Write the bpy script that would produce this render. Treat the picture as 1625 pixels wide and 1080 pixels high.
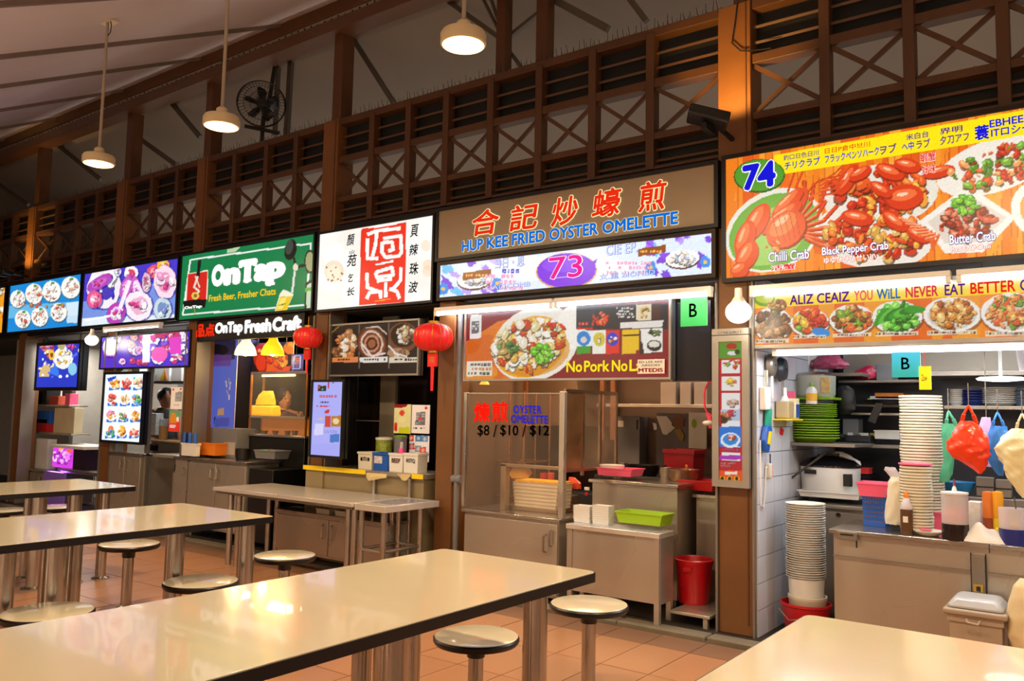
import bpy, bmesh, math, random
import numpy as np
from mathutils import Vector, Matrix
for o in list(bpy.data.objects): bpy.data.objects.remove(o)
random.seed(11); rng = np.random.default_rng(5)
SC = bpy.context.scene; COL = SC.collection
R = math.radians; PI = math.pi

# ------------------------------------------------------------ camera, world, exposure
YAW, PITCH, ROLL, FPX = R(-36.586), R(5.002), R(1.1337), 1307.1
CAM = np.array([0.0, -5.149, 1.41])
_f = np.array([math.sin(YAW)*math.cos(PITCH), math.cos(YAW)*math.cos(PITCH), math.sin(PITCH)])
_r0 = np.array([math.cos(YAW), -math.sin(YAW), 0.0]); _u0 = np.cross(_r0, _f)
_r = _r0*math.cos(ROLL)+_u0*math.sin(ROLL); _u = -_r0*math.sin(ROLL)+_u0*math.cos(ROLL)
cd = bpy.data.cameras.new('camera'); cam = bpy.data.objects.new('camera', cd); COL.objects.link(cam)
cd.sensor_fit = 'HORIZONTAL'; cd.sensor_width = 36; cd.lens = FPX/1625*36; cd.clip_start = .05; cd.clip_end = 100
m = Matrix.Identity(4)
for i in range(3):
    m[i][0], m[i][1], m[i][2], m[i][3] = _r[i], _u[i], -_f[i], CAM[i]
cam.matrix_world = m
SC.camera = cam
SC.view_settings.view_transform = 'Standard'; SC.view_settings.look = 'None'
SC.view_settings.exposure = 0.0; SC.view_settings.gamma = 1.0; SC.view_settings.use_curve_mapping = False
w = bpy.data.worlds.new('night'); SC.world = w; w.use_nodes = True
w.node_tree.nodes['Background'].inputs[0].default_value = (.52, .42, .36, 1)
w.node_tree.nodes['Background'].inputs[1].default_value = .5

WARM = (1, .76, .48); COOL = (.86, .93, 1)
def area(name, loc, power, col, sx, sy=None, rot=(0, 0, 0), shape='RECTANGLE', spread=PI):
    l = bpy.data.lights.new(name, 'AREA'); l.energy = power; l.color = col; l.shape = shape; l.size = sx; l.spread = spread
    if sy: l.size_y = sy
    o = bpy.data.objects.new(name, l); o.location = loc; o.rotation_euler = rot; COL.objects.link(o); return o
def spot(name, loc, power, col, to, angle=70, blend=.6, r=.04):
    l = bpy.data.lights.new(name, 'SPOT'); l.energy = power; l.color = col; l.spot_size = R(angle); l.spot_blend = blend; l.shadow_soft_size = r
    o = bpy.data.objects.new(name, l); o.location = loc; o.rotation_euler = (Vector(to)-Vector(loc)).to_track_quat('-Z', 'Y').to_euler(); COL.objects.link(o); return o
# the hall's pendant lamps: three in view, the rest of the rows run on behind and beside the camera
for x in (-6.03, -4.46, -2.5, -8.4, -.6, 1.6):
    area('pendant_light', (x, -2.2, 3.12), 40, WARM, .2, shape='DISK')
for x in (-9.0, -6.2, -3.4, -.6, 2.2, 5.0):
    for y in (-5.6, -8.8):
        l = bpy.data.lights.new('unseen_hall_lamp', 'POINT'); l.energy = 35; l.color = WARM; l.shadow_soft_size = .12
        o = bpy.data.objects.new('unseen_hall_lamp', l); o.location = (x, y, min(2.9, 5.0+.5*y)); COL.objects.link(o)
# unseen uplight added to brighten the canvas behind the lattice
area('added_rear_uplight', (-5.5, 1.6, 2.7), 95, (1, .84, .68), 15, .6, rot=(PI*.93, 0, 0))
for x in (3.8, 6.2):  # unseen lamps added at the right to brighten the stool under the table
    l = bpy.data.lights.new('unseen_hall_lamp', 'POINT'); l.energy = 42; l.color = WARM; l.shadow_soft_size = .12
    o = bpy.data.objects.new('unseen_hall_lamp', l); o.location = (x, -2.6, 2.7); COL.objects.link(o)
# flood lamps on two posts
spot('flood_light', (-2.05, -.30, 3.36), 60, (1, .55, .13), (-2.03, .08, 3.85), 95)
spot('flood_light', (-12.45, -.30, 3.28), 60, (1, .55, .13), (-12.43, .08, 3.7), 95)
# fluorescent tubes under the signs and stall ceiling lamps
area('tube_light', (-3.38, .02, 2.25), 14, COOL, 2.3, .03)
area('tube_light', (-.7, .02, 2.20), 14, COOL, 2.3, .03)
area('tube_light', (-.7, .12, 1.80), 16, COOL, 2.2, .03)
area('ceiling_light', (-.6, 1.0, 2.25), 16, COOL, 1.6, .5)
area('ceiling_light', (-3.7, .75, 2.05), 26, (1, .62, .33), .7, .3)
area('ceiling_light', (-2.7, 1.2, 2.15), 9, (1, .82, .66), .7, .3)
area('ceiling_light', (-5.4, .6, 2.2), 9, (1, .8, .62), .8, .3)
area('ceiling_light', (-7.3, .6, 2.2), 12, (1, .6, .28), .6, .3)
area('ceiling_light', (-8.1, .7, 2.2), 5, (.5, .5, 1), .4, .3)
area('ceiling_light', (-9.3, .6, 2.25), 26, (.95, .95, 1), .8, .4)
area('ceiling_light', (-11.6, .7, 2.25), 40, (1, .95, .88), 1.2, .4)

# ------------------------------------------------------------ helpers
def at(px, py, x=None, y=None, z=None):
    """point of the place seen at a photo pixel on the plane x=, y= or z="""
    d = _f+_r*(px-812.5)/FPX-_u*(py-540)/FPX
    ax, v = (0, x) if x is not None else (1, y) if y is not None else (2, z)
    return Vector(CAM+d*((v-CAM[ax])/d[ax]))
def depth(p): return float((np.array(p)-CAM) @ _f)
def rnd(cx, yt, yb, wpx, Y):
    """upright round thing at depth Y: x, bottom z, top z, radius"""
    a, b = at(cx, yt, y=Y), at(cx, yb, y=Y)
    return b.x, b.z, a.z, wpx/2*depth(b)/FPX
def rc(x0, y0, x1, y1, Y):
    a, b = at(x0, y0, y=Y), at(x1, y1, y=Y)
    return a.x, b.x, b.z, a.z
def lin(h):
    if isinstance(h, str): h = tuple(int(h[i:i+2], 16)/255 for i in (0, 2, 4))
    return tuple(c/12.92 if c <= .04045 else ((c+.055)/1.055)**2.4 for c in h)
MATS = {}
def mat(name, col='808080', rough=.5, metal=0, emit=0, var=.08, scale=6, bump=0, alpha=1, trans=0, coat=0, stretch=None, ecol=None, sub=0):
    if name in MATS: return MATS[name]
    M = bpy.data.materials.new(name); M.use_nodes = True; nt = M.node_tree; N = nt.nodes; L = nt.links
    B = N['Principled BSDF']; c = lin(col)
    tc = N.new('ShaderNodeTexCoord'); mp = N.new('ShaderNodeMapping'); L.new(tc.outputs['Object'], mp.inputs[0])
    if stretch: mp.inputs['Scale'].default_value = stretch
    nz = N.new('ShaderNodeTexNoise'); nz.inputs['Scale'].default_value = scale; nz.inputs['Detail'].default_value = 4 if metal < .5 else 1
    L.new(mp.outputs[0], nz.inputs['Vector'])
    mx = N.new('ShaderNodeMix'); mx.data_type = 'RGBA'
    mx.inputs[6].default_value = (*[min(1, v*(1-var*2)) for v in c], 1); mx.inputs[7].default_value = (*[min(1, v*(1+var*2)) for v in c], 1)
    L.new(nz.outputs['Fac'], mx.inputs[0]); L.new(mx.outputs[2], B.inputs['Base Color'])
    B.inputs['Roughness'].default_value = rough; B.inputs['Metallic'].default_value = metal
    B.inputs['Alpha'].default_value = alpha; B.inputs['Transmission Weight'].default_value = trans; B.inputs['Coat Weight'].default_value = coat
    if sub: B.inputs['Subsurface Weight'].default_value = sub; B.inputs['Subsurface Scale'].default_value = .02
    if emit:
        B.inputs['Emission Color'].default_value = (*lin(ecol or col), 1); B.inputs['Emission Strength'].default_value = emit
    if bump:
        b = N.new('ShaderNodeBump'); b.inputs['Strength'].default_value = bump; b.inputs['Distance'].default_value = .01
        L.new(nz.outputs['Fac'], b.inputs['Height']); L.new(b.outputs[0], B.inputs['Normal'])
    if metal > .5:
        mr = N.new('ShaderNodeMapRange'); mr.inputs[3].default_value = max(.05, rough-.1); mr.inputs[4].default_value = rough+.12
        L.new(nz.outputs['Fac'], mr.inputs[0]); L.new(mr.outputs[0], B.inputs['Roughness'])
    MATS[name] = M; return M
def lit(name, col, s=1.0): return mat('lit_'+name, '000000' if s >= .7 else col, .4, emit=s, ecol=col, var=0)

STEEL = mat('stainless_steel', 'b6ac9e', .27, .62, var=.03, scale=1.5)
STEELD = mat('dull_stainless_steel', '8a8278', .38, .6, var=.08, scale=5, bump=.1)
STEELP = mat('polished_steel_tube', 'b6aea4', .2, .9, var=.04)
BROWN = mat('brown_painted_steel', '54341c', .45, 0, var=.10, scale=4)
BROWN2 = mat('brown_wood_lattice', '4c2f18', .55, 0, var=.16, scale=5, stretch=(1, 1, .3))
POST = mat('brown_painted_post', '704822', .5, 0, var=.14, scale=4, bump=.15)
BLACK = mat('black_paint', '0d0d0e', .4, var=.05)
DARK = mat('dark_louvre', '0c1014', .7, var=.2)
CREAM = mat('cream_laminate', 'd9cdaf', .16, var=.025, scale=2.5, coat=.4)
EDGE = mat('black_rubber_edge', '0b0b10', .35, var=.05)
BRIGHT = mat('bright_steel_sheet', 'd6cec4', .24, .45, var=.03, scale=2)
WHITE = mat('white_plastic', 'e4e2dc', .4, var=.03)
OFFW = mat('off_white_plastic', 'd9d3c2', .45, var=.04)
GREYP = mat('grey_paint', '77777a', .5, var=.06)
DGREY = mat('dark_grey_metal', '3a3b40', .5, .3, var=.1)
RED = mat('red_plastic', 'c20f1c', .35, var=.06, coat=.2)
PINK = mat('pink_plastic', 'ef5f86', .4, var=.05)
LIME = mat('lime_plastic', '9bc61e', .35, var=.06)
GREEN = mat('green_plastic_basin', '7fa81b', .4, var=.08)
BLUE = mat('blue_plastic', '1656b4', .4, var=.06)
ORANGE = mat('orange_plastic', 'e07a17', .4, var=.06)
YELLOW = mat('yellow_plastic', 'f2d21b', .4, var=.05)
PAPER = mat('paper', 'e9e4d6', .7, var=.04)
TILEW = mat('white_glazed_tile', 'cfd0d8', .2, var=.05, scale=3, coat=.3)
GLASS = mat('clear_glass', 'c8b8a8', .05, trans=.0, alpha=.07, var=0)
SMOKE = mat('greasy_glass', 'b9a48c', .18, alpha=.25, var=.2, scale=4)
FROST = mat('frosted_plastic', 'e8dfe4', .3, alpha=.55, var=.03)
FOAM = mat('foam_box', 'ddd6bf', .5, var=.04, sub=.1)
SKIN = mat('skin', 'b07a58', .5, var=.05)

class MB:
    def __init__(s): s.v = []; s.f = []
    def add(s, v, f):
        n = len(s.v); s.v += [tuple(p) for p in v]; s.f += [tuple(i+n for i in q) for q in f]; return s
    def box(s, x0, x1, y0, y1, z0, z1):
        if x0 > x1: x0, x1 = x1, x0
        if y0 > y1: y0, y1 = y1, y0
        if z0 > z1: z0, z1 = z1, z0
        return s.add([(x0,y0,z0),(x1,y0,z0),(x1,y1,z0),(x0,y1,z0),(x0,y0,z1),(x1,y0,z1),(x1,y1,z1),(x0,y1,z1)],
                     [(3,2,1,0),(4,5,6,7),(0,1,5,4),(1,2,6,5),(2,3,7,6),(3,0,4,7)])
    def taper(s, x0, x1, y0, y1, z0, z1, k):      # tub: bottom smaller by k
        cx, cy = (x0+x1)/2, (y0+y1)/2
        g = lambda x, y: (cx+(x-cx)*k, cy+(y-cy)*k)
        b = [g(x0,y0)+(z0,), g(x1,y0)+(z0,), g(x1,y1)+(z0,), g(x0,y1)+(z0,)]
        return s.add(b+[(x0,y0,z1),(x1,y0,z1),(x1,y1,z1),(x0,y1,z1)], [(3,2,1,0),(4,5,6,7),(0,1,5,4),(1,2,6,5),(2,3,7,6),(3,0,4,7)])
    def tub(s, x0, x1, y0, y1, z0, z1, k=.85, t=.012, rim=.012):   # open tub with thickness and rim
        s._ring(x0, x1, y0, y1, z0, z1, k, t)
        return s
    def _ring(s, x0, x1, y0, y1, z0, z1, k, t):
        cx, cy = (x0+x1)/2, (y0+y1)/2
        def rr(sx, z, kk): return [(cx+(x-cx)*kk+(sx if x < cx else -sx), cy+(y-cy)*kk+(sx if y < cy else -sx), z) for x, y in ((x0,y0),(x1,y0),(x1,y1),(x0,y1))]
        rims = (z1-z0)*.12
        loops = [rr(0, z0, k), rr(t*.8, z1-rims, .985), rr(0, z1-rims, 1.0), rr(0, z1, 1.0), rr(t, z1, 1.0), rr(t, z0+t, k)]
        n = len(s.v); s.v += [p for l in loops for p in l]
        for i in range(5):
            for j in range(4):
                a, b = n+i*4+j, n+i*4+(j+1) % 4
                s.f.append((a, b, b+4, a+4))
        s.f.append((n+3, n+2, n+1, n)); s.f.append((n+20, n+21, n+22, n+23))
    def cyl(s, p0, p1, r0, r1=None, n=16, caps=True):
        p0, p1 = Vector(p0), Vector(p1); r1 = r0 if r1 is None else r1
        d = (p1-p0).normalized(); a = d.orthogonal().normalized(); b = d.cross(a)
        k = len(s.v)
        for p, r in ((p0, r0), (p1, r1)):
            for i in range(n):
                t = 2*PI*i/n; s.v.append(tuple(p+a*(r*math.cos(t))+b*(r*math.sin(t))))
        for i in range(n): s.f.append((k+i, k+(i+1) % n, k+n+(i+1) % n, k+n+i))
        if caps: s.f.append(tuple(k+n-1-i for i in range(n))); s.f.append(tuple(k+n+i for i in range(n)))
        return s
    def tube(s, pts, r, n=8):
        for a, b in zip(pts, pts[1:]): s.cyl(a, b, r, n=n)
        for p in pts[1:-1]: s.ell(p[0], p[1], p[2], r, r, r, n, 4)
        return s
    def lathe(s, cx, cy, prof, n=24, sx=1, sy=1, caps=True):
        k = len(s.v)
        for r, z in prof:
            for i in range(n):
                t = 2*PI*i/n; s.v.append((cx+r*sx*math.cos(t), cy+r*sy*math.sin(t), z))
        for j in range(len(prof)-1):
            for i in range(n): s.f.append((k+j*n+i, k+j*n+(i+1) % n, k+(j+1)*n+(i+1) % n, k+(j+1)*n+i))
        if caps:
            s.f.append(tuple(k+n-1-i for i in range(n))); e = k+(len(prof)-1)*n; s.f.append(tuple(e+i for i in range(n)))
        return s
    def ell(s, cx, cy, cz, rx, ry, rz, n=16, h=10):
        return s.lathe(cx, cy, [(math.sin(PI*(j+.02)/(h+.04)), cz-rz*math.cos(PI*j/h)) for j in range(h+1)], n, rx, ry)
    def prism(s, pts, y0, y1):        # pts (x,z)
        n = len(pts); k = len(s.v)
        s.v += [(x, y0, z) for x, z in pts]+[(x, y1, z) for x, z in pts]
        for i in range(n): s.f.append((k+i, k+n+i, k+n+(i+1) % n, k+(i+1) % n))
        s.f.append(tuple(k+i for i in range(n))); s.f.append(tuple(k+2*n-1-i for i in range(n)))
        return s
    def slab(s, pts, z0, z1):         # pts (x,y)
        n = len(pts); k = len(s.v)
        s.v += [(x, y, z0) for x, y in pts]+[(x, y, z1) for x, y in pts]
        for i in range(n): s.f.append((k+i, k+(i+1) % n, k+n+(i+1) % n, k+n+i))
        s.f.append(tuple(k+n-1-i for i in range(n))); s.f.append(tuple(k+n+i for i in range(n)))
        return s
    def bar(s, p0, p1, w_, d_, up=(0, 1, 0)):   # rectangular bar; w_ across, d_ along up
        p0, p1 = Vector(p0), Vector(p1); d = (p1-p0).normalized(); u = Vector(up); u = (u-d*u.dot(d)).normalized(); a = d.cross(u)
        k = len(s.v)
        for p in (p0, p1):
            for i, j in ((-1,-1),(1,-1),(1,1),(-1,1)): s.v.append(tuple(p+a*(w_/2*i)+u*(d_/2*j)))
        s.f += [(k,k+1,k+2,k+3),(k+7,k+6,k+5,k+4)]+[(k+i, k+4+i, k+4+(i+1) % 4, k+(i+1) % 4) for i in range(4)]
        return s
    def mesh(s, name, m, org, smooth, ang):
        me = bpy.data.meshes.new(name)
        me.from_pydata([(a-org[0], b-org[1], c-org[2]) for a, b, c in s.v], [], s.f)
        bm = bmesh.new(); bm.from_mesh(me); bmesh.ops.recalc_face_normals(bm, faces=bm.faces); bm.to_mesh(me); bm.free()
        me.materials.append(m)
        if smooth: me.shade_smooth(); me.set_sharp_from_angle(angle=R(ang))
        return me
    def done(s, name, m, parent=None, smooth=True, bevel=0, ang=40, label=None):
        org = ORG.get(parent.name, Vector()) if parent else Vector()
        o = bpy.data.objects.new(name, s.mesh(name, m, org, smooth, ang)); COL.objects.link(o)
        if parent:
            o.parent = parent; ORG[o.name] = org
        if bevel:
            b = o.modifiers.new('bevel', 'BEVEL'); b.width = bevel; b.segments = 2; b.limit_method = 'ANGLE'
        if label: o['label'] = label
        return o
ORG = {}
def tag(o, label=None, cat=None, group=None, kind=None):
    if label: o['label'] = label
    if cat: o['category'] = cat
    if group: o['group'] = group
    if kind: o['kind'] = kind
    return o
def thing(name, label, cat, loc, group=None, kind=None, local=False):
    """Empty at the thing's base; parts are given in world coordinates unless local"""
    o = bpy.data.objects.new(name, None); COL.objects.link(o); o.location = loc; o.empty_display_size = .1
    ORG[o.name] = Vector() if local else Vector(loc)
    return tag(o, label, cat, group, kind)
def solo(mb, name, m, label, cat, loc, group=None, smooth=True, bevel=0, ang=40, kind=None):
    """a thing that is one mesh, origin at its base"""
    o = bpy.data.objects.new(name, mb.mesh(name, m, Vector(loc), smooth, ang)); COL.objects.link(o); o.location = loc; ORG[o.name] = Vector(loc)
    if bevel:
        b = o.modifiers.new('bevel', 'BEVEL'); b.width = bevel; b.segments = 2; b.limit_method = 'ANGLE'
    return tag(o, label, cat, group, kind)
def copy_tree(o, parent=None):
    c = o.copy(); COL.objects.link(c)
    if parent: c.parent = parent
    for ch in o.children: copy_tree(ch, c)
    return c

# lettering --------------------------------------------------
def tmesh(s, off=0, shear=0, ext=.004, spacing=1):
    c = bpy.data.curves.new('lettering', 'FONT'); c.body = s; c.size = 1; c.extrude = 0; c.offset = off; c.shear = shear; c.resolution_u = 3
    c.space_character = spacing
    o = bpy.data.objects.new('lettering', c); COL.objects.link(o)
    bpy.context.view_layer.update()
    dg = bpy.context.evaluated_depsgraph_get()
    me = bpy.data.meshes.new_from_object(o.evaluated_get(dg)); bpy.data.objects.remove(o); bpy.data.curves.remove(c)
    return me
def text(s, x0, x1, z0, z1, y, m, parent, off=.0, out=None, outw=.03, shear=0, name='lettering', spacing=1, slope=0):
    """print s into the rectangle on a wall plane facing the hall; out = outline material"""
    base = tmesh(s, 0, shear, spacing=spacing)
    co = np.array([v.co[:] for v in base.vertices])
    if len(co) == 0: return
    a, b = co.min(0), co.max(0); sx = (x1-x0)/max(b[0]-a[0], 1e-4); sz = (z1-z0)/max(b[1]-a[1], 1e-4)
    org = ORG.get(parent.name, Vector())
    def emitobj(rad, mm, yy, nm):
        V, F = [], []; pol = [tuple(p.vertices) for p in base.polygons]
        ring = [(0, 0)]+([(rad*math.cos(PI*k/4), rad*math.sin(PI*k/4)) for k in range(8)] if rad > .001 else [])
        for dx, dz in ring:
            n_ = len(V)
            for v in base.vertices:
                x = x0+(v.co.x-a[0])*sx
                V.append((x+dx*sx-org[0], yy-org[1], z0+(v.co.y-a[1])*sz+dz*sz+slope*(x-x0)-org[2]))
            F += [tuple(i+n_ for i in q) for q in pol]
        me = bpy.data.meshes.new(nm); me.from_pydata(V, [], F); me.materials.append(mm)
        ob = bpy.data.objects.new(nm, me); COL.objects.link(ob); ob.parent = parent; ORG[ob.name] = org
        return ob
    if out:
        emitobj(off+outw, out, y+.0015, name+'_outline')
        y -= .0015
    return emitobj(off, m, y, name)
def textpx(s, x0, y0, x1, y1, Y, m, parent, **k):
    """rectangle by photo pixels (top left, bottom right) on the plane y=Y"""
    a, b = at(x0, y0, y=Y), at(x1, y1, y=Y)
    return text(s, a.x, b.x, b.z, a.z, Y-.004, m, parent, **k)

# printed pictures: colours painted on the vertices of a fine flat grid ------
PR = {}
def pmat(em, rough=.35):
    k = 'print_%g' % em
    if k in PR: return PR[k]
    M = bpy.data.materials.new(k); M.use_nodes = True; nt = M.node_tree; B = nt.nodes['Principled BSDF']
    a = nt.nodes.new('ShaderNodeAttribute'); a.attribute_name = 'Col'
    if em < .6: nt.links.new(a.outputs['Color'], B.inputs['Base Color'])
    else: B.inputs['Base Color'].default_value = (.004, .004, .004, 1)
    if em:
        nt.links.new(a.outputs['Color'], B.inputs['Emission Color']); B.inputs['Emission Strength'].default_value = em
    B.inputs['Roughness'].default_value = rough
    PR[k] = M; return M
class Art:
    def __init__(s, x0, x1, z0, z1, Y, bg, step=None):
        s.x0, s.x1, s.z0, s.z1, s.Y = x0, x1, z0, z1, Y
        st = step or 1.25*depth(((x0+x1)/2, Y, (z0+z1)/2))/FPX
        s.nx = max(4, int((x1-x0)/st*.75)+1); s.nz = max(4, int((z1-z0)/st)+1)
        s.X, s.Z = np.meshgrid(np.linspace(x0, x1, s.nx), np.linspace(z0, z1, s.nz))
        s.c = np.zeros((s.nz, s.nx, 3)); s.c[:] = hexc(bg)
    def w(s, p): q = at(p[0], p[1], y=s.Y); return (q.x, q.z)
    def fill(s, P, col, a=1):
        P = np.array(P); col = hexc(col)
        ix = np.where((s.X[0] >= P[:, 0].min()) & (s.X[0] <= P[:, 0].max()))[0]; iz = np.where((s.Z[:, 0] >= P[:, 1].min()) & (s.Z[:, 0] <= P[:, 1].max()))[0]
        if len(ix) == 0 or len(iz) == 0: return
        sl = (slice(iz[0], iz[-1]+1), slice(ix[0], ix[-1]+1)); X, Z = s.X[sl], s.Z[sl]
        ins = np.zeros(X.shape, bool); n = len(P); j = n-1
        for i in range(n):
            xi, zi, xj, zj = P[i, 0], P[i, 1], P[j, 0], P[j, 1]
            if zi != zj: ins ^= ((zi > Z) != (zj > Z)) & (X < (xj-xi)*(Z-zi)/(zj-zi)+xi)
            j = i
        s.c[sl][ins] = s.c[sl][ins]*(1-a)+col*a
    def poly(s, pts, col, a=1): s.fill([s.w(p) for p in pts], col, a)
    def ell(s, x, y, rx, ry, col, rot=0, a=1, n=22, wob=0):
        c_, s_ = math.cos(R(rot)), math.sin(R(rot)); P = []
        for i in range(n):
            t = 2*PI*i/n; k = 1+wob*random.uniform(-1, 1); u, v = rx*k*math.cos(t), ry*k*math.sin(t)
            P.append((x+u*c_-v*s_, y+u*s_+v*c_))
        s.poly(P, col, a)
    def line(s, pts, wd, col, a=1):
        for (x0, y0), (x1, y1) in zip(pts, pts[1:]):
            L_ = math.hypot(x1-x0, y1-y0) or 1; nx, ny = -(y1-y0)/L_*wd/2, (x1-x0)/L_*wd/2
            s.poly([(x0+nx, y0+ny), (x1+nx, y1+ny), (x1-nx, y1-ny), (x0-nx, y0-ny)], col, a)
        if wd > 2.5:
            for x, y in pts[1:-1]: s.ell(x, y, wd/2, wd/2, col, a=a, n=8)
    def food(s, x, y, rx, ry, cols, n, size, rot=0, seed=0):
        rr = random.Random(seed)
        for i in range(n):
            t = rr.uniform(0, 2*PI); q = math.sqrt(rr.random()); u, v = rx*q*math.cos(t), ry*q*math.sin(t)
            c_, s_ = math.cos(R(rot)), math.sin(R(rot)); X, Y_ = x+u*c_-v*s_, y+u*s_+v*c_
            k = size*rr.uniform(.5, 1.25); asp = rr.uniform(.35, .9); an = rr.uniform(0, 180); c = np.array(hexc(rr.choice(cols)))
            s.ell(X+.6, Y_+k*.22, k*1.08, k*asp*1.1, tuple(c*.35), an, .7, n=9, wob=.12)
            s.ell(X, Y_, k, k*asp, tuple(c), an, n=9, wob=.14)
            s.ell(X-k*.15, Y_-k*.2, k*.5, k*asp*.35, tuple(np.minimum(1, c*1.25+.12)), an, .75, n=7)
    def plate(s, x, y, rx, ry, cols, n=30, size=6, rot=0, seed=0, rim='f4efe6', k=.72):
        s.ell(x+1, y+ry*.12, rx*1.04, ry*1.04, '5a2a10', rot, .5)
        s.ell(x, y, rx, ry, rim, rot); s.ell(x, y+ry*.04, rx*.84, ry*.82, 'd8cfc2', rot)
        s.food(x, y-ry*.05, rx*k, ry*k, cols, n, size, rot, seed)
    def scr(s, x0, y0, x1, y1, col, rows=1, seed=0, a=1, dens=.8):      # tiny unreadable print
        rr = random.Random(seed)
        for r_ in range(rows):
            h = (y1-y0)/rows; x = x0; yy = y0+h*r_
            while x < x1-2:
                w_ = rr.uniform(.5, 1.2)*h*.6
                if rr.random() < dens:
                    sl = 0
                    s.poly([(x, yy+h*.15), (x+w_, yy+h*.15), (x+w_, yy+h*.75), (x, yy+h*.75)], col, a)
                    if h > 5: s.poly([(x+w_*.3, yy+h*.35), (x+w_*.7, yy+h*.35), (x+w_*.7, yy+h*.55), (x+w_*.3, yy+h*.55)], 'ffffff', .6)
                x += w_+h*.22
    def grain(s, amt=.04):
        s.c *= 1+rng.normal(0, amt, s.c.shape[:2])[..., None]
    def done(s, parent, em=1.0, name='printed_picture', rough=.3, thick=True):
        s.c = np.clip(s.c, 0, 1.2)
        c = np.where(s.c <= .04045, s.c/12.92, ((np.maximum(s.c, 0)+.055)/1.055)**2.4)
        org = ORG.get(parent.name, Vector())
        V = np.stack([s.X-org[0], np.full_like(s.X, s.Y)-org[1], s.Z-org[2]], -1).reshape(-1, 3)
        me = bpy.data.meshes.new(name); nx, nz = s.nx, s.nz
        i = (np.arange(nz-1)[:, None]*nx+np.arange(nx-1)[None]).ravel()
        F = np.stack([i, i+1, i+nx+1, i+nx], -1)
        me.vertices.add(len(V)); me.vertices.foreach_set('co', V.ravel())
        me.loops.add(F.size); me.loops.foreach_set('vertex_index', F.ravel())
        me.polygons.add(len(F)); me.polygons.foreach_set('loop_start', np.arange(0, F.size, 4)); me.polygons.foreach_set('loop_total', np.full(len(F), 4))
        me.update(calc_edges=True)
        at_ = me.color_attributes.new('Col', 'FLOAT_COLOR', 'POINT'); at_.data.foreach_set('color', np.concatenate([c.reshape(-1, 3), np.ones((len(V), 1))], 1).ravel())
        me.materials.append(pmat(em, rough))
        o = bpy.data.objects.new(name, me); COL.objects.link(o); o.parent = parent; ORG[o.name] = org
        return o
def hexc(h):
    if isinstance(h, str): return np.array([int(h[i:i+2], 16)/255 for i in (0, 2, 4)])
    return np.array(h)
# ============================================================ SETTING
FLOORT = mat('terracotta_floor_tile', 'b07c55', .32, var=.09, scale=1.7, coat=.1)
FLOORD = mat('worn_border_tile', '7f5a40', .45, var=.14, scale=3, bump=.1)
GROUT = mat('dark_grout', '5a3a26', .9)
CONC = mat('worn_concrete', '6f6350', .85, var=.2, scale=5, bump=.4)
DIRTY = mat('dirty_dark_floor', '2b241e', .7, var=.2)
ROOFW = mat('white_roof_sheet', 'e2deea', .35, var=.05, scale=1.2, coat=.2)
CANVAS = mat('grey_brown_canvas', '74675c', .7, var=.06, scale=1)
floor = solo(MB().box(-20, 9, -11, -.15, -.05, -.006), 'floor', GROUT, None, None, (0, 0, 0), kind='structure', smooth=False)
TW, TD = .305, .53
tm = MB().box(-TW/2+.003, TW/2-.003, -TD/2+.003, TD/2-.003, -.006, 0).mesh('tile', FLOORT, Vector(), False, 30)
bmr = MB()
for i in range(-40, 22):
    for j in range(0, 19):
        cx, cy = -2.14+TW*(i+.5), -.425-TD*(j+.5)
        if -9.4 < cx < -.9 and cy > -5.0 and not (cx > -1.4 and cy < -2.6) and (cx > -8.2 or cy > -4):
            o = bpy.data.objects.new('tile', tm); COL.objects.link(o); o.parent = floor; o.location = (cx, cy, random.uniform(-.0008, .0008)); o.rotation_euler = (random.uniform(-.0012, .0012), random.uniform(-.0012, .0012), 0)
        else: bmr.box(cx-TW/2+.003, cx+TW/2-.003, cy-TD/2+.003, cy+TD/2-.003, -.006, 0)
tag(bmr.done('tile_field', FLOORT, floor, smooth=False), kind='stuff')
tb = MB().box(-.1495, .1495, -.135, .135, -.006, -.001).mesh('tile', FLOORD, Vector(), False, 30)
for i in range(-36, 18):
    o = bpy.data.objects.new('tile', tb); COL.objects.link(o); o.parent = floor; o.location = (-2.14+TW*(i+.5), -.287, random.uniform(-.001, .001))
kerb = solo(MB().box(-16, 4, -.14, 0, -.05, .004), 'kerb', CONC, None, None, (0, 0, 0), kind='structure')
x = -14.0
while x < 3:
    L_ = random.uniform(.45, .8)
    MB().box(x+.006, x+L_-.006, -.148+random.uniform(0, .012), -.01, -.02, .028+random.uniform(-.006, .006)).done('kerb_stone', CONC, kerb, bevel=.008)
    x += L_
solo(MB().box(-20, 4, 0, 3.4, -.05, .03), 'floor', DIRTY, None, None, (0, 0, 0), kind='structure', smooth=False)
# roof over the tables: sloping sheets between rafters
RX = [-15.1, -13.4, -11.78, -9.99, -8.31, -6.88, -5.25, -3.6, -1.95, -.3, 1.35, 3.0]
S_ = .5
ceil = solo(MB().bar((-6, .02, 5.44), (-6, -8.5, 5.44-8.52*S_), 20, .02, (0, 0, 1)), 'ceiling', CANVAS, None, None, (0, 0, 0), kind='structure', smooth=False)
for a, b in zip(RX, RX[1:]):
    MB().bar(((a+b)/2, .02, 5.40), ((a+b)/2, -8.4, 5.40-8.42*S_), b-a-.012, .02, (0, 0, 1)).done('roof_panel', ROOFW, ceil, smooth=False)
RAFT = mat('painted_rafter', '6f625c', .5)
for a in RX[1:]:
    MB().bar((a, .0, 5.37), (a, -8.4, 5.37-8.4*S_), .04, .05, (0, 0, 1)).done('rafter', RAFT, ceil, smooth=False)
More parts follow.
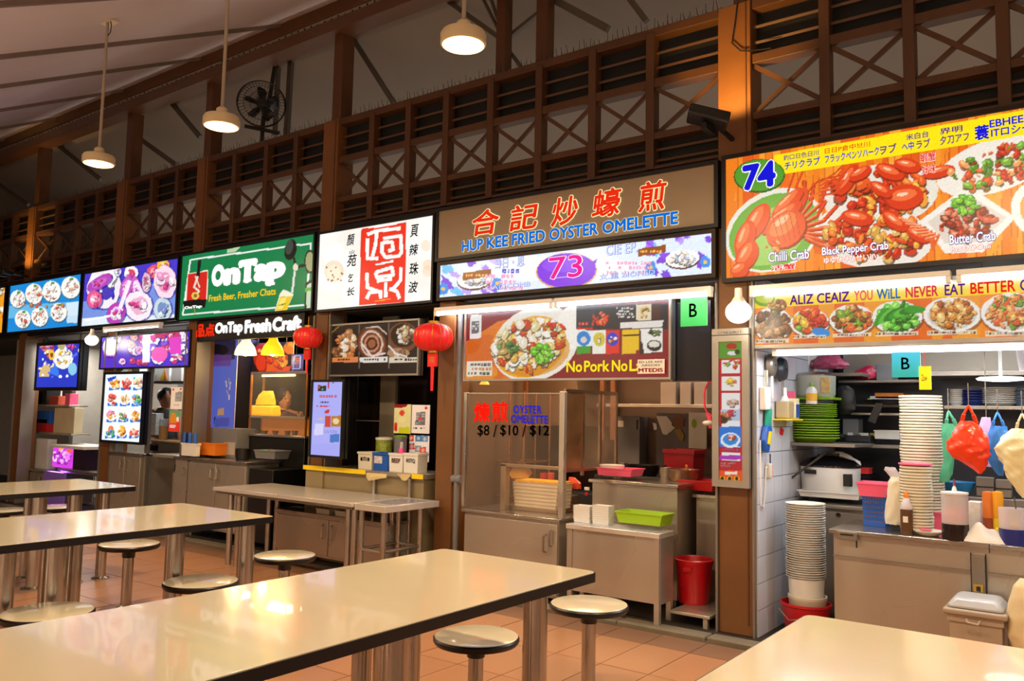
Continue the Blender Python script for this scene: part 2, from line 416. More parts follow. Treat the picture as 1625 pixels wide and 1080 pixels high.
# rear roof and the canvas wall seen above and through the lattice
solo(MB().bar((-8, .1, 5.42), (-8, 3.44, 3.75), 24, .03, (0, 0, 1)), 'ceiling', CANVAS, None, None, (0, 0, 0), kind='structure', smooth=False)
solo(MB().box(-20, 4, 3.4, 3.45, 0, 3.76), 'wall_back', CANVAS, None, None, (0, 3.4, 0), kind='structure', smooth=False)
solo(MB().box(-20.05, -20, -8.5, 3.4, 0, 7.6), 'wall_left', CANVAS, None, None, (-16, 0, 0), kind='structure', smooth=False)
# eaves beam: two brown members with a riveted plate between
beam = solo(MB().box(-16, 4, -.02, .16, 5.24, 5.37), 'trim_1', BROWN, None, None, (0, 0, 5.24), kind='structure', bevel=.006)
MB().box(-16, 4, 0, .14, 5.19, 5.24).done('beam_plate', mat('rusty_plate', '8b8074', .6, var=.25, scale=14), beam)
MB().box(-16, 4, -.03, .17, 5.07, 5.19).done('lower_beam', BROWN, beam, bevel=.006)
rv = MB()
for i in range(120): rv.ell(-13.5+i*.1, -.004, 5.213+random.uniform(-.01, .01), .01, .01, .01, 6, 4)
rv.done('rivet_row', BLACK, beam)

# posts --------------------------------------------------------
POSTS = [(-2.15, -1.92), (-6.21, -6.0), (-8.36, -8.16), (-10.12, -9.88), (-12.58, -12.34)]
for k, (a, b) in enumerate(POSTS):
    o = solo(MB().box(a, b, .05, .26, .03, 4.21), 'pillar', POST, None, None, ((a+b)/2, .15, .03), kind='structure', bevel=.006)
    MB().box(b-.125, b, .07, .22, 4.21, 5.08).done('upper_post', BROWN, o, bevel=.004)
    MB().box(b-.035, b-.028, .043, .05, .1, 4.2).done('edge_strip', BROWN, o)
    for s in (a-.016, b):
        MB().box(s, s+.016, .03, .2, .03, 2.3).done('steel_edge_trim', STEELD, o, bevel=.002)
solo(MB().box(-4.63, -4.45, .05, .26, .03, 2.33), 'pillar', POST, None, None, (-4.54, .15, .03), kind='structure', bevel=.006)
pipe = solo(MB().cyl((-4.41, .07, .03), (-4.41, .07, 2.28), .022).cyl((-4.45, .07, .86), (-4.36, .07, .86), .034), 'trim_2', GREYP, None, None, (-4.41, .07, .03), kind='structure')
# small bolts on the pillars
for (x, y) in ((690, 655), (694, 742), (697, 660)):
    p = at(x, y, y=.05)

# lattice screens -----------------------------------------------
BAYS = [((-1.92, 1.6), [-1.446, -.956, -.472, .01, .5, 1.0]), ((-6.0, -2.15), [-5.549, -5.083, -4.634, -4.143, -3.653, -3.159, -2.672]),
        ((-8.16, -6.21), [-7.679, -7.128, -6.647]), ((-9.88, -8.36), [-9.333, -8.791]), ((-12.34, -10.12), [-11.745, -11.176, -10.64]),
        ((-15, -12.58), [-14.2, -13.65, -13.1])]
BL = ['brown lattice screen above the orange crab sign, right of the lit pillar', 'longest brown lattice screen, above the oyster omelette and calligraphy signs',
      'brown lattice screen with four bays above the green sign', 'brown lattice screen with three bays above the purple dessert sign',
      'brown lattice screen with four bays above the blue plate sign', 'brown lattice screen end piece at the far end of the hall above the last sign']
for (xr, vs), lab in zip(BAYS, BL):
    a, b = xr
    t = thing('lattice_screen', lab, 'lattice screen', ((a+b)/2, .1, 3.1), 'lattice screens above the stall signs')
    for z0, z1, d in ((4.15, 4.215, .06), (3.77, 3.835, .06), (3.385, 3.435, .06), (3.165, 3.19, .05)):
        MB().box(a, b, .07, .07+d+.04, z0, z1).done('rail', BROWN2, t, bevel=.004)
    for v in vs: MB().box(v-.033, v+.033, .06, .15, 3.165, 4.18).done('upright', BROWN2, t, bevel=.004)
    MB().box(a, b, .165, .175, 3.82, 4.16).done('louvre_backing', DARK, t)
    MB().box(a, b, .165, .175, 3.165, 3.4).done('louvre_backing', DARK, t)
    e = [a]+vs+[b]
    for p, q in zip(e, e[1:]):
        p, q = p+.033*(p != a), q-.033*(q != b)
        for z in (3.93, 4.04): MB().bar((p, .12, z), (q, .12, z), .035, .018, (0, -.5, 1)).done('slat', BROWN2, t)
        for z in (3.24, 3.32): MB().bar((p, .12, z), (q, .12, z), .035, .018, (0, -.5, 1)).done('slat', BROWN2, t)
        MB().bar((p, .10, 3.765), (q, .10, 3.44), .03, .02).done('brace', BROWN2, t)
        MB().bar((p, .125, 3.44), (q, .125, 3.765), .03, .02).done('brace', BROWN2, t)
    sp = MB()
    n = int((b-a)/.05)
    for i in range(n):
        x = a+(i+.5)*(b-a)/n
        for dy in (.14, .17):
            dx = random.uniform(-.02, .02)
            sp.cyl((x, dy, 4.2), (x+dx, dy+(dy-.155)*1.5, 4.2+random.uniform(.07, .12)), .0038, .002, 3)
        sp.cyl((x, .32, 3.4), (x+random.uniform(-.01, .01), .32, 3.4+random.uniform(.09, .14)), .0038, .002, 3)
    tag(sp.done('bird_spikes', DGREY, t), kind='stuff')
# struts behind the lattice
ST = mat('grey_steel_strut', '5c564f', .5, .2)
RW = thing('roof_strut_frame', 'grey steel struts and brown rear posts crossing behind the lattice screens', 'roof frame', (-6, .4, 4.02))
for (x0, y0, x1, y1, w_) in ((553, 50, 626, 165, .05), (700, -6, 793, 60, .05), (800, 65, 856, 20, .04), (868, -6, 965, 46, .07), (996, -6, 1026, 34, .05), (268, 158, 318, 218, .06), (205, 208, 280, 262, .06),
                             (82, 222, 160, 285, .06), (-6, 290, 45, 325, .06), (443, 85, 436, 215, .05), (463, 75, 455, 215, .08), (765, -5, 795, 55, .02), (778, -5, 800, 60, .02), (800, 70, 830, 110, .03), (560, -5, 545, 10, .03)):
    MB().bar(at(x0, y0, y=.45), at(x1, y1, y=.45), w_*.85, .04).done('strut', ST, RW)
for x0, x1 in ((790, 804), (853, 871)):
    a, b = at(x0, 45, y=.34).x, at(x1, 45, y=.34).x
    MB().box(a, b, .32, .42, 4.0, 5.2).done('rear_post', BROWN, RW)
MB().box(-14, 2, .34, .5, 4.02, 4.08).done('tie_rail', BROWN, RW)

# stall shells ------------------------------------------------------
def shell(x0, x1, wallm, ceilm, y1=1.9, zc=2.33):
    solo(MB().box(x0, x1, y1, y1+.04, .03, zc), 'wall_back', wallm, None, None, ((x0+x1)/2, y1, .03), kind='structure', smooth=False)
    solo(MB().box(x0, x1, .16, y1+.04, zc, zc+.03), 'ceiling', ceilm, None, None, ((x0+x1)/2, .16, zc), kind='structure', smooth=False)
SW74 = mat('grey_steel_wall', '4a4c54', .35, .5, var=.1)
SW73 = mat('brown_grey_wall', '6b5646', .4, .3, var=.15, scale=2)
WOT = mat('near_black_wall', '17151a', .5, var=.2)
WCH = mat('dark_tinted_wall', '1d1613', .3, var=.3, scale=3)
WPU = mat('grey_kitchen_wall', '73716f', .5, var=.1)
WBL = mat('pale_kitchen_wall', 'a59f95', .5, var=.08)
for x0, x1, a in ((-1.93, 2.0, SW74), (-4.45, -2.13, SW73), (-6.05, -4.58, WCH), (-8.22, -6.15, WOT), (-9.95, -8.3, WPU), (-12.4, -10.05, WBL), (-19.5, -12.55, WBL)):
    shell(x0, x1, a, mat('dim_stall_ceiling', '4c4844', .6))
for i, (x, mm) in enumerate(((-2.05, SW73), (-4.54, SW73), (-6.1, WCH), (-8.26, WOT), (-10.0, WPU), (-12.46, WBL))):
    ys = (.26, .26, .26, .45, 1.0, .8)[i]
    solo(MB().box(x-.06, x+(.06 if i else .145), ys, 1.9, .03, 2.33), 'wall_side', mm if i else mm, None, None, (x, 1, .03), kind='structure', smooth=False)
# behind the signs: dark carrier boards
solo(MB().box(-15, 2, .052, .24, 2.34, 3.15), 'wall_front', BLACK, None, None, (-6, .2, 2.28), kind='structure', smooth=False)
# white tiled return wall of stall 74
tw = solo(MB().box(-1.918, -1.905, .06, 1.88, .03, 2.3), 'wall_side', mat('tile_grout', '8b8a88', .8), None, None, (-1.91, .06, .03), kind='structure', smooth=False)
tt = MB().box(0, .008, .002, .158, .002, .163).mesh('tile', TILEW, Vector(), False, 30)
for j in range(14):
    for i in range(11):
        o = bpy.data.objects.new('tile', tt); COL.objects.link(o); o.parent = tw; o.location = (-1.906+1.91-.0, .06+i*.16-.06, .03+j*.165-.03)
        o.location = (.005, i*.16+.005, j*.165)

# ============================================================ TABLES AND STOOLS
def rrect(x0, x1, y0, y1, r, n=5):
    P = []
    for cx, cy, a0 in ((x1-r, y1-r, 0), (x0+r, y1-r, 90), (x0+r, y0+r, 180), (x1-r, y0+r, 270)):
        for i in range(n+1): a = R(a0+90*i/n); P.append((cx+r*math.cos(a), cy+r*math.sin(a)))
    return P
def leg(t, x, y, r, z=.715):
    MB().lathe(x, y, [(r*1.7, 0), (r*1.7, .008), (r*1.25, .016), (r, .02), (r, z)], 20).done('leg', STEELP, t)
def table(lab, x0, x1, y0, y1, legs):
    t = thing('dining_table', lab, 'table', ((x0+x1)/2, (y0+y1)/2, 0), 'cream laminate tables')
    MB().slab(rrect(x0, x1, y0, y1, .035), .712, .749).done('edge_band', EDGE, t, ang=30)
    MB().slab(rrect(x0+.006, x1-.006, y0+.006, y1-.006, .03), .745, .752).done('tabletop', CREAM, t, bevel=.001)
    MB().box((x0+x1)/2-.04, (x0+x1)/2+.04, y0+.2, y1-.2, .68, .712).done('under_frame', DGREY, t)
    for (x, y, r) in legs: leg(t, x, y, r)
def L(px, py, x, r): p = at(px, py, x=x); return (p.x, p.y, r)
table('long cream table in front of the oyster omelette stall, largest in view', -2.665, -1.80, -4.75, -2.08,
      [L(849, 1000, -1.96, .05), L(622, 1040, -1.96, .062), L(646, 1040, -2.2, .05), L(574, 1050, -2.45, .04), L(75, 1078, -2.1, .06)])
table('cream table in front of the green sign stall, second nearest long table', -5.2, -4.195, -4.3, -1.89,
      [L(390, 870, -4.35, .05), L(277, 880, -4.47, .052), L(85, 905, -4.4, .065), L(115, 905, -4.62, .045), L(6, 910, -4.4, .05)])
table('farthest cream table before the blue and purple sign stalls', -7.47, -6.5, -3.9, -1.485,
      [L(166, 800, -6.75, .04), L(118, 800, -6.75, .055), L(62, 805, -6.75, .055), L(44, 805, -7.2, .03)])
table('cream table corner before the crab stall counter, on the near side', -.89, .15, -4.75, -2.25, [(-.72, -2.5, .05), (-.05, -2.5, .05)])
def stool(lab, cx, cy, dz=0):
    t = thing('stool', lab, 'stool', (cx, cy, 0), 'round cream stools')
    MB().lathe(cx, cy, [(.17, .405+dz), (.195, .408+dz), (.203, .42+dz), (.203, .432+dz), (.197, .439+dz)], 40).done('edge_band', EDGE, t)
    MB().lathe(cx, cy, [(.196, .437+dz), (.196, .4405+dz), (.188, .443+dz)], 40).done('seat', CREAM, t)
    MB().lathe(cx, cy, [(.042, .345+dz), (.044, .38+dz), (.06, .405+dz)], 20).done('collar', EDGE, t)
    MB().lathe(cx, cy, [(.066, 0), (.066, .006), (.045, .016), (.036, .02), (.036, .35+dz)], 20).done('leg', STEELP, t)
sb = at(756, 1008, z=.365)
for lab, x, y, *dz in (('round cream stool beyond the end of the nearest long table, by the steel cabinet', -2.248, -1.41),
                  ('round cream stool under the near long table edge, its column between two legs', sb.x, sb.y, -.075),
                  ('round cream stool between the two long tables, nearest the middle aisle', -4.18, -2.39),
                  ('round cream stool behind the second table, showing its full steel leg and base', -5.66, -1.995),
                  ('round cream stool beside the stainless tray table, at the second table end', -4.51, -1.554),
                  ('round cream stool cut off by the frame, beside the second table', -4.09, -3.25),
                  ('round cream stool under the farthest table, close to the purple lit counter', -8.16, -1.33),
                  ('round cream stool at the frame edge under the farthest table', -8.2, -1.78)):
    stool(lab, x, y, *dz)

# ============================================================ PENDANT LAMPS, FAN, FLOOD LAMPS
LAMPH = mat('cream_enamel', 'c9b894', .35)
LENS = mat('glowing_lamp_lens', 'ffe2a0', .4, emit=9, ecol='ffc873', var=0)
for lab, x, y, z in (('hanging lamp on a long rod from a square ceiling plate, the farthest of the three', -6.03, -2.2, 3.185),
                     ('hanging lamp beside the wall fan, its rod slightly bent', -4.5, -2.2, 3.17), ('largest hanging lamp, above the calligraphy sign, rod out of view', -2.52, -2.2, 3.19)):
    t = thing('pendant_lamp', lab, 'lamp', (x, y, z), 'hanging hall lamps')
    MB().lathe(x, y, [(.104, z-.005), (.112, z), (.113, z+.045), (.104, z+.06), (.05, z+.075), (.036, z+.085), (.034, z+.11), (.016, z+.125)], 32).done('lamp_housing', LAMPH, t)
    MB().lathe(x, y, [(.102, z-.006), (.07, z-.016), (.01, z-.02)], 32).done('lamp_lens', LENS, t)
    zr = 5.38+.5*y
    MB().tube([(x, y, z+.12), (x, y, zr)], .011, 10).done('rod', mat('pale_rod', '9c9080', .4), t)
    MB().bar((x-.07, y, zr-.005), (x+.07, y, zr-.005), .10, .015, (0, 0, 1)).done('ceiling_plate', LAMPH, t)
    MB().tube([(x+.02, y, zr-.12), (x+.05, y, zr-.1), (x+.06, y, zr-.05), (x+.04, y, zr-.01)], .004, 6).done('cord', DGREY, t)
# wall fan
p = at(402, 165, y=.0)
fx, fz = p.x, p.z; fr = 37/FPX*depth(p)
t = thing('wall_fan', 'black caged fan on a pole between the beam and the lattice', 'fan', (fx, .1, fz-fr))
def ringpts(r, y): return [(fx+r*math.cos(2*PI*i/32), y, fz+r*math.sin(2*PI*i/32)) for i in range(33)]
g = MB()
for r_, y_ in ((fr, .0), (fr*.97, .05), (fr*.75, -.03), (fr*.5, -.045), (fr*.25, -.05)):
    P = ringpts(r_, y_)
    for a, b in zip(P, P[1:]): g.cyl(a, b, .009 if r_ == fr else .003, n=5, caps=False)
for i in range(40):
    a = 2*PI*i/40; c, s = math.cos(a), math.sin(a)
    g.cyl((fx+fr*.12*c, -.05, fz+fr*.12*s), (fx+fr*.75*c, -.03, fz+fr*.75*s), .0028, n=4, caps=False).cyl((fx+fr*.75*c, -.03, fz+fr*.75*s), (fx+fr*c, .0, fz+fr*s), .0028, n=4, caps=False)
g.done('cage', BLACK, t)
for i in range(5):
    a = 2*PI*i/5+.3; c, s = math.cos(a), math.sin(a); q = []
    for rr, ww in ((.1, .04), (.35, .16), (.62, .2), (.72, .12)):
        q.append((fx+fr*(rr*c-ww*s), .02-ww*.3, fz+fr*(rr*s+ww*c))); q.append((fx+fr*(rr*c+ww*s), .02+ww*.3, fz+fr*(rr*s-ww*c)))
    mb = MB(); mb.add(q, [(0, 1, 3, 2), (2, 3, 5, 4), (4, 5, 7, 6)]); b = mb.done('blade', BLACK, t)
    sm = b.modifiers.new('thick', 'SOLIDIFY'); sm.thickness = .008
MB().cyl((fx, -.05, fz), (fx, .14, fz), fr*.2, fr*.17, 20).done('motor', BLACK, t)
MB().tube([(fx+.12, .12, 5.08), (fx+.08, .12, fz+.1), (fx+.03, .12, fz-.1), (fx+.02, .12, 4.2)], .022, 10).done('pole', BLACK, t)
MB().bar((fx-.16, .05, fz-fr*1.0), (fx+.2, .05, fz-fr*1.12), .03, .03).done('arm', BLACK, t)
t.rotation_euler.z = R(55)
# flood lamps on the posts
for lab, x, z in (('black flood lamp on the pillar beside the crab sign, lighting it from below', -2.05, 3.29), ('black flood lamp on the far pillar above the blue plate sign', -12.45, 3.22)):
    t = thing('flood_lamp', lab, 'lamp', (x, -.1, z), 'flood lamps on the pillars')
    mb = MB(); mb.bar((x-.13, -.36, z+.06), (x+.09, -.24, z-.01), .20, .07, (0, 0, 1)); mb.done('housing', BLACK, t, bevel=.012)
    MB().bar((x-.05, -.28, z-.04), (x-.01, -.28, z-.04), .15, .05, (0, 0, 1)).done('cooling_fins', BLACK, t, bevel=.004)
    MB().tube([(x, -.26, z), (x, .05, z-.02)], .018, 8).done('bracket', BLACK, t)
# round bulb lamps hanging under the signs
def bulb(lab, cx, yt, yb, w_, Y):
    x, z0, z1, r = rnd(cx, yt, yb, w_, Y)
    t = thing('globe_bulb', lab, 'lamp', (x, Y, z0), 'round bulbs under the signs')
    h = z1-z0
    MB().ell(x, Y, z0+h*.42, r, r, h*.42, 24, 16).done('globe', mat('glowing_globe', 'fff6e2', .3, emit=2.2, ecol='fff3df', var=0), t)
    MB().lathe(x, Y, [(r*.62, z0+h*.76), (r*.42, z0+h*.92), (r*.3, z1), (r*.28, z1+h*.3)], 20).done('socket', OFFW, t)
    l = bpy.data.lights.new('globe_light', 'POINT'); l.energy = 6; l.color = (1, .86, .62); l.shadow_soft_size = r*1.05
    o = bpy.data.objects.new('globe_light', l); o.location = (x, Y-r*1.6, z0+h*.3); COL.objects.link(o)
bulb('round white glowing bulb beside the narrow red menu frame', 1172, 470, 513, 41, -.12)
bulb('small round white bulb between the blue and purple stalls', 145, 528, 548, 20, -.1)
# wires on the lit pillar
solo(MB().tube([(-2.0, .03, 4.2), (-2.02, .03, 4.05), (-2.04, .03, 3.93), (-1.98, .03, 3.86), (-1.9, .03, 3.84), (-1.78, .04, 3.83)], .005, 6), 'loose_cable', BLACK, 'thin loose cable hanging across the top of the lit pillar', 'cable', (-2.0, .03, 3.83))
# ============================================================ SIGNS
def signbox(lab, px, Y=0.0, dp=.048, fr=.028, fm=BLACK, cat='sign', name='light_box_sign', group=None, x1=None, z=None):
    """px = picture's top-left and bottom-right photo pixels; returns thing and picture rectangle"""
    a, b = at(px[0], px[1], y=Y), at(px[2], px[3], y=Y)
    X0, X1, Z0, Z1 = a.x, (b.x if x1 is None else x1), (b.z if z is None else z[0]), (a.z if z is None else z[1])
    t = thing(name, lab, cat, ((X0+X1)/2, Y+dp/2, Z0-fr), group)
    MB().box(X0-fr, X1+fr, Y+.02, Y+dp, Z0-fr, Z1+fr).done('box', fm, t)
    f = MB().box(X0-fr, X1+fr, Y-.012, Y+.03, Z1, Z1+fr).box(X0-fr, X1+fr, Y-.012, Y+.03, Z0-fr, Z0).box(X0-fr, X0, Y-.012, Y+.03, Z0, Z1).box(X1, X1+fr, Y-.012, Y+.03, Z0, Z1)
    f.done('frame', fm, t, smooth=False)
    return t, X0, X1, Z0, Z1
CR = ['d8381a', 'e85a20', 'c4280f', 'f07a2c', 'b8300c', 'e04818', 'f2a03a']
STIR = ['c8642a', 'e08a3a', 'a8481c', 'd8a050', '8a3812', 'e6b46a', '6a8a2a']
WH = lit('white', 'fffdf5', 1.1)
# ---- 74 sign
t, x0, x1, z0, z1 = signbox('large lit orange crab and lobster picture sign numbered 74', (1152, 250, 1625, 405), x1=.75, z=(2.318, 3.118))
A = Art(x0, x1, z0, z1, 0, 'f07a1a')
rr = random.Random(3)
xx = 1140
while xx < 2300:
    w_ = rr.uniform(8, 16); c = rr.choice(['f58a1e', 'ee6a14', 'f7962a', 'e85c14', 'f2801c', 'f9a432'])
    A.poly([(xx, 0), (xx+w_, 0), (xx+w_+1, 470), (xx+1, 470)], c)
    A.line([(xx, 0), (xx+1, 470)], 1.2, 'b8400c', .6); xx += w_
for i in range(50):
    x, y = rr.uniform(1150, 1900), rr.uniform(180, 440); A.line([(x, y), (x+rr.uniform(-4, 4), y+rr.uniform(10, 30))], 1.6, rr.choice(['c84a10', 'ffb450']), .6)
# plates
A.ell(1228, 365, 82, 62, 'e8e6d8', -30); A.ell(1228, 367, 76, 56, '6fae3c', -30); A.ell(1222, 375, 60, 42, '9acb62', -30)
A.ell(1398, 310, 92, 50, 'ece4d4', -8); A.ell(1385, 375, 95, 52, 'efe6d8', 6)
A.ell(1580, 262, 98, 42, 'f2eadc', -18)
A.poly([(1460, 350), (1530, 298), (1545, 300), (1612, 345), (1560, 400), (1500, 402)], 'f4eee2')
A.poly([(1472, 352), (1534, 308), (1598, 345), (1555, 384), (1500, 386)], 'e2d4c4')
A.ell(1650, 330, 46, 45, 'f4eee2'); A.ell(1652, 330, 34, 32, 'e8a030')
# lobster: legs, antennae, claws, body
for i in range(9):
    a = R(-62+i*11); bx, by = 1262+i*2, 345+i*4; L_ = 70+rr.uniform(-12, 16)
    p1 = (bx+math.cos(a)*L_*.55, by+math.sin(a)*L_*.55); p2 = (bx+math.cos(a-.25)*L_, by+math.sin(a-.25)*L_)
    A.line([(bx, by+1.5), (p1[0], p1[1]+1.5), (p2[0], p2[1]+1.5)], 6.5, 'a02808'); A.line([(bx, by), p1, p2], 4.5, 'e8481c'); A.line([(bx, by-1), (p1[0], p1[1]-1.4)], 1.6, 'ff9a6a')
A.line([(1262, 300), (1278, 262), (1284, 250)], 4, 'e04a1c'); A.line([(1250, 305), (1262, 270), (1272, 262)], 3.5, 'd8401a'); A.line([(1268, 318), (1300, 286), (1342, 276)], 2.5, 'c83a14'); A.line([(1268, 322), (1310, 300), (1328, 290)], 3.2, 'f0642c')
for cx, cy, rx, ry, ro in ((1262, 326, 34, 12, -58), (1250, 322, 34, 11, -44), (1240, 345, 40, 12, -38), (1200, 352, 34, 16, -58), (1182, 378, 30, 15, -70), (1185, 405, 26, 16, -60), (1174, 428, 15, 12, -30)):
    A.ell(cx+1, cy+3, rx, ry, '9a2406', ro, .8); A.ell(cx, cy, rx, ry, 'e64a1e', ro); A.ell(cx-3, cy-3, rx*.75, ry*.5, 'f4743c', ro); A.ell(cx-5, cy-5, rx*.4, ry*.16, 'ffb48c', ro)
A.ell(1249, 366, 36, 27, '9a2406', -38); A.ell(1247, 363, 35, 26, 'e8521f', -38); A.ell(1243, 356, 26, 14, 'f57a3e', -38); A.ell(1240, 350, 14, 5, 'ffbc94', -38)
for k in range(5): A.line([(1226+k*9, 344-k*2), (1238+k*8, 388-k*3)], 1.3, 'b8320e', .8)
A.food(1225, 390, 14, 10, ['ff8a4a', 'e04a1c'], 10, 4, seed=9)
# crabs
A.food(1398, 302, 74, 36, CR, 95, 11, seed=1); A.food(1392, 372, 78, 38, CR+['d8a04a', 'e6b060'], 110, 10, seed=2)
for cx, cy, rx, ry, ro in ((1345, 285, 28, 11, -58), (1365, 275, 20, 9, -30), (1412, 272, 24, 12, 20), (1440, 262, 22, 11, 10), (1436, 312, 30, 20, -10), (1398, 300, 20, 10, 30), (1490, 272, 26, 9, -14), (1360, 345, 26, 12, 10), (1420, 350, 24, 12, 35), (1456, 372, 20, 10, 30)):
    A.ell(cx+1, cy+3, rx, ry, '8a1e06', ro, .85); A.ell(cx, cy, rx, ry, 'de3a14', ro); A.ell(cx-2, cy-3, rx*.7, ry*.45, 'f4703a', ro); A.ell(cx-4, cy-4, rx*.3, ry*.15, 'ffd0b0', ro)
for i in range(8): A.line([(1425+i*6, 345+i*5), (1448+i*6, 352+i*3), (1466+i*2, 362+i*5)], 4, 'e8602a'); A.line([(1425+i*6, 344+i*5), (1448+i*6, 351+i*3)], 1.3, 'ffc090')
for i in range(5): A.line([(1340, 260+i*6), (1325, 275+i*8), (1300, 290+i*5)], 3, 'e0481c')
A.food(1580, 262, 78, 30, ['d84a20', 'e86a30', '5a8a28', 'c02a12', '7aa838', 'f0a060'], 90, 8, -18, seed=4)
A.food(1534, 352, 44, 24, ['b8361a', 'd8583a', '8a2410', 'e08060'], 60, 9, seed=5); A.food(1534, 325, 22, 14, ['5ea82c', '86c83c', '3e7e1c'], 26, 7, seed=6)
A.food(1652, 330, 26, 24, ['f0b040', 'f8d070', 'e09020'], 30, 7, seed=8); A.food(1760, 330, 80, 50, CR, 60, 10, seed=12)
# banner and medallion
A.poly([(1228, 246), (1640, 172), (2300, 56), (2300, 96), (1640, 212), (1232, 278)], 'ffe80a')
A.poly([(1320, 388), (1290, 372), (1292, 402), (1330, 408)], 'd8541c', .6)
A.ell(1205, 279, 41, 27, '1c5a10', -3); A.ell(1205, 278, 39, 25, '4f9c2a', -3)
A.grain(.02); A.done(t, 1.0)
def T(s, xa, ya, xb, yb, m, **k): return textpx(s, xa, ya, xb, yb, 0, m, t, **k)
NAVY = lit('navy', '1a1ad8', 1); PURP = lit('purple', '5a1e8a', 1); REDT = lit('red_text', 'e8201a', 1)
T('74', 1181, 265, 1229, 294, NAVY, off=.05, out=WH, outw=.035, slope=.02)
def run(s, pts, h, m, sl=-.115, off=.012, sp=1, out=None, outw=.02):
    """a line of print that starts at photo pixel pts[0:2] and ends at x=pts[2]"""
    a = at(pts[0], pts[1], y=t_Y); b = at(pts[2], pts[1], y=t_Y); hh = h/FPX*depth(a)
    return text(s, a.x, b.x, a.z, a.z+hh, t_Y-.004, m, t, off=off, spacing=sp, out=out, outw=outw)
t_Y = 0
# along the horizontal banner the print sits at a constant height on the board
def row(s, xa, xb, zlo, zhi, m, Y=0, **k): return text(s, at(xa, 300, y=Y).x, at(xb, 300, y=Y).x, zlo, zhi, Y-.004, m, t, **k)
row('チリクラブ', 1246, 1302, 2.985, 3.035, NAVY, off=.02); row('フラックペンソハーク', 1310, 1396, 2.985, 3.035, NAVY, off=.02); row('ヲブ', 1398, 1424, 2.985, 3.04, PURP, off=.02)
row('釣口日色日川', 1244, 1300, 3.045, 3.08, PURP, off=.01); row('日日P倉中브川', 1310, 1382, 3.045, 3.08, REDT, off=.01)
row('ヘ中', 1433, 1452, 2.985, 3.035, NAVY, off=.02); row('ラブ', 1456, 1478, 2.985, 3.035, PURP, off=.02); row('米白台', 1440, 1476, 3.045, 3.082, PURP, off=.015)
row('夕刀アフ', 1494, 1540, 2.985, 3.035, PURP, off=.02); row('界明', 1494, 1530, 3.045, 3.08, PURP, off=.015)
row('蓑', 1550, 1572, 2.98, 3.06, NAVY, off=.03); row('ITロシー', 1576, 1640, 2.985, 3.03, NAVY, off=.02); row('EBHEEI', 1574, 1632, 3.04, 3.08, NAVY, off=.02)
row('螃蟹料理', 1660, 1800, 2.99, 3.07, NAVY, off=.03)
def cap(s, xa, ya, xb, h, m=WH, out=PURP):
    a, b = at(xa, ya, y=0), at(xb, ya, y=0); hh = h/FPX*depth(a); text(s, a.x, b.x, a.z-hh, a.z, -.004, m, t, off=.02, out=out, outw=.05)
cap('Chilli Crab', 1220, 401, 1284, 15); cap('Black Pepper Crab', 1305, 393, 1410, 16); cap('Butter Crab', 1507, 373, 1580, 15)
cap('ゆゆひひひせいい', 1308, 409, 1390, 10, WH, REDT); cap('hyaもひ○nii', 1510, 391, 1572, 11, WH, REDT); cap('活蟹', 1224, 421, 1262, 9, REDT, WH)
row('蝦蟹', 1462, 1486, 2.9, 2.95, REDT, off=.02, out=WH, outw=.03); row('好味', 1464, 1486, 2.83, 2.88, REDT, off=.02, out=WH, outw=.03)

# ---- 73 brown board
TAUPE = mat('taupe_sign_board', '9c8b74', .45, var=.03)
t, x0, x1, z0, z1 = signbox('taupe signboard with red brushed characters above blue capitals on oyster omelette', (697, 334, 1134, 358), z=(2.695, 3.10))
MB().box(x0, x1, 0, .02, z0, z1).done('board', TAUPE, t, smooth=False)
REDC = lit('red_characters', 'e82c10', 1); BLUEC = lit('blue_letters', '0f6cd8', 1); HALO = lit('cream_halo', 'fff0b0', 1)
for ch, xa, ya, xb, yb in (('合', 751, 333, 792, 372), ('記', 811, 325, 853, 364), ('炒', 876, 313, 917, 357), ('蠔', 941, 300, 986, 343), ('煎', 1014, 288, 1058, 334)):
    a, b = at(xa, (ya+yb)/2, y=0), at(xb, (ya+yb)/2, y=0); zc = at((xa+xb)/2, (ya+yb)/2, y=0).z; h = (yb-ya)/FPX*depth(a)
    text(ch, a.x, b.x, zc-h/2, zc+h/2, -.006, REDC, t, off=.022, out=HALO, outw=.03, shear=.12)
a, b = at(735, 400, y=0), at(1076, 347, y=0)
for s, xa, xb in (('HUP', 735, 767), ('KEE', 774, 807), ('FRIED', 814, 865), ('OYSTER', 873, 949), ('OMELETTE', 957, 1076)):
    zb = 2.727; text(s, at(xa, 380, y=0).x, at(xb, 380, y=0).x, zb, zb+.085, -.006, BLUEC, t, off=.035, out=HALO, outw=.03)
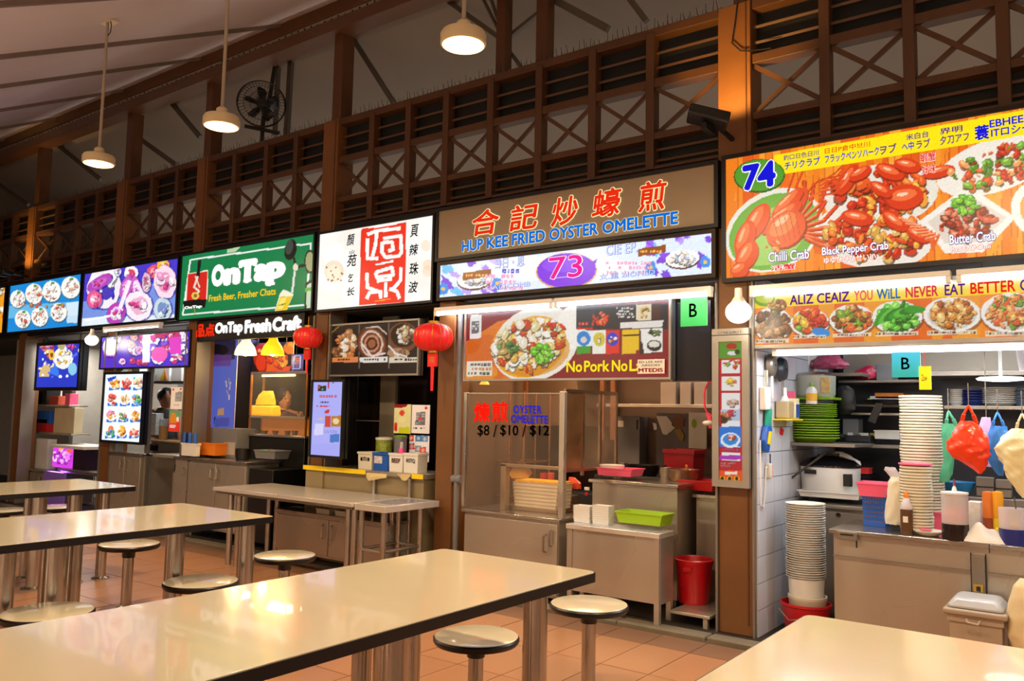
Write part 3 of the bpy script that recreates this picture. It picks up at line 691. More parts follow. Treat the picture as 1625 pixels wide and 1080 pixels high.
# ---- 73 lit board
t, x0, x1, z0, z1 = signbox('white and violet lit sign strip with the number 73 on a purple oval', (699, 420, 1130, 445), z=(2.36, 2.632), fm=mat('dark_bronze_frame', '2a2118', .4, .4))
A = Art(x0, x1, z0, z1, 0, 'd8e4fb')
def band(x): # top and bottom photo rows of the strip at column x
    return 417+(x-699)*-.125, 476+(x-699)*-.079
for i in range(6): A.ell(900+rr.uniform(-80, 80), 425, 60, 20, 'eef4ff', 0, .5)
for s_, cx in ((-1, 745), (1, 1075)):
    for i in range(16):
        x = cx+rr.uniform(-46, 50); y0_, y1_ = band(x); y = rr.uniform(y0_, y1_)
        A.ell(x, y, rr.uniform(5, 14), rr.uniform(4, 9), rr.choice(['8a4ae0', '7a34d8', 'a06af0', '5ab4e8', 'b48af4', '6a28c8', 'c8b4f8']), rr.uniform(0, 90), .85, wob=.3)
    y0_, y1_ = band(cx)
    A.ell(cx+8, (y0_+y1_)/2+4, 28, 15, '5a3a2a', -6); A.ell(cx+8, (y0_+y1_)/2+2, 27, 14, 'f6f2ee', -6); A.food(cx+8, (y0_+y1_)/2, 20, 9, ['f8f0e8', 'e8d8c8', 'c89a5a', 'b8c4e0'], 22, 6, seed=int(cx))
    for q in (cx-42, cx+44): yy = sum(band(q))/2+12; A.ell(q, yy, 8, 10, '3a8ae0', wob=.2); A.ell(q, yy, 3, 3, 'f0c040')
for xa, ya in ((735, 436), (1012, 398)):
    A.poly([(xa, ya-15+12), (xa+44, ya-18+8), (xa+44, ya-6+8), (xa, ya-3+12)], '8a4a10'); A.scr(xa+4, ya-8+6, xa+40, ya-2+6, 'e8a040', 1, 3)
A.scr(770, 434, 830, 462, 'e890b8', 3, 4); A.scr(962, 414, 1032, 436, 'e88aa8', 3, 5); A.scr(788, 425, 832, 436, '3a3ab8', 1, 6)
A.ell(899, 430, 49, 29, 'd8a860', -3); A.ell(899, 429, 47, 27.5, '7a2ad8', -3); A.ell(890, 420, 30, 12, '9048ec', -3, .7)
A.poly([(936, 417), (948, 410), (940, 432)], '7a2ad8'); A.line([(880, 441), (915, 437)], 2, 'e8c8f8', .8)
A.grain(.02); A.done(t, 1.15)
def rowz(s, xa, xb, zlo, zhi, m, **k): return text(s, at(xa, 430, y=0).x, at(xb, 430, y=0).x, zlo, zhi, -.004, m, t, **k)
MAG = lit('magenta', 'f82a9a', 1); BLU2 = lit('blue_outline', '2a3cc0', 1); PALE = lit('pale_blue', 'dfe8ff', 1)
rowz('73', 872, 924, 2.425, 2.59, MAG, off=.01, out=WH, outw=.02)
rowz('ヨ日・思', 786, 832, 2.55, 2.63, PALE, out=BLU2, outw=.025); rowz('CIE EP.', 962, 1012, 2.56, 2.635, PALE, out=BLU2, outw=.025)
rowz('シAロCOMB', 772, 842, 2.385, 2.425, PALE, out=BLU2, outw=.03); rowz('女.重 ЫOHED', 952, 1040, 2.385, 2.43, PALE, out=BLU2, outw=.03)

# ---- calligraphy sign
t, x0, x1, z0, z1 = signbox('white lit sign with a red seal panel and black brushed characters', (508, 371, 684, 480), z=(2.345, 3.075), fr=.022)
A = Art(x0, x1, z0, z1, 0, 'f2ede6')
for i in range(30): A.ell(rr.uniform(505, 690), rr.uniform(345, 490), rr.uniform(15, 40), rr.uniform(10, 30), rr.choice(['faf7f2', 'f6efe4', 'eee6dc', 'ffffff']), 0, .35)
A.ell(530, 430, 16, 17, 'e8c090', a=.5); A.ell(530, 432, 11, 12, 'f8e8d0', a=.7)
for i in range(12): A.ell(530+rr.uniform(-14, 14), 432+rr.uniform(-14, 14), 1.4, 1.4, '8a4a20')
for y in (390, 420, 430): A.ell(676+rr.uniform(-3, 3), y, 8, 9, 'e8c8a0', a=.45)
A.poly([(573, 366), (645, 354), (642, 480), (570, 484)], 'e8301a')
A.poly([(575, 362), (605, 361), (645, 352), (645, 358), (573, 370)], 'e8301a')
for P in ([(583, 378), (583, 410), (600, 410)], [(583, 372), (598, 366), (636, 362)], [(598, 366), (596, 388), (590, 411)], [(608, 378), (636, 374), (637, 400), (633, 406), (612, 408), (606, 400), (606, 386), (612, 384), (622, 384), (624, 396), (616, 398)],
          [(582, 432), (583, 456), (600, 462)], [(636, 424), (636, 444), (624, 458)], [(596, 432), (622, 424), (624, 436), (598, 440), (596, 432)], [(598, 446), (622, 442)], [(582, 474), (586, 464), (604, 462), (604, 474)], [(612, 448), (612, 472)], [(618, 458), (630, 462), (634, 474)]):
    A.line(P, 5.5, 'fff6f0')
A.line([(596, 420), (624, 414)], 3, 'fff6f0'); A.line([(594, 478), (620, 474)], 1.6, 'f8a030')
A.grain(.01); A.done(t, 1.1)
INK = mat('black_ink', '141210', .6)
for s, cx, cy, w_, h in (('顏', 557, 381, 12, 18), ('山', 559, 400, 8, 6), ('苑', 559, 414, 15, 19), ('乞', 557, 441, 8, 13), ('长', 557, 463, 12, 13), ('頁', 658, 367, 13, 19), ('辣', 657, 397, 14, 18), ('珠', 657, 427, 14, 19), ('波', 656, 456, 15, 18)):
    a, b = at(cx-w_/2, cy, y=0), at(cx+w_/2, cy, y=0); hh = h/FPX*depth(a)/2; text(s, a.x, b.x, a.z-hh, a.z+hh, -.004, INK, t, off=.015, shear=.15)

# ---- OnTap sign
t, x0, x1, z0, z1 = signbox('green lit sign with a beer glass and red tap badge', (290, 405, 494, 495), z=(2.37, 3.09), fr=.022)
A = Art(x0, x1, z0, z1, 0, '0f8048')
A.line([(302, 412), (493, 386), (486, 484), (290, 499), (302, 412)], 2.6, 'f2f6f0')
A.poly([(298, 434), (330, 429), (328, 476), (295, 479)], 'd8281c'); A.line([(298, 434), (330, 429), (328, 476), (295, 479), (298, 434)], 1.4, 'f6e8d0')
A.poly([(291, 477), (328, 474), (325, 488), (291, 490)], '101010'); A.line([(317, 412), (314, 440)], 5, '15191a'); A.line([(314, 438), (308, 455), (316, 462), (306, 474)], 3, 'e8e0d0'); A.line([(310, 438), (317, 456)], 2, 'e8e0d0')
A.ell(310, 469, 6, 6, 'e8c860'); A.ell(310, 469, 3, 3, 'a06a10'); A.line([(309, 491), (309, 499)], 1.5, 'c8a040')
A.poly([(361, 395), (382, 391), (374, 399), (360, 401)], 'e8e8b8', .8)
A.ell(461, 396, 9.5, 17, '10160f', 12); A.ell(459, 392, 6, 12, '3d4640', 12); A.line([(466, 408), (470, 425)], 4, '15201a'); A.line([(471, 424), (484, 420)], 5, '1a2420'); A.ell(469, 424, 4, 6, 'e8e0c8'); A.line([(468, 430), (464, 464)], 4, 'dfe6dc'); A.line([(470, 430), (466, 464)], 1.2, '5a6a5a')
A.ell(492, 415, 9, 19, '20261c'); A.ell(492, 415, 7, 16, 'a8a878'); A.poly([(485, 448), (494, 444), (493, 492), (483, 492)], '1a2018'); A.poly([(487, 452), (494, 448), (493, 490), (486, 490)], 'c8d8b8'); A.poly([(484, 457), (494, 455), (494, 461), (484, 463)], '6ab04a')
A.poly([(444, 466), (450, 459), (466, 466), (454, 494), (436, 494)], 'f4f0d8'); A.poly([(445, 470), (464, 470), (454, 493), (437, 493)], 'f0c81c'); A.poly([(446, 472), (455, 472), (448, 490), (440, 490)], 'ffe670'); A.line([(442, 484), (454, 482)], 1.5, '7a7a10')
A.done(t, 1.0)
GOLD = lit('gold', 'f8c81e', 1)
def word(s, xa, xb, zlo, zhi, m, ser=None, **k): return text(s, at(xa, 440, y=0).x, at(xb, 440, y=0).x, zlo, zhi, -.005, m, t, **k)
word('O', 338, 355, 2.715, 2.915, WH, off=.08); word('n', 359, 378, 2.715, 2.855, WH, off=.08); word('T', 381, 405, 2.715, 2.92, WH, off=.08); word('a', 406, 424, 2.71, 2.855, WH, off=.07); word('p', 426, 449, 2.655, 2.855, WH, off=.08)
sl = MB()
for xa, xb, z in ((357, 366, 2.72), (371, 381, 2.72), (387, 400, 2.72), (424, 437, 2.655), (357, 364, 2.85), (424, 430, 2.85), ):
    sl.box(at(xa, 440, y=0).x, at(xb, 440, y=0).x, -.006, -.004, z-.016, z+.012)
for xa in (379, 402): sl.box(at(xa, 440, y=0).x, at(xa+5, 440, y=0).x, -.006, -.004, 2.86, 2.92)
sl.done('letter_serifs', WH, t)
word('Fresh Beer,', 334, 376, 2.53, 2.61, GOLD, off=.02); word('Fresher Chats', 380, 439, 2.54, 2.61, GOLD, off=.02)
word('OnTap', 296, 323, 2.478, 2.515, WH, off=.06)

# ---- purple sign, blue sign, far sign
t, x0, x1, z0, z1 = signbox('purple and blue lit picture sign of pink desserts left of the green sign', (135, 435, 278, 507), z=(2.40, 3.075), fr=.03)
A = Art(x0, x1, z0, z1, 0, '4a3ac8')
A.poly([(125, 480), (280, 440), (285, 520), (125, 530)], '8ab8e8', .7); A.poly([(125, 505), (230, 500), (280, 498), (280, 515), (125, 520)], 'dfeaf8')
for cx, cy, rx, ry, c1, c2, ro in ((165, 456, 27, 34, 'f0e8f0', '3a2ab0', 10), (158, 448, 22, 9, 'b048b8', 'd868c8', -30), (150, 475, 12, 14, 'e85a8a', 'f8b0c8', 0), (208, 433, 11, 11, 'f8f0f0', 'd83a50', 0), (200, 456, 9, 20, 'c858c0', 'f0a8e0', 15), (216, 456, 8, 18, 'd060c0', 'f8c0ec', -12),
                                   (220, 485, 22, 24, 'f4e8f0', 'e8a8c8', 5), (184, 497, 14, 18, 'b840b0', 'f0d8f0', 30), (246, 430, 14, 10, 'e8586a', 'f8b0b8', -20), (259, 420, 10, 9, 'f0b840', 'f8d880', 0), (262, 448, 18, 26, 'f6d8e8', 'e890b8', 0), (258, 490, 14, 18, 'c8d8e0', '6a8ac0', 0), (232, 448, 7, 16, 'e0b8c8', 'a8687a', 0), (187, 431, 5, 7, 'e8e8f0', 'a0a0c0', 0)):
    A.ell(cx+1, cy+1, rx+1.5, ry+1.5, '2a1a80', ro, .6); A.ell(cx, cy, rx, ry, c1, ro, wob=.06); A.ell(cx, cy, rx*.6, ry*.6, c2, ro, .9, wob=.1)
    A.food(cx, cy, rx*.6, ry*.6, [c1, c2, 'ffffff', 'c83a7a'], 7, min(rx, ry)*.35, seed=int(cx*7+cy))
A.line([(206, 445), (190, 490)], 6, 'f8e8f8'); A.line([(216, 445), (228, 470)], 5, 'f4e0f4'); A.line([(135, 508), (180, 500)], 3, 'ffffff')
A.grain(.03); A.done(t, 1.1)
t, x0, x1, z0, z1 = signbox('blue lit picture sign of seven round white dishes', (17, 452, 124, 520), z=(2.415, 3.085), fr=.03)
A = Art(x0, x1, z0, z1, 0, '1a8ad8'); A.poly([(8, 485), (130, 478), (130, 500), (8, 505)], '9ad8f0', .6); A.poly([(105, 480), (125, 478), (122, 512), (106, 512)], 'f0f6fa', .8)
k = 0
for cx, cy, r_ in ((28, 474, 12), (54, 466, 14), (82, 462, 14.5), (112, 456, 15), (36, 506, 12.5), (63, 502, 13.5), (93, 495, 13)):
    k += 1; A.ell(cx+1, cy+2, r_+.5, r_*1.18, '5a4a3a', a=.5); A.ell(cx, cy, r_, r_*1.15, 'f8f6f0'); A.food(cx, cy, r_*.75, r_*.85, ['fdfbf6', 'f4efe6', 'e8c8b8', 'd89a80', 'f8f4ee', 'ffffff', 'c8543a'], 26, 3, seed=k)
    A.ell(cx+2, cy-r_*.9, 3, 2, '4a9a3a')
A.food(60, 484, 40, 3, ['c84a3a', 'b86a3a'], 10, 3, seed=30)
A.done(t, 1.05)
t, x0, x1, z0, z1 = signbox('orange and green lit food sign cut off at the frame edge', (-20, 460, 7, 529), z=(2.42, 3.08), fr=.03, x1=-13.02)
A = Art(x0, x1, z0, z1, 0, 'f0a020'); A.food(-5, 480, 20, 30, ['f8f0e0', '4a9a3a', 'e87a20', 'e8d8c0', 'd83a1a'], 40, 5, seed=2); A.done(t, 1.05)

# ============================================================ SECOND ROW OF SIGNS
# ---- 74 dish strip
STEELF = mat('brushed_frame', 'a5a19a', .35, .8)
t, x0, x1, z0, z1 = signbox('orange menu strip of stir fried dishes reading YOU WiLL NEVER EAT BETTER', (1195, 463, 1625, 540), Y=.06, x1=.75, z=(1.875, 2.21), fm=STEELF, dp=.05, fr=.022)
A = Art(x0, x1, z0, z1, .06, 'ee7818')
xx = 1180
while xx < 2200:
    w_ = rr.uniform(10, 30); A.poly([(xx, 420), (xx+w_, 420), (xx+w_, 570), (xx, 570)], rr.choice(['f5881c', 'ea6a12', 'f29a26', 'e86014'])); xx += w_
def zy(x, z): # photo row of a height on this board at column x
    lo, hi = 300, 700
    for _ in range(24):
        mid = (lo+hi)/2
        if at(x, mid, y=.06).z > z: lo = mid
        else: hi = mid
    return lo
A.fill([(x0, 2.115), (x1, 2.115), (x1, 2.2), (x0, 2.2)], 'ffd81a'); A.fill([(x0, 2.195), (x1, 2.195), (x1, 2.22), (x0, 2.22)], 'fff8d8')
A.ell(1213, 473, 17, 13, '7aa82a'); A.ell(1213, 472, 14, 9, 'c8d84a')
k = 0
DISH = [(1226, 514, 31, 27, ['5a2c10', '7a4420', '8a5a2a', 'c08048', '4a6a20']), (1285, 512, 31, 22, ['e8401a', 'f07a2a', 'e8b040', 'c82a10', '6aa82a']), (1352, 507, 36, 24, ['b8702a', 'd89a48', '7a9a2a', 'e85a2a', '8a4a1a']),
        (1424, 503, 40, 26, ['2e8a1e', '4aac2c', '6ac83c', '1e6a14', '88d850']), (1511, 499, 46, 28, ['d88a3a', 'e8a858', 'c06a22', 'f0c078', 'a8501c']), (1606, 496, 50, 32, ['e87a38', 'd85a28', 'f09a58', '6a9a2a', 'e8b060']), (1720, 494, 55, 34, ['e87a38', 'd85a28', '6a9a2a'])]
for cx, cy, rx, ry, cs in DISH:
    k += 1; A.plate(cx, cy, rx, ry, cs, 80, 7, seed=k, k=.78)
A.food(1230, 484, 16, 8, ['e8b060', 'c88a3a', '8a4a20'], 16, 6, seed=20); A.ell(1303, 527, 15, 7, '1a8ad8', 10)
for i in range(7): A.ell(1398+i*9, 503-i*2, 17, 6, ['2e9a22', '5cc03a', '1e7a16'][i % 3], -55+i*9)
for cx, cy, rx, ry, cs in DISH: A.poly([(cx-rx*.85, cy+ry*.92), (cx+rx*.85, cy+ry*.85), (cx+rx*.85, cy+ry*1.1), (cx-rx*.85, cy+ry*1.16)], 'f4ecd8', .8); A.scr(cx-rx*.82, cy+ry*.93, cx+rx*.82, cy+ry*1.12, '6a3a20', 1, int(cx))
A.grain(.02); A.done(t, .85)
for s, xa, xb, m in (('ALIZ CEAIZ', 1254, 1348, PURP), ('YOU', 1356, 1385, lit('rose', 'e85a6a', 1)), ('WiLL', 1392, 1429, lit('teal_blue', '1a6ab8', 1)), ('NEVER', 1438, 1489, lit('crimson', 'd83050', 1)), ('EAT', 1500, 1532, PURP), ('BETTER', 1541, 1612, REDT), ('CRAB', 1620, 1670, PURP)):
    text(s, at(xa, 480, y=.06).x, at(xb, 480, y=.06).x, 2.125, 2.185, .056, m, t, off=.02)
# ---- stall 73 photo panel
t, x0, x1, z0, z1 = signbox('dark red photo panel of an oyster omelette reading No Pork No Lard', (741, 500, 1062, 602), Y=.06, z=(1.675, 2.225), fm=STEELF, dp=.06, fr=.016)
A = Art(x0, x1, z0, z1, .06, '8c1420')
A.poly([(735, 545), (790, 510), (860, 495), (860, 610), (735, 610)], 'e87a1a'); A.ell(770, 570, 40, 40, 'd8601a', a=.7); A.ell(760, 590, 30, 15, 'f0a030', a=.7)
A.ell(850, 545, 72, 57, 'f6f0e4', -28); A.ell(905, 520, 24, 40, 'fffaf0', 20); A.ell(842, 550, 60, 46, 'f2a81e', -28); A.ell(850, 560, 56, 36, 'e08818', -15, .6)
A.food(838, 547, 56, 38, ['f8f0e0', 'f4e4c8', 'e8b050', 'fffaf0', 'd8702a', 'c8401a', 'f0c878', 'e8d8a0'], 190, 8, -15, seed=3)
A.food(805, 552, 16, 10, ['4a7a3a', '7a9a58', 'c8a060'], 16, 7, seed=5); A.food(862, 560, 17, 13, ['6ab82e', '8ed84a', '4a9a20'], 22, 7, seed=6); A.food(885, 515, 14, 8, ['d82a1a', 'f8f0e0'], 10, 6, seed=7)
A.poly([(914, 484), (1060, 482), (1060, 522), (914, 522)], '26242c')
for P, c in ((((916, 493), (944, 492), (944, 520), (916, 521)), '2a3440'), (((1010, 483), (1034, 482), (1034, 508), (1010, 508)), 'f0e0c0'), (((1035, 482), (1048, 481), (1048, 506), (1035, 506)), '4a2014'), (((984, 512), (1053, 508), (1050, 519), (984, 521)), 'f0e8e0')): A.poly(P, c)
A.food(952, 505, 12, 9, ['e83a20', 'f06a40', 'd82a10'], 16, 4, seed=1); A.food(1022, 496, 8, 9, ['e8c048', 'd8a030'], 12, 3, seed=2); A.scr(978, 487, 1006, 505, 'e8e4e0', 4, 9); A.scr(918, 510, 942, 518, 'e8301a', 1, 3); A.line([(916, 521), (940, 521)], 3, 'd82018')
for xa, c, cb in ((915, '3aa02a', '2a8ad0'), (940, 'f4f4e8', 'd8c83a'), (961, 'e82a20', '2038c8'), (987, 'f0c020', '201810'), (1016, '26241e', 'e8e0d0')):
    A.poly([(xa, 524), (xa+22, 523), (xa+22, 560), (xa, 562)], c); A.ell(xa+11, 538, 9.5, 11, cb); A.food(xa+11, 538, 5, 6, ['f8f0e0', 'e8a030', 'd83a2a'], 7, 3, seed=xa)
A.poly([(915, 524), (940, 524), (940, 548), (915, 550)], 'eef4f8'); A.ell(926, 537, 11, 12, '1a86d8'); A.ell(926, 539, 5, 5, 'e0d8d0')
A.poly([(1016, 522), (1052, 520), (1052, 558), (1022, 560)], 'f4f0e8'); A.food(1034, 528, 14, 5, ['4a5a30', '2a3a1e', '6a7a48'], 26, 3, seed=77); A.ell(1038, 548, 12, 9, '2a2420'); A.ell(1038, 546, 9, 5, 'e8e0d0')
A.poly([(988, 523), (1014, 522), (1014, 555), (988, 556)], 'f2c21c'); A.line([(988, 532), (1014, 531)], 3, '2a2010')
A.poly([(741, 573), (781, 572), (781, 596), (741, 597)], 'f0e6d4'); A.scr(743, 575, 780, 582, '2a1a1a', 1, 1); A.scr(743, 582, 780, 589, 'c8701a', 1, 2); A.scr(743, 589, 780, 596, '1a1a1a', 1, 3)
A.poly([(747, 500), (764, 499), (763, 536), (745, 537)], 'f4f2ee'); A.poly([(749, 510), (761, 509), (760, 528), (748, 529)], '6a6a70'); A.scr(749, 511, 761, 528, 'eeeeee', 4, 8, dens=.5)
A.grain(.02); A.done(t, .8)
YELT = lit('yellow_text', 'ffe42a', 1)
for s, xa, xb in (('No', 900, 924), ('Pork', 928, 967), ('No', 972, 996), ('Lard', 1000, 1042)):
    text(s, at(xa, 585, y=.06).x, at(xb, 585, y=.06).x, 1.722, 1.80, .055, YELT, t, off=.02, out=lit('dark_gold', 'a07a10', 1), outw=.02)
pl = rc(1013, 567, 1055, 594, .05)
o = MB().box(pl[0], pl[1], .040, .046, 1.70, 1.80).done('paper_note', PAPER, t); text('ED LEE ARE', pl[0]+.012, pl[1]-.012, 1.775, 1.79, .038, INK, t); text('AREDES', pl[0]+.03, pl[1]-.03, 1.752, 1.766, .038, INK, t); text('MTEDIS', pl[0]+.01, pl[1]-.01, 1.712, 1.738, .038, lit('dark_red', 'b01818', .3), t, off=.03)
# ---- OnTap lower board
t, x0, x1, z0, z1 = signbox('black signboard with bold white lettering and two red characters', (316, 513, 483, 530), Y=.03, z=(2.12, 2.335), fr=.006, dp=.05)
MB().box(x0, x1, .03, .05, z0, z1).done('board', mat('dark_board', '1c1612', .5), t)
def w2(s, xa, xb, zl, zh, m, **k): return text(s, at(xa, 520, y=.03).x, at(xb, 520, y=.03).x, zl, zh, .024, m, t, **k)
w2('OnTap', 343, 385, 2.165, 2.30, WH, off=.07); w2('Fresh', 390, 430, 2.18, 2.30, WH, off=.07); w2('Craft', 434, 478, 2.18, 2.305, WH, off=.07)
w2('品', 313, 325, 2.17, 2.30, REDC, off=.05); w2('点', 327, 341, 2.17, 2.30, REDC, off=.05)
# ---- chinese stall photo panel
t, x0, x1, z0, z1 = signbox('dark photo menu of clay pot dishes below the calligraphy sign', (527, 507, 663, 575), Y=.06, z=(1.73, 2.19), fm=STEELF, dp=.05, fr=.016)
A = Art(x0, x1, z0, z1, .06, '1c110c')
for xa, xb in ((569, 570), (616, 617)): A.poly([(xa, 500), (xb+1, 500), (xb+1, 585), (xa, 585)], '6a5a4a')
A.food(550, 545, 14, 18, ['f4c89a', 'e89a5a', 'f8e0c0', 'd8783a', 'b87a4a'], 40, 7, seed=1); A.line([(526, 528), (540, 516), (560, 513)], 2, '8a6a2a'); A.food(536, 560, 8, 8, ['7a4a2a', 'a06a3a'], 10, 5, seed=5)
for i in range(7): A.ell(590, 545, 24-i*3, 28-i*3.5, ['5a2c1a', '8a4a2a', 'e8c8b0', '7a3a20', 'c88a68', '4a2010', 'a8603c'][i], -30+i*8, wob=.05)
A.line([(574, 545), (590, 565), (612, 560)], 3, 'f0dcd0'); A.line([(580, 520), (600, 518), (614, 530)], 2, 'e8c8b8')
A.ell(640, 535, 24, 24, '7a4426'); A.ell(640, 532, 20, 19, '2a120a'); A.food(645, 532, 13, 13, ['f0e0c8', 'd8b890', '6a4a30', 'a87a50'], 26, 6, seed=3); A.ell(632, 560, 18, 8, 'b88a68'); A.food(632, 560, 12, 5, ['e8d0b0', '8a5a3a'], 10, 4, seed=4); A.line([(616, 548), (628, 560), (646, 566)], 2.5, 'f4e4dc')
for xa, xb, c in ((527, 568, 'e8884a'), (571, 615, 'f0e6dc'), (618, 664, 'e8d8c0')): A.poly([(xa, 567), (xb, 566), (xb, 574), (xa, 575)], c); A.scr(xa+4, 568, xb-3, 573, '2a1a10', 1, xa)
A.done(t, .8)
# ---- purple lower strip, blue lower screen
t, x0, x1, z0, z1 = signbox('purple lit strip of desserts and drinks above the portrait menu screen', (163, 525, 300, 572), Y=.04, z=(1.86, 2.24), fr=.018, dp=.08)
A = Art(x0, x1, z0, z1, .04, '5a34c8'); A.poly([(155, 520), (310, 510), (310, 535), (155, 545)], '3a28b0', .7)
for i in range(46):
    cx, cy = rr.uniform(162, 298), rr.uniform(522, 575); c = rr.choice(['f070c8', 'd850b0', 'f8e0f4', 'ffffff', 'e8a0e0', '8a5ae8', '5aa8f0', 'c83a6a', 'f0a0a0', 'e8e0f8']); q = rr.uniform(4, 11)
    A.ell(cx+.8, cy+1, q+1, q+1, '2a1a8a', 0, .6); A.ell(cx, cy, q, q*rr.uniform(.6, 1.2), c, rr.uniform(0, 90), wob=.15); A.food(cx, cy, q*.6, q*.5, [c, 'ffffff', 'e84a9a'], 5, q*.35, seed=i)
A.ell(175, 550, 12, 14, 'f4f4f0'); A.poly([(226, 530), (238, 530), (238, 575), (226, 575)], 'f8eef6'); A.poly([(268, 536), (286, 533), (288, 560), (270, 562)], 'e040c0'); A.ell(253, 562, 13, 12, 'f060b8')
A.done(t, 1.1)
t, x0, x1, z0, z1 = signbox('square blue lit dessert screen hanging at the far left stall', (63, 535, 124, 596), Y=.12, z=(1.63, 2.2), fr=.045, dp=.1, name='menu_screen')
A = Art(x0, x1, z0, z1, .12, '2a3ac0')
A.ell(100, 568, 16, 17, 'f4f0e8'); A.food(100, 566, 11, 12, ['f8f4ec', 'f0c040', 'ffffff', 'e8b030'], 18, 4, seed=2); A.ell(78, 552, 8, 14, 'c8506a'); A.food(76, 555, 9, 12, ['c83a5a', 'e88a9a', '7a4ac8', 'f0b050'], 16, 5, seed=3); A.ell(82, 563, 5, 8, 'f0c040'); A.ell(82, 563, 2.5, 4, '8a4a20')
A.ell(98, 545, 7, 10, 'b8a870'); A.poly([(62, 592), (72, 572), (80, 584), (78, 597), (62, 597)], 'd8b878'); A.poly([(78, 592), (86, 574), (94, 590), (92, 597)], '3a7ae8'); A.ell(115, 585, 7, 10, '8ac8e8'); A.food(112, 545, 9, 9, ['c83a8a', '8a5af0', 'e86a9a'], 12, 4, seed=7)
for i in range(30): A.ell(rr.uniform(60, 126), rr.uniform(535, 598), rr.uniform(1, 3), rr.uniform(1, 3), rr.choice(['8ab4ff', 'f8e0a0', 'ffffff', '5a6af0']))
A.done(t, 1.1)
for x in (x0+.1, x1-.1): MB().cyl((x, .17, z1), (x, .17, 2.34), .012, n=8).done('hanging_rod', BLACK, t)
# ---- portrait menu screens
t, x0, x1, z0, z1 = signbox('white portrait screen with a grid of twelve dishes', (168, 594, 222, 702), Y=.0, z=(.985, 1.775), fr=.03, dp=.07, name='menu_screen', group='portrait menu screens')
A = Art(x0, x1, z0, z1, 0, 'e4f0fc')
for r_ in range(4):
    for c_ in range(3):
        cx, cy = 181+c_*19-r_*2.2, 608+r_*25.5; A.poly([(cx-8, cy+6), (cx+8, cy+5), (cx+8, cy+10), (cx-8, cy+11)], '2a6ad0'); A.ell(cx, cy, 8, 9, 'f6ead8')
        A.food(cx, cy, 6, 7, [['e8a040', 'f0c878', 'd8702a'], ['e85a4a', 'f0a090', 'c83a3a'], ['d87aa0', 'f0c8a0', 'e8a858'], ['4a9a5a', 'e86a3a', '5a8ad0']][(r_+c_) % 4], 12, 3.5, seed=r_*3+c_)
A.poly([(170, 600), (184, 596), (184, 600), (172, 606)], '1a4ac0'); A.ell(213, 600, 2, 2, '2ac0c0'); A.done(t, 1.25)
t, x0, x1, z0, z1 = signbox('pale blue portrait menu screen on the brown pillar of the calligraphy stall', (498, 600, 541, 705), Y=-.1, z=(.99, 1.655), fr=.022, dp=.06, name='menu_screen', group='portrait menu screens')
A = Art(x0, x1, z0, z1, -.1, 'a8a8f4')
A.poly([(500, 603), (545, 602), (540, 704), (494, 704)], 'b0b2f6', .6); A.scr(504, 626, 536, 632, 'c03050', 1, 1); A.scr(503, 636, 524, 641, '303060', 1, 2); A.poly([(505, 611), (518, 611), (517, 620), (504, 620)], '28301c'); A.food(511, 615, 5, 3, ['4ab0c0', 'e8c040', 'd83a2a'], 6, 2, seed=3); A.line([(522, 603), (521, 616)], 2, 'c82030'); A.scr(525, 603, 532, 609, '202040', 2, 3)
A.poly([(526, 660), (542, 659), (541, 676), (525, 677)], 'b87a20'); A.ell(533, 668, 5, 5, 'e8d0a0'); A.poly([(516, 660), (525, 660), (524, 677), (515, 677)], 'c84a3a'); A.poly([(516, 650), (523, 650), (522, 656), (515, 656)], 'd03a3a'); A.poly([(500, 672), (514, 672), (512, 690), (498, 690)], 'd8d4f8'); A.poly([(524, 689), (539, 688), (538, 701), (523, 702)], '4a78c0'); A.scr(513, 682, 536, 687, '8a8ad0', 2, 6); A.line([(502, 665), (512, 664)], 1.5, 'f0c070')
A.scr(502, 642, 524, 646, 'd02a30', 1, 9); A.done(t, 1.0); MB().box((x0+x1)/2-.05, (x0+x1)/2+.05, -.06, .05, 1.25, 1.4).done('wall_bracket', BLACK, t)
# ---- red menu column
t, x0, x1, z0, z1 = signbox('tall narrow red menu frame of small dish pictures on the pillar', (1141, 537, 1179, 766), Y=.0, z=(1.005, 1.90), fm=STEELF, fr=.045, dp=.06, name='menu_column_sign')
MB().box(x0-.045, x1+.045, -.012, .03, z1+.04, z1+.085).done('top_bar', STEELF, t); text('2 7 THE SUPPLY 7', x0, x1, z1+.05, z1+.065, -.016, INK, t)
A = Art(x0, x1, z0, z1, 0, 'c01826'); W = x1-x0
def fr_(u0, u1, v0, v1, c): A.fill([(x0+W*u0, z1-(z1-z0)*v1), (x0+W*u1, z1-(z1-z0)*v1), (x0+W*u1, z1-(z1-z0)*v0), (x0+W*u0, z1-(z1-z0)*v0)], c)
fr_(0, 1, 0, .12, '5a9a2a'); A.ell(1161, 549, 9, 5, 'b82020'); A.ell(1162, 560, 8, 3.5, 'e8e8e0'); A.ell(1170, 558, 4, 4, '1a3a1a')
for v0, v1 in ((.135, .232), (.252, .355), (.375, .55), (.575, .76), (.80, .86)): fr_(.1, .88, v0, v1, 'f4f0ec')
A.food(1160, 576, 12, 7, ['e85a2a', 'f0a040', '6aa83a', 'd83020'], 12, 4, seed=1); A.food(1158, 607, 9, 6, ['e87a5a', 'f0c040', 'e8a0b0'], 8, 4, seed=2); A.food(1163, 640, 9, 4, ['b88a78', 'd8b8a8'], 8, 5, seed=3)
A.poly([(1143, 650), (1175, 649), (1175, 667), (1143, 668)], 'b8c8e0'); A.food(1150, 660, 8, 6, ['3a2a1a', 'c87a4a'], 8, 5, seed=4); A.food(1162, 656, 6, 5, ['c82a4a', 'e8a0a0'], 6, 4, seed=5)
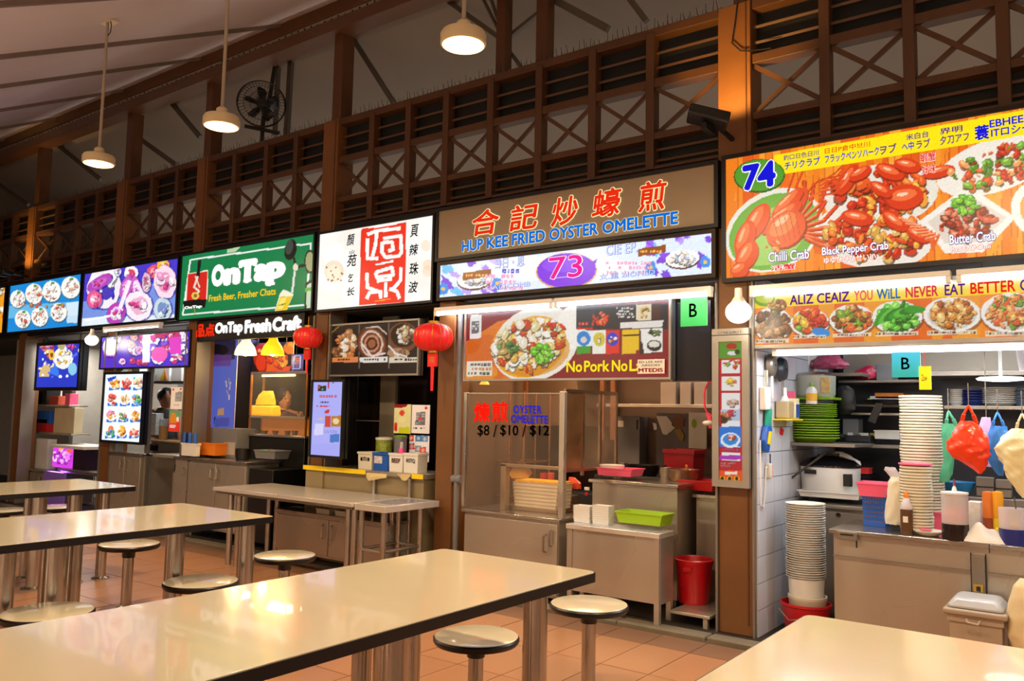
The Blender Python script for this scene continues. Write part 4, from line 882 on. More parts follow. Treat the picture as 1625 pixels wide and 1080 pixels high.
A.poly([(1141, 677), (1176, 676), (1176, 708), (1141, 708)], '1a78d8'); A.ell(1159, 698, 16, 12, 'eef4fa'); A.ell(1159, 697, 12, 9, '1a90e0'); A.food(1159, 695, 6, 4, ['e83a20', 'f0e0c8'], 8, 4, seed=6); A.scr(1144, 711, 1172, 715, '3a6ac8', 1, 2)
A.poly([(1139, 722), (1178, 722), (1178, 729), (1139, 729)], 'b030b8'); A.scr(1144, 733, 1172, 741, '8a8a90', 2, 3); A.poly([(1138, 746), (1178, 746), (1178, 768), (1138, 768)], 'f0501a'); A.poly([(1150, 748), (1170, 748), (1170, 752), (1150, 753)], 'f8e8d8')
for xx_ in (1146, 1158, 1169): A.ell(xx_, 759, 4.5, 4.5, 'f8c020'); A.ell(xx_, 759, 3, 3.5, '2a1a10')
A.done(t, .75)
# ---- graded cards with letter B
def card(lab, name, x0, y0, x1, y1, Y, top, bot, letter='B', em=.55, hh=None):
    a, b = at(x0, y0, y=Y), at(x1, y1, y=Y)
    t = thing(name, lab, 'card', ((a.x+b.x)/2, Y, b.z))
    MB().box(a.x, b.x, Y+.002, Y+.008, b.z, a.z).done('card_back', PAPER, t, smooth=False)
    A = Art(a.x, b.x, b.z, a.z, Y, bot, step=.004); n = 12
    ct, cb = hexc(top), hexc(bot)
    for i in range(n): zz = a.z-(a.z-b.z)*i/n; A.fill([(a.x, zz-(a.z-b.z)/n-.001), (b.x, zz-(a.z-b.z)/n-.001), (b.x, zz+.001), (a.x, zz+.001)], tuple(ct*(1-i/n)+cb*i/n))
    A.done(t, em, name='card_face')
    if letter: W, H = b.x-a.x, a.z-b.z; text(letter, a.x+W*.34, a.x+W*.62, b.z+H*.32, b.z+H*.78, Y-.002, mat('navy_ink', '12123a', .5), t, off=.01)
    return t, a, b
card('green card with letter B beside the photo panel', 'grade_card', 1080, 473, 1122, 516, -.02, '6ad890', '2eb45a')
card('teal card with letter B under the crab stall dish strip', 'grade_card', 1415, 559, 1461, 598, .02, '38b8e8', '1f9a98')
t, a, b = card('small yellow tag hanging beside the teal card', 'yellow_tag', 1458, 581, 1478, 618, .0, 'f4e41e', 'e8d410', letter=None)
text('Zaw', b.x-.05, b.x-.02, b.z+.05, b.z+.085, -.002, INK, t); MB().tube([((a.x+b.x)/2, 0, a.z), ((a.x+b.x)/2, .02, a.z+.09)], .003, 5).done('string', RED, t)
# ---- fluorescent tubes
TUBE = mat('glowing_fluorescent_tube', 'ffffff', .4, emit=3.2, ecol='f6faff', var=0)
def tube(lab, x0, x1, Y, z, r=.016):
    t = thing('fluorescent_tube', lab, 'light', ((x0+x1)/2, Y, z), 'fluorescent tubes under the signs')
    MB().box(x0, x1, Y-.025, Y+.03, z+.018, z+.05).done('batten', WHITE, t, bevel=.004)
    MB().cyl((x0+.03, Y, z), (x1-.03, Y, z), r, n=12).done('glowing_tube', TUBE, t)
    for x in (x0+.012, x1-.012): MB().box(x-.012, x+.012, Y-.02, Y+.02, z-.02, z+.02).done('end_cap', WHITE, t)
tube('fluorescent tube under the left half of the 73 sign', -4.6, -3.42, -.03, 2.22); tube('fluorescent tube under the right half of the 73 sign, ending at the lit pillar', -3.40, -2.16, -.03, 2.22)
tube('upper fluorescent tube under the crab sign', -1.90, -.75, -.03, 2.20); tube('upper fluorescent tube under the crab sign, running out of the frame', -.72, .6, -.03, 2.20)
tube('lower fluorescent tube below the dish strip', -1.80, .6, .10, 1.825, .02)
tube('slim dim tube under the purple and blue signs', -9.95, -8.7, -.08, 2.30, .008)
# ---- lanterns
LANT = mat('red_lantern_silk', 'd81420', .4, emit=.12, ecol='ff2018', var=.05)
def lantern(lab, cx, yt, yb, w_, Y, strip_y):
    x, z0, z1, r = rnd(cx, yt, yb, w_, Y); h = z1-z0; zc = (z0+z1)/2
    t = thing('red_lantern', lab, 'lantern', (x, Y, z0), 'red hanging lanterns')
    mb = MB(); n = 28; k = 12; base = len(mb.v)
    prof = [(r*(math.sin(PI*(j+1)/(k+2))**.62), zc-h/2*math.cos(PI*(j+1)/(k+2))) for j in range(k+1)]
    for q, z in prof:
        for i in range(n*2):
            a = 2*PI*i/(n*2); s = 1-(.035 if i % 4 == 0 else 0); mb.v.append((x+q*s*math.cos(a), Y+q*s*math.sin(a), z))
    N2 = n*2
    for j in range(k):
        for i in range(N2): mb.f.append((j*N2+i, j*N2+(i+1) % N2, (j+1)*N2+(i+1) % N2, (j+1)*N2+i))
    mb.done('silk_body', LANT, t, ang=80)
    G = mat('gold_trim', 'c8962a', .3, .7)
    MB().cyl((x, Y, z1-h*.05), (x, Y, z1+h*.08), r*.28, n=20).done('cap', G, t); MB().cyl((x, Y, z0-h*.06), (x, Y, z0+h*.05), r*.26, n=20).done('cap', G, t)
    rb = MB()
    for i in range(14):
        a = 2*PI*i/14; rb.tube([(x+q*1.0*math.cos(a), Y+q*1.0*math.sin(a), z) for q, z in prof[::2]], .0022, 4)
    tag(rb.done('gold_rib', G, t), kind='stuff')
    MB().tube([(x, Y, z1+h*.05), (x, Y, z1+h*.5)], .003, 5).done('hanger', G, t)
    MB().box(x-r*.28, x+r*.28, Y-.012, Y+.012, z0-h*.55, z0-h*.08).done('tag_panel', LANT, t); text('福', x-r*.17, x+r*.17, z0-h*.42, z0-h*.2, Y-.014, G, t)
    MB().cyl((x, Y, z0-h*.55), (x, Y, at(cx, strip_y, y=Y).z), r*.09, r*.07, 8).done('tassel', LANT, t)
lantern('large red lantern with gold ribs hanging on the pillar left of the omelette stall', 687, 513, 557, 64, -.12, 620)
lantern('smaller red lantern hanging at the right edge of the craft beer stall', 488, 519, 552, 46, -.10, 592)
# ============================================================ STALL FITTINGS AND GOODS
def cabinet(lab, x0, x1, y0, y1, z0, z1, doors=2, top=.025, over=.02, name='steel_cabinet', handles=True, m=None, group=None, legs=False, feet=None):
    m = m or STEEL
    t = thing(name, lab, 'cabinet', ((x0+x1)/2, (y0+y1)/2, feet if feet is not None else z0), group)
    MB().box(x0, x1, y0+.012, y1, z0, z1-top).done('body', m, t, smooth=False)
    MB().box(x0-over, x1+over, y0-over, y1, z1-top, z1).done('worktop', STEELP if m is STEEL else m, t, bevel=.004)
    w_ = (x1-x0)/max(1, doors)
    for i in range(doors):
        a, b = x0+w_*i+.006, x0+w_*(i+1)-.006
        d = MB().box(a, b, y0-.004, y0+.012, z0+.02, z1-top-.02).done('door', m, t, bevel=.003)
        if handles:
            hx = b-.05 if i % 2 == 0 else a+.05; hz = z1-top-.06
            MB().tube([(hx, y0, hz), (hx, y0-.03, hz-.01), (hx, y0-.03, hz-.11), (hx, y0, hz-.12)], .007, 8).done('handle', STEELP, d)
    if feet is not None:
        for x in (x0+.03, x1-.03):
            for y in (y0+.05, y1-.05): MB().cyl((x, y, feet), (x, y, z0), .016, n=10).done('leg', STEELP, t)
    return t
def tubthing(lab, name, cat, px, Y, dp, m, k=.85, group=None, t_=.006):
    """open tub; px=(left, top, right, bottom) photo pixels at its front face"""
    x0, x1, z0, z1 = rc(px[0], px[1], px[2], px[3], Y)
    return solo(MB().tub(x0, x1, Y, Y+dp, z0, z1, k, t_), name, m, lab, cat, ((x0+x1)/2, Y+dp/2, z0), group, smooth=False)
def boxthing(lab, name, cat, px, Y, dp, m, bevel=.004, group=None, z0=None):
    x0, x1, a, z1 = rc(px[0], px[1], px[2], px[3], Y); a = a if z0 is None else z0
    return solo(MB().box(x0, x1, Y, Y+dp, a, z1), name, m, lab, cat, ((x0+x1)/2, Y+dp/2, a), group, bevel=bevel)
def latheth(lab, name, cat, px, Y, prof, m, group=None, n=28, z0=None):
    """px=(cx, top, bottom, width); prof in unit radius / unit height"""
    x, a, z1, r = rnd(px[0], px[1], px[2], px[3], Y); a = a if z0 is None else z0
    return solo(MB().lathe(x, Y, [(r*q, a+(z1-a)*h) for q, h in prof], n), name, m, lab, cat, (x, Y, a), group)
def stack(lab, name, cat, px, Y, n, m, kind, group, z0=None, sq=1):
    x, a, z1, r = rnd(px[0], px[1], px[2], px[3], Y); a = a if z0 is None else z0
    dz = (z1-a)/(n+1.2); h = dz*2.1
    if kind == 'bowl': P = [(r*.62, 0), (r*.8, h*.35), (r*.95, h*.85), (r, h*.9), (r, h), (r*.95, h), (r*.78, h*.42), (r*.5, h*.15)]
    elif kind == 'plate': P = [(r*.6, 0), (r*.95, h*.8), (r, h*.85), (r, h), (r*.93, h), (r*.6, h*.3)]
    elif kind == 'basin': P = [(r*.72, 0), (r*.93, h*.8), (r, h*.82), (r, h), (r*.9, h), (r*.7, h*.3)]
    if kind == 'tray': mb = MB().tub(-r, r, -r*.62, r*.62, 0, h, .9, r*.05)
    else: mb = MB().lathe(0, 0, P, 28)
    me = mb.mesh(name, m, Vector(), kind != 'tray', 40)
    first = bpy.data.objects.new(name, me)
    for i in range(n):
        o = first if i == 0 else first.copy()
        COL.objects.link(o); o.location = (x+random.uniform(-.002, .002), Y+random.uniform(-.002, .002), a+dz*i); o.rotation_euler = (random.uniform(-.006, .006), random.uniform(-.006, .006), random.uniform(-.02, .02))
        tag(o, lab, cat, group)
    return x, a, z1, r
def rows(lab, name, cat, Y, R_, m, dpf=.5, wr=.06, group=None, seed=1, n=28, sub=5):
    """soft body whose silhouette passes photo points (row, left, right)"""
    rr_ = random.Random(seed); V = []; prof = []
    for (y, xl, xr) in R_:
        a, b = at(xl, y, y=Y), at(xr, y, y=Y); prof.append(((a.x+b.x)/2, (b.x-a.x)/2, (a.z+b.z)/2))
    full = []
    for (c0, r0, z0), (c1, r1, z1) in zip(prof, prof[1:]):
        for k in range(sub): t = k/sub; full.append((c0+(c1-c0)*t, r0+(r1-r0)*t, z0+(z1-z0)*t))
    full.append(prof[-1])
    ph = [rr_.uniform(0, 6.28) for _ in range(8)]
    mb = MB()
    for j, (c, r, z) in enumerate(full):
        for i in range(n):
            a = 2*PI*i/n; w_ = 1+wr*(math.sin(5*a+ph[0]+j*.5)+.7*math.sin(9*a+ph[1]-j*.8)+.6*math.sin(3*a+ph[2]+j*.9))*min(1, r*20)
            mb.v.append((c+r*w_*math.cos(a), Y+r*dpf*2*.5*w_*math.sin(a)+.0, z+rr_.uniform(-.002, .002)))
    for j in range(len(full)-1):
        for i in range(n): mb.f.append((j*n+i, (j)*n+(i+1) % n, (j+1)*n+(i+1) % n, (j+1)*n+i))
    mb.f.append(tuple(range(n))); mb.f.append(tuple((len(full)-1)*n+n-1-i for i in range(n)))
    zb = min(p[2] for p in full)
    return solo(mb, name, m, lab, cat, (full[-1][0], Y, zb), group, ang=30)

# ---------------- stall 74 -------------------------------------------------
CT = .758
cx0 = at(1312, 838, y=0).x
t = cabinet('long stainless counter of the crab stall with an overhanging top', cx0+.03, 1.4, .02, .62, .10, CT, doors=0, name='stainless_counter', feet=.03)
x0, x1, z0, z1 = rc(1330, 841, 1362, 857, .02)
cp = MB().box(x0, x1, -.01, .03, z0, z1).done('control_panel', STEELD, t, bevel=.003); MB().box(x0+.02, x1-.02, -.013, -.009, z0+.025, z1-.012).done('display', mat('dark_display', '1a2a1a', .3), cp); MB().box(x1-.006, x1, -.012, 0, z0-.04, z0).done('cable_end', BLACK, cp)
xm = at(1554, 900, y=.02).x
MB().box(xm-.035, xm+.03, .0, .03, .14, .69).done('latch_strip', STEELD, t, bevel=.003); MB().box(xm-.04, xm-.036, .005, .02, .14, .70).box(xm+.031, xm+.035, .005, .02, .14, .70).done('door_gap', BLACK, t)
lx = MB().box(xm-.025, xm+.02, -.014, .0, .50, .54).done('latch', mat('brass', 'c8a040', .3, .8), t); MB().box(xm-.012, xm+.008, -.018, -.012, .505, .53).done('latch_hole', BLACK, lx)
MB().box(xm+.05, xm+.054, .0, .01, .71, .757).done('worktop_seam', BLACK, t)
MB().box(cx0+.03, 1.4, .012, .022, .60, .606).done('panel_seam', STEELD, t)
def on74(px, dy): pass
# left rack: shelves, cooker, pot, basins
Yl = .80
sh = at(1244, 701, y=.72); zs = sh.z
t = thing('steel_shelf', 'steel shelf carrying the green basins beside the white tiled wall', 'shelf', (sh.x+.25, .95, zs-.04))
MB().box(sh.x, sh.x+.48, .72, 1.25, zs-.022, zs).done('shelf_board', STEELD, t, bevel=.003)
MB().bar((sh.x+.03, .8, zs-.02), (sh.x+.03, .8, zs-.28), .02, .02).bar((sh.x+.03, .75, zs-.26), (sh.x+.30, .85, zs-.03), .015, .015).done('bracket', BLACK, t)
stack('green plastic basin in the lower, wider pile on the steel shelf', 'green_basin', 'basin', (1291, 664, 698, 78), .92, 8, GREEN, 'basin', 'green basins, lower pile', z0=zs+.001)
zt = at(1291, 664, y=.92).z
stack('green plastic basin in the upper, narrower pile', 'green_basin', 'basin', (1292, 640, 662, 68), .92, 7, GREEN, 'basin', 'green basins, upper pile', z0=zt-.006)
# top shelf with pot
sp_ = at(1250, 636, y=.95)
x, a, z1, r = rnd(1294, 592, 630, 62, .98)
t = thing('cooking_pot', 'large grey pot with a lid above the green basins', 'pot', (x, .98, a))
MB().lathe(x, .98, [(r*.86, a), (r*.97, a+.02), (r, z1-.02)], 36).done('pot_body', mat('light_enamel', 'b9bcae', .35, .1), t); MB().lathe(x, .98, [(r*1.02, z1-.02), (r*1.03, z1-.012), (r*.9, z1), (r*.3, z1+.012)], 36).done('lid', STEELP, t)
o = MB().box(x-r*1.05, x+r*1.1, .85, 1.1, a-.02, a-.001).done('pot_shelf', GREEN, t, bevel=.003)
MB().box(x+r*.55, x+r*.95, .98-r*.9, .98-r*.75, a+.03, z1-.04).done('sticker', mat('pot_sticker', 'd8b070', .5, var=.3, scale=30), t)
def bottle(lab, px, Y, m, capm, label=None, group=None, z0=None, tip=False):
    x, a, z1, r = rnd(px[0], px[1], px[2], px[3], Y); a = a if z0 is None else z0; h = z1-a
    t = thing('squeeze_bottle', lab, 'bottle', (x, Y, a), group)
    MB().lathe(x, Y, [(r*.92, a), (r, a+h*.05), (r, a+h*.6), (r*.8, a+h*.72), (r*.4, a+h*.82)], 20).done('bottle_body', m, t)
    MB().lathe(x, Y, [(r*.42, a+h*.80), (r*.42, a+h*.9), (r*.15 if tip else r*.35, a+h)], 16).done('cap', capm, t)
    if label: MB().lathe(x, Y, [(r*1.01, a+h*.15), (r*1.01, a+h*.5)], 20, caps=False).done('bottle_label', label, t)
    return t
bottle('white bottle with a yellow round label and green cap, before the grey pot', (1288, 607, 641, 17), .78, WHITE, GREEN, mat('duck_yellow_label', 'e8b030', .5), z0=at(1288, 641, y=.78).z)
MB()
# small yellow shelf on tiles with detergent
a, b = at(1226, 664, y=.42), at(1252, 664, y=.42)
xw = -1.897
yl0, yl1 = at(1224, 664, x=-1.86).y, at(1252, 664, x=-1.78).y
zsh = at(1238, 664, x=-1.82).z
t = solo(MB().box(xw, xw+.11, .36, .66, zsh-.012, zsh), 'wall_shelf', YELLOW, 'small yellow plastic shelf on the white tiles', 'shelf', (xw+.05, .5, zsh-.012), bevel=.003)
bb = thing('detergent_bottle', 'beige plastic jug on the small yellow wall shelf', 'bottle', (xw+.055, .44, zsh+.001))
MB().taper(xw+.008, xw+.10, .39, .50, zsh+.001, zsh+.12, 1.0).done('jug_body', mat('beige_plastic', 'b09a74', .45), bb, bevel=.01); MB().lathe(xw+.055, .445, [(.03, zsh+.12), (.014, zsh+.16), (.014, zsh+.21)], 14).done('neck', WHITE, bb)
bb = thing('detergent_bottle', 'cream carton with a blue printed panel beside the beige jug', 'bottle', (xw+.055, .57, zsh+.001))
MB().box(xw+.01, xw+.10, .53, .62, zsh+.001, zsh+.14).done('carton', mat('cream_carton', 'e8dcae', .5), bb, bevel=.006); MB().box(xw+.101, xw+.103, .54, .61, zsh+.01, zsh+.10).done('printed_panel', mat('blue_print', '2a4a9a', .5, var=.5, scale=40), bb); MB().box(xw+.03, xw+.08, .55, .60, zsh+.14, zsh+.19).done('pink_top', PINK, bb)
# wall hung tools
zt_ = at(1238, 566, x=-1.84).z
t = thing('hanging_pan', 'dark frying pan hanging on the tiled wall under the dish strip', 'pan', (-1.84, .42, at(1238, 607, x=-1.84).z))
zc = at(1238, 585, x=-1.84).z; rr1 = .085
mb = MB(); k0 = len(mb.v)
for (q, dx) in ((rr1, 0), (rr1*.97, .02), (rr1*.8, .045), (.01, .05)):
    for i in range(28): a_ = 2*PI*i/28; mb.v.append((-1.87+dx, .42+q*.75*math.cos(a_), zc+q*math.sin(a_)))
for j in range(3):
    for i in range(28): mb.f.append((j*28+i, j*28+(i+1) % 28, (j+1)*28+(i+1) % 28, (j+1)*28+i))
mb.done('pan_body', mat('dark_nonstick', '3c434a', .35, .4), t); MB().bar((-1.85, .42, zc-rr1*.9), (-1.85, .43, zc-rr1*2.1), .022, .012, (1, 0, 0)).done('handle', STEELP, t)
t = thing('hanging_pan', 'lighter steel pan hanging nearest the steel door trim', 'pan', (-1.86, .24, zc-.1))
mb = MB()
for (q, dx) in ((rr1*.9, 0), (rr1*.9, .02), (rr1*.7, .04), (.01, .045)):
    for i in range(28): a_ = 2*PI*i/28; mb.v.append((-1.88+dx, .25+q*.8*math.cos(a_), zc+.02+q*math.sin(a_)))
for j in range(3):
    for i in range(28): mb.f.append((j*28+i, j*28+(i+1) % 28, (j+1)*28+(i+1) % 28, (j+1)*28+i))
mb.done('pan_body', STEELD, t); MB().bar((-1.86, .25, zc-.05), (-1.86, .25, zc-.2), .02, .01, (1, 0, 0)).done('handle', WHITE, t)
for lab, nm, ct, y, zp, hw, hh, m_ in (('white plastic caddy hanging on the tiles beside the door trim', 'utensil_caddy', 'caddy', .16, 625, .06, .10, WHITE), ('green mesh cloth hanging below the white caddy', 'green_cloth', 'cloth', .22, 658, .07, .07, mat('green_mesh', '1f9a7a', .7, var=.2)),
                             ('blue plastic dustpan hanging low on the tiles with a yellow sponge', 'blue_dustpan', 'dustpan', .17, 694, .065, .075, BLUE)):
    zc_ = at(1208, zp, x=-1.86).z
    t = thing(nm, lab, ct, (-1.87, y, zc_-hh))
    if nm == 'utensil_caddy':
        MB().box(-1.896, -1.85, y-hw, y+hw*.6, zc_-hh, zc_+hh*.5).done('caddy_box', m_, t, bevel=.008)
        for q in (-.03, 0, .02): MB().tube([(-1.87, y+q, zc_), (-1.87, y+q+.01, zc_+hh*1.6)], .004, 6).done('utensil_handle', STEELP, t)
    elif nm == 'green_cloth':
        mb = MB().prism([(-.06, -.07), (.05, -.08), (.07, .03), (.03, .08), (-.04, .07)], 0, .012); mb.v = [(-1.885+yy, y+xx, zc_+zz) for xx, yy, zz in mb.v]; mb.done('cloth', m_, t, bevel=.004)
    else:
        mb = MB().prism([(-.07, -.02), (-.05, -.09), (.0, -.10), (.03, -.05), (.04, .02), (.07, .03), (.06, .06), (.02, .08), (-.03, .07)], 0, .035); mb.v = [(-1.89+yy, y+xx, zc_+zz) for xx, yy, zz in mb.v]; mb.done('pan', m_, t, bevel=.006)
        mb = MB().prism([(-.04, -.04), (-.01, -.05), (.03, .04), (-.01, .04)], .036, .045); mb.v = [(-1.89+yy, y+xx, zc_+zz) for xx, yy, zz in mb.v]; mb.done('sponge', YELLOW, t)
zc_ = at(1218, 747, x=-1.88).z
t = thing('wall_phone', 'cream wall intercom with an orange tag and a looped white cord', 'phone', (-1.88, .24, zc_-.06))
MB().box(-1.896, -1.86, .20, .25, zc_-.05, zc_+.05).done('handset', OFFW, t, bevel=.01); MB().box(-1.896, -1.875, .262, .30, zc_-.045, zc_+.035).done('orange_tag', mat('orange_tag', 'e8603a', .5), t, bevel=.006)
MB().tube([(-1.88, .22, zc_+.04), (-1.885, .19, zc_+.02), (-1.885, .18, zc_-.1), (-1.885, .16, zc_-.18), (-1.885, .14, zc_-.23), (-1.885, .10, zc_-.21), (-1.885, .09, zc_-.1), (-1.885, .09, zc_+.2)], .005, 6).done('cord', WHITE, t); MB().bar((-1.87, .23, zc_+.05), (-1.87, .23, zc_+.11), .006, .006).done('antenna', BLACK, t)
z_ = at(1238, 684, x=-1.88).z
solo(MB().prism([(-.01, -.02), (.012, -.03), (.022, .01), (0, .03)], 0, .01), 'red_hook_tag', RED, 'small red tag hanging under the yellow wall shelf', 'tag', (0, 0, 0)).location = (-1.89, .5, z_)
# cooker on its stand
x0s, x1s, _, zst = rc(1244, 795, 1368, 830, .70); x0s = max(x0s, -1.87)
t = cabinet('low steel stand with a round knob carrying the rice cooker', x0s, x1s+.05, .72, 1.25, .08, zst, doors=1, handles=False, name='steel_stand', m=STEELD, feet=.03)
kx = at(1331, 816, y=.72); MB().cyl((kx.x, .70, kx.z), (kx.x, .725, kx.z), .014, n=14).done('knob', BLACK, t)
x0, x1, z0, z1 = rc(1264, 777, 1366, 793, .76)
tubthing('shallow white tray under the rice cooker', 'white_tray', 'tray', (1264, 777, 1366, 794), .76, .36, WHITE, .9)
x, a, zt2, r = rnd(1318, 740, 780, 92, .96)
a = z0+.014
t = thing('rice_cooker', 'large white rice cooker with a black domed lid', 'cooker', (x, .96, a))
MB().lathe(x, .96, [(r*.86, a), (r*.95, a+.02), (r*.99, zt2-.01), (r*1.0, zt2)], 40, 1, .8).done('cooker_body', WHITE, t)
MB().lathe(x, .96, [(r*1.02, zt2), (r*1.02, zt2+.012), (r*.8, zt2+.05), (r*.4, zt2+.075), (r*.05, zt2+.08)], 40, 1, .8).done('lid', mat('black_gloss', '101014', .15), t); MB().bar((x-r*.4, .96, zt2+.075), (x+r*.3, .96, zt2+.085), .05, .02, (0, 0, 1)).done('lid_handle', BLACK, t)
q = rc(1277, 744, 1296, 752, .96-r*.74); MB().box(q[0], q[1], .96-r*.80, .96-r*.6, q[2], q[3]).done('side_grip', BLACK, t); q = rc(1338, 752, 1350, 772, .96-r*.74); MB().box(q[0], q[1], .96-r*.76, .96-r*.5, q[2], q[3]).done('switch_panel', BLACK, t)
rows('crumpled white plastic bag lying on the rice cooker lid', 'plastic_bag', 'bag', 1.0, [(716, 1326, 1336), (722, 1320, 1350), (732, 1330, 1364), (738, 1340, 1366)], WHITE, .5, .08)
# big white bowl stack in red tub
Yb = .34
xb, _, _, rb = rnd(1279, 800, 960, 62, Yb)
z_red = .03
x0, x1, z0, z1 = rc(1230, 955, 1312, 1000, Yb-.14)
tt_ = thing('red_tub', 'red plastic tub with a wire handle holding the tall bowl stack', 'tub', ((x0+x1)/2, Yb, .03))
MB().lathe(xb, Yb, [((x1-x0)/2*.74, .031), ((x1-x0)/2*.78, .04), ((x1-x0)/2*.95, z1-.02), ((x1-x0)/2, z1-.015), ((x1-x0)/2, z1), ((x1-x0)/2*.93, z1), ((x1-x0)/2*.72, .045)], 36, 1, .95).done('tub_body', RED, tt_)
MB().tube([(xb-rb*1.0, Yb-.15, z1-.03), (xb-.05, Yb-.18, z1-.09), (xb+.03, Yb-.175, z1-.07)], .003, 5).done('wire_handle', STEELP, tt_)
zb1 = at(1279, 945, y=Yb).z; zb2 = at(1279, 922, y=Yb).z
latheth('wide grey white pail inside the red tub under the bowls', 'white_pail', 'pail', (1282, 944, 990, 60), Yb, [(.8, 0), (.97, .9), (1, .92), (1, 1), (.92, 1), (.7, .1)], OFFW, z0=.05)
latheth('smaller white pail directly under the tall bowl stack', 'white_pail', 'pail', (1280, 916, 962, 56), Yb, [(.8, 0), (1, 1), (.9, 1), (.75, .1)], WHITE, z0=.08)
stack('white plastic bowl in the tall stack standing in the red tub', 'white_bowl', 'bowl', (1279, 797, 920, 61), Yb, 33, WHITE, 'bowl', 'tall stack of white bowls')
# things on the counter
Yc = .22
def onc(lab, name, cat, px, Y, prof, m, **k): return latheth(lab, name, cat, px, Y, prof, m, z0=CT+.001, **k)
x0, x1, z0, z1 = rc(1366, 781, 1407, 822, .30)
bk = thing('blue_basket', 'blue plastic basket with a pierced grid at the counter end', 'basket', ((x0+x1)/2, .38, CT+.001))
MB().tub(x0, x1, .30, .46, CT+.001, z1, .86, .006).done('basket_body', BLUE, bk, smooth=False)
gm = MB()
for i in range(7):
    for j in range(6): xx_ = x0+(x1-x0)*(.18+.64*i/6); zz_ = CT+.03+(z1-CT-.06)*j/5; gm.box(xx_-.004, xx_+.004, .300+.012*(1-j/5)-.002, .306+.012*(1-j/5), zz_-.004, zz_+.004)
tag(gm.done('grid_hole', mat('orange_dark_hole', '7a4a3a', .7), bk), kind='stuff')
pz = z1
x0, x1, z0, z1 = rc(1359, 764, 1411, 782, .30)
solo(MB().tub(x0, x1, .28, .47, pz-.02, z1, .8, .006), 'pink_basket', PINK, 'pink plastic basket nested on the blue basket', 'basket', ((x0+x1)/2, .38, pz-.02), smooth=False)
def foamstack(lab, px, Y, n, grp):
    x, a, z1, r = rnd(px[0], px[1], px[2], px[3], Y); a = CT+.001; dz = (z1-a)/(n+1.2); h = dz*1.9
    mb = MB(); mb.lathe(0, 0, [(r*.72, 0), (r*.93, h*.62), (r, h*.68), (r*1.0, h), (r*.92, h), (r*.7, h*.35)], 28)
    first = bpy.data.objects.new('foam_bowl', mb.mesh('foam_bowl', FOAM, Vector(), True, 40))
    for i in range(n):
        o = first if i == 0 else first.copy(); COL.objects.link(o); o.location = (x+math.sin(i*.7)*.0025, Y+math.cos(i*.9)*.0025, a+dz*i); o.rotation_euler = (random.uniform(-.01, .01), random.uniform(-.01, .01), 0); tag(o, lab, 'bowl', grp)
foamstack('cream foam bowl in the tallest stack on the crab stall counter', (1465, 626, 815, 63), .42, 44, 'tallest stack of foam bowls')
foamstack('cream foam bowl in the short stack with pink trim before the tallest stack', (1455, 738, 838, 48), .20, 21, 'short stack of foam bowls')
x, a, z1, r = rnd(1455, 737, 838, 50, .20)
solo(MB().lathe(x, .20, [(r*.6, z1-.01), (r, z1), (r, z1+.008), (r*.5, z1+.012)], 24), 'stack_cover', PINK, 'pink rimmed lid topping the short foam stack', 'cover', (x, .2, z1-.01))
rows('cream paper napkins bundled in clear film with a blue base', 'napkin_bundle', 'napkins', .20, [(757, 1414, 1430), (764, 1410, 1434), (780, 1408, 1434), (800, 1406, 1433), (822, 1404, 1432), (831, 1405, 1431)], FOAM, .7, .05, seed=4)
rows('pinched translucent bag top with a pink tie above the napkins', 'plastic_bag', 'bag', .22, [(741, 1404, 1420), (746, 1404, 1424), (756, 1412, 1430), (764, 1416, 1430)], FROST, .5, .1, seed=8)
x, a, z1, r = rnd(1439, 779, 832, 18, .10)
t = thing('sauce_bottle', 'clear bottle half full of brown sauce with an orange tip', 'bottle', (x, .10, CT+.001)); h = z1-CT
MB().lathe(x, .10, [(r*.95, CT+.001), (r, CT+.01), (r, CT+h*.62), (r*.5, CT+h*.82), (r*.3, CT+h*.86)], 20).done('bottle_body', FROST, t); MB().lathe(x, .10, [(r*1.01, CT+.002), (r*1.02, CT+h*.58)], 20).done('brown_sauce', mat('brown_sauce', '5a3a1c', .3), t)
MB().lathe(x, .10, [(r*.4, CT+h*.84), (r*.4, CT+h*.93), (r*.12, CT+h)], 12).done('tip', ORANGE, t); MB().box(x-r*.4, x+r*.4, .10-r*1.06, .10-r*.9, CT+h*.28, CT+h*.42).done('white_mark', WHITE, t)
x, a, z1, r = rnd(1474, 823, 835, 46, .12)
t = thing('dipping_dish', 'shallow cream dish with a pink spoon on the counter', 'dish', (x, .12, CT+.001)); MB().lathe(x, .12, [(r*.55, CT+.001), (r*.9, CT+.022), (r, CT+.026), (r, CT+.03), (r*.85, CT+.027), (r*.5, CT+.01)], 28).done('dish', OFFW, t); MB().bar((x-r*.5, .10, CT+.035), (x+r*.1, .12, CT+.032), .03, .01, (0, 0, 1)).done('spoon', PINK, t)
x, a, z1, r = rnd(1516, 781, 838, 39, .06)
t = thing('sauce_canister', 'tall clear canister with dark sauce in its lower third and a white lid', 'canister', (x, .06, CT+.001)); h = z1-CT
MB().lathe(x, .06, [(r*.98, CT+h*.33), (r, CT+h*.98)], 28).done('canister_wall', FROST, t); MB().lathe(x, .06, [(r*.98, CT+.001), (r*1.0, CT+.005), (r*1.0, CT+h*.34)], 28).done('dark_sauce', mat('dark_sauce', '1b1216', .2), t); MB().lathe(x, .06, [(r*.8, CT+h*.36), (r*.9, CT+h*.55), (r*.5, CT+h*.68)], 20).done('chilli_paste', mat('pink_paste', 'd87a84', .5), t)
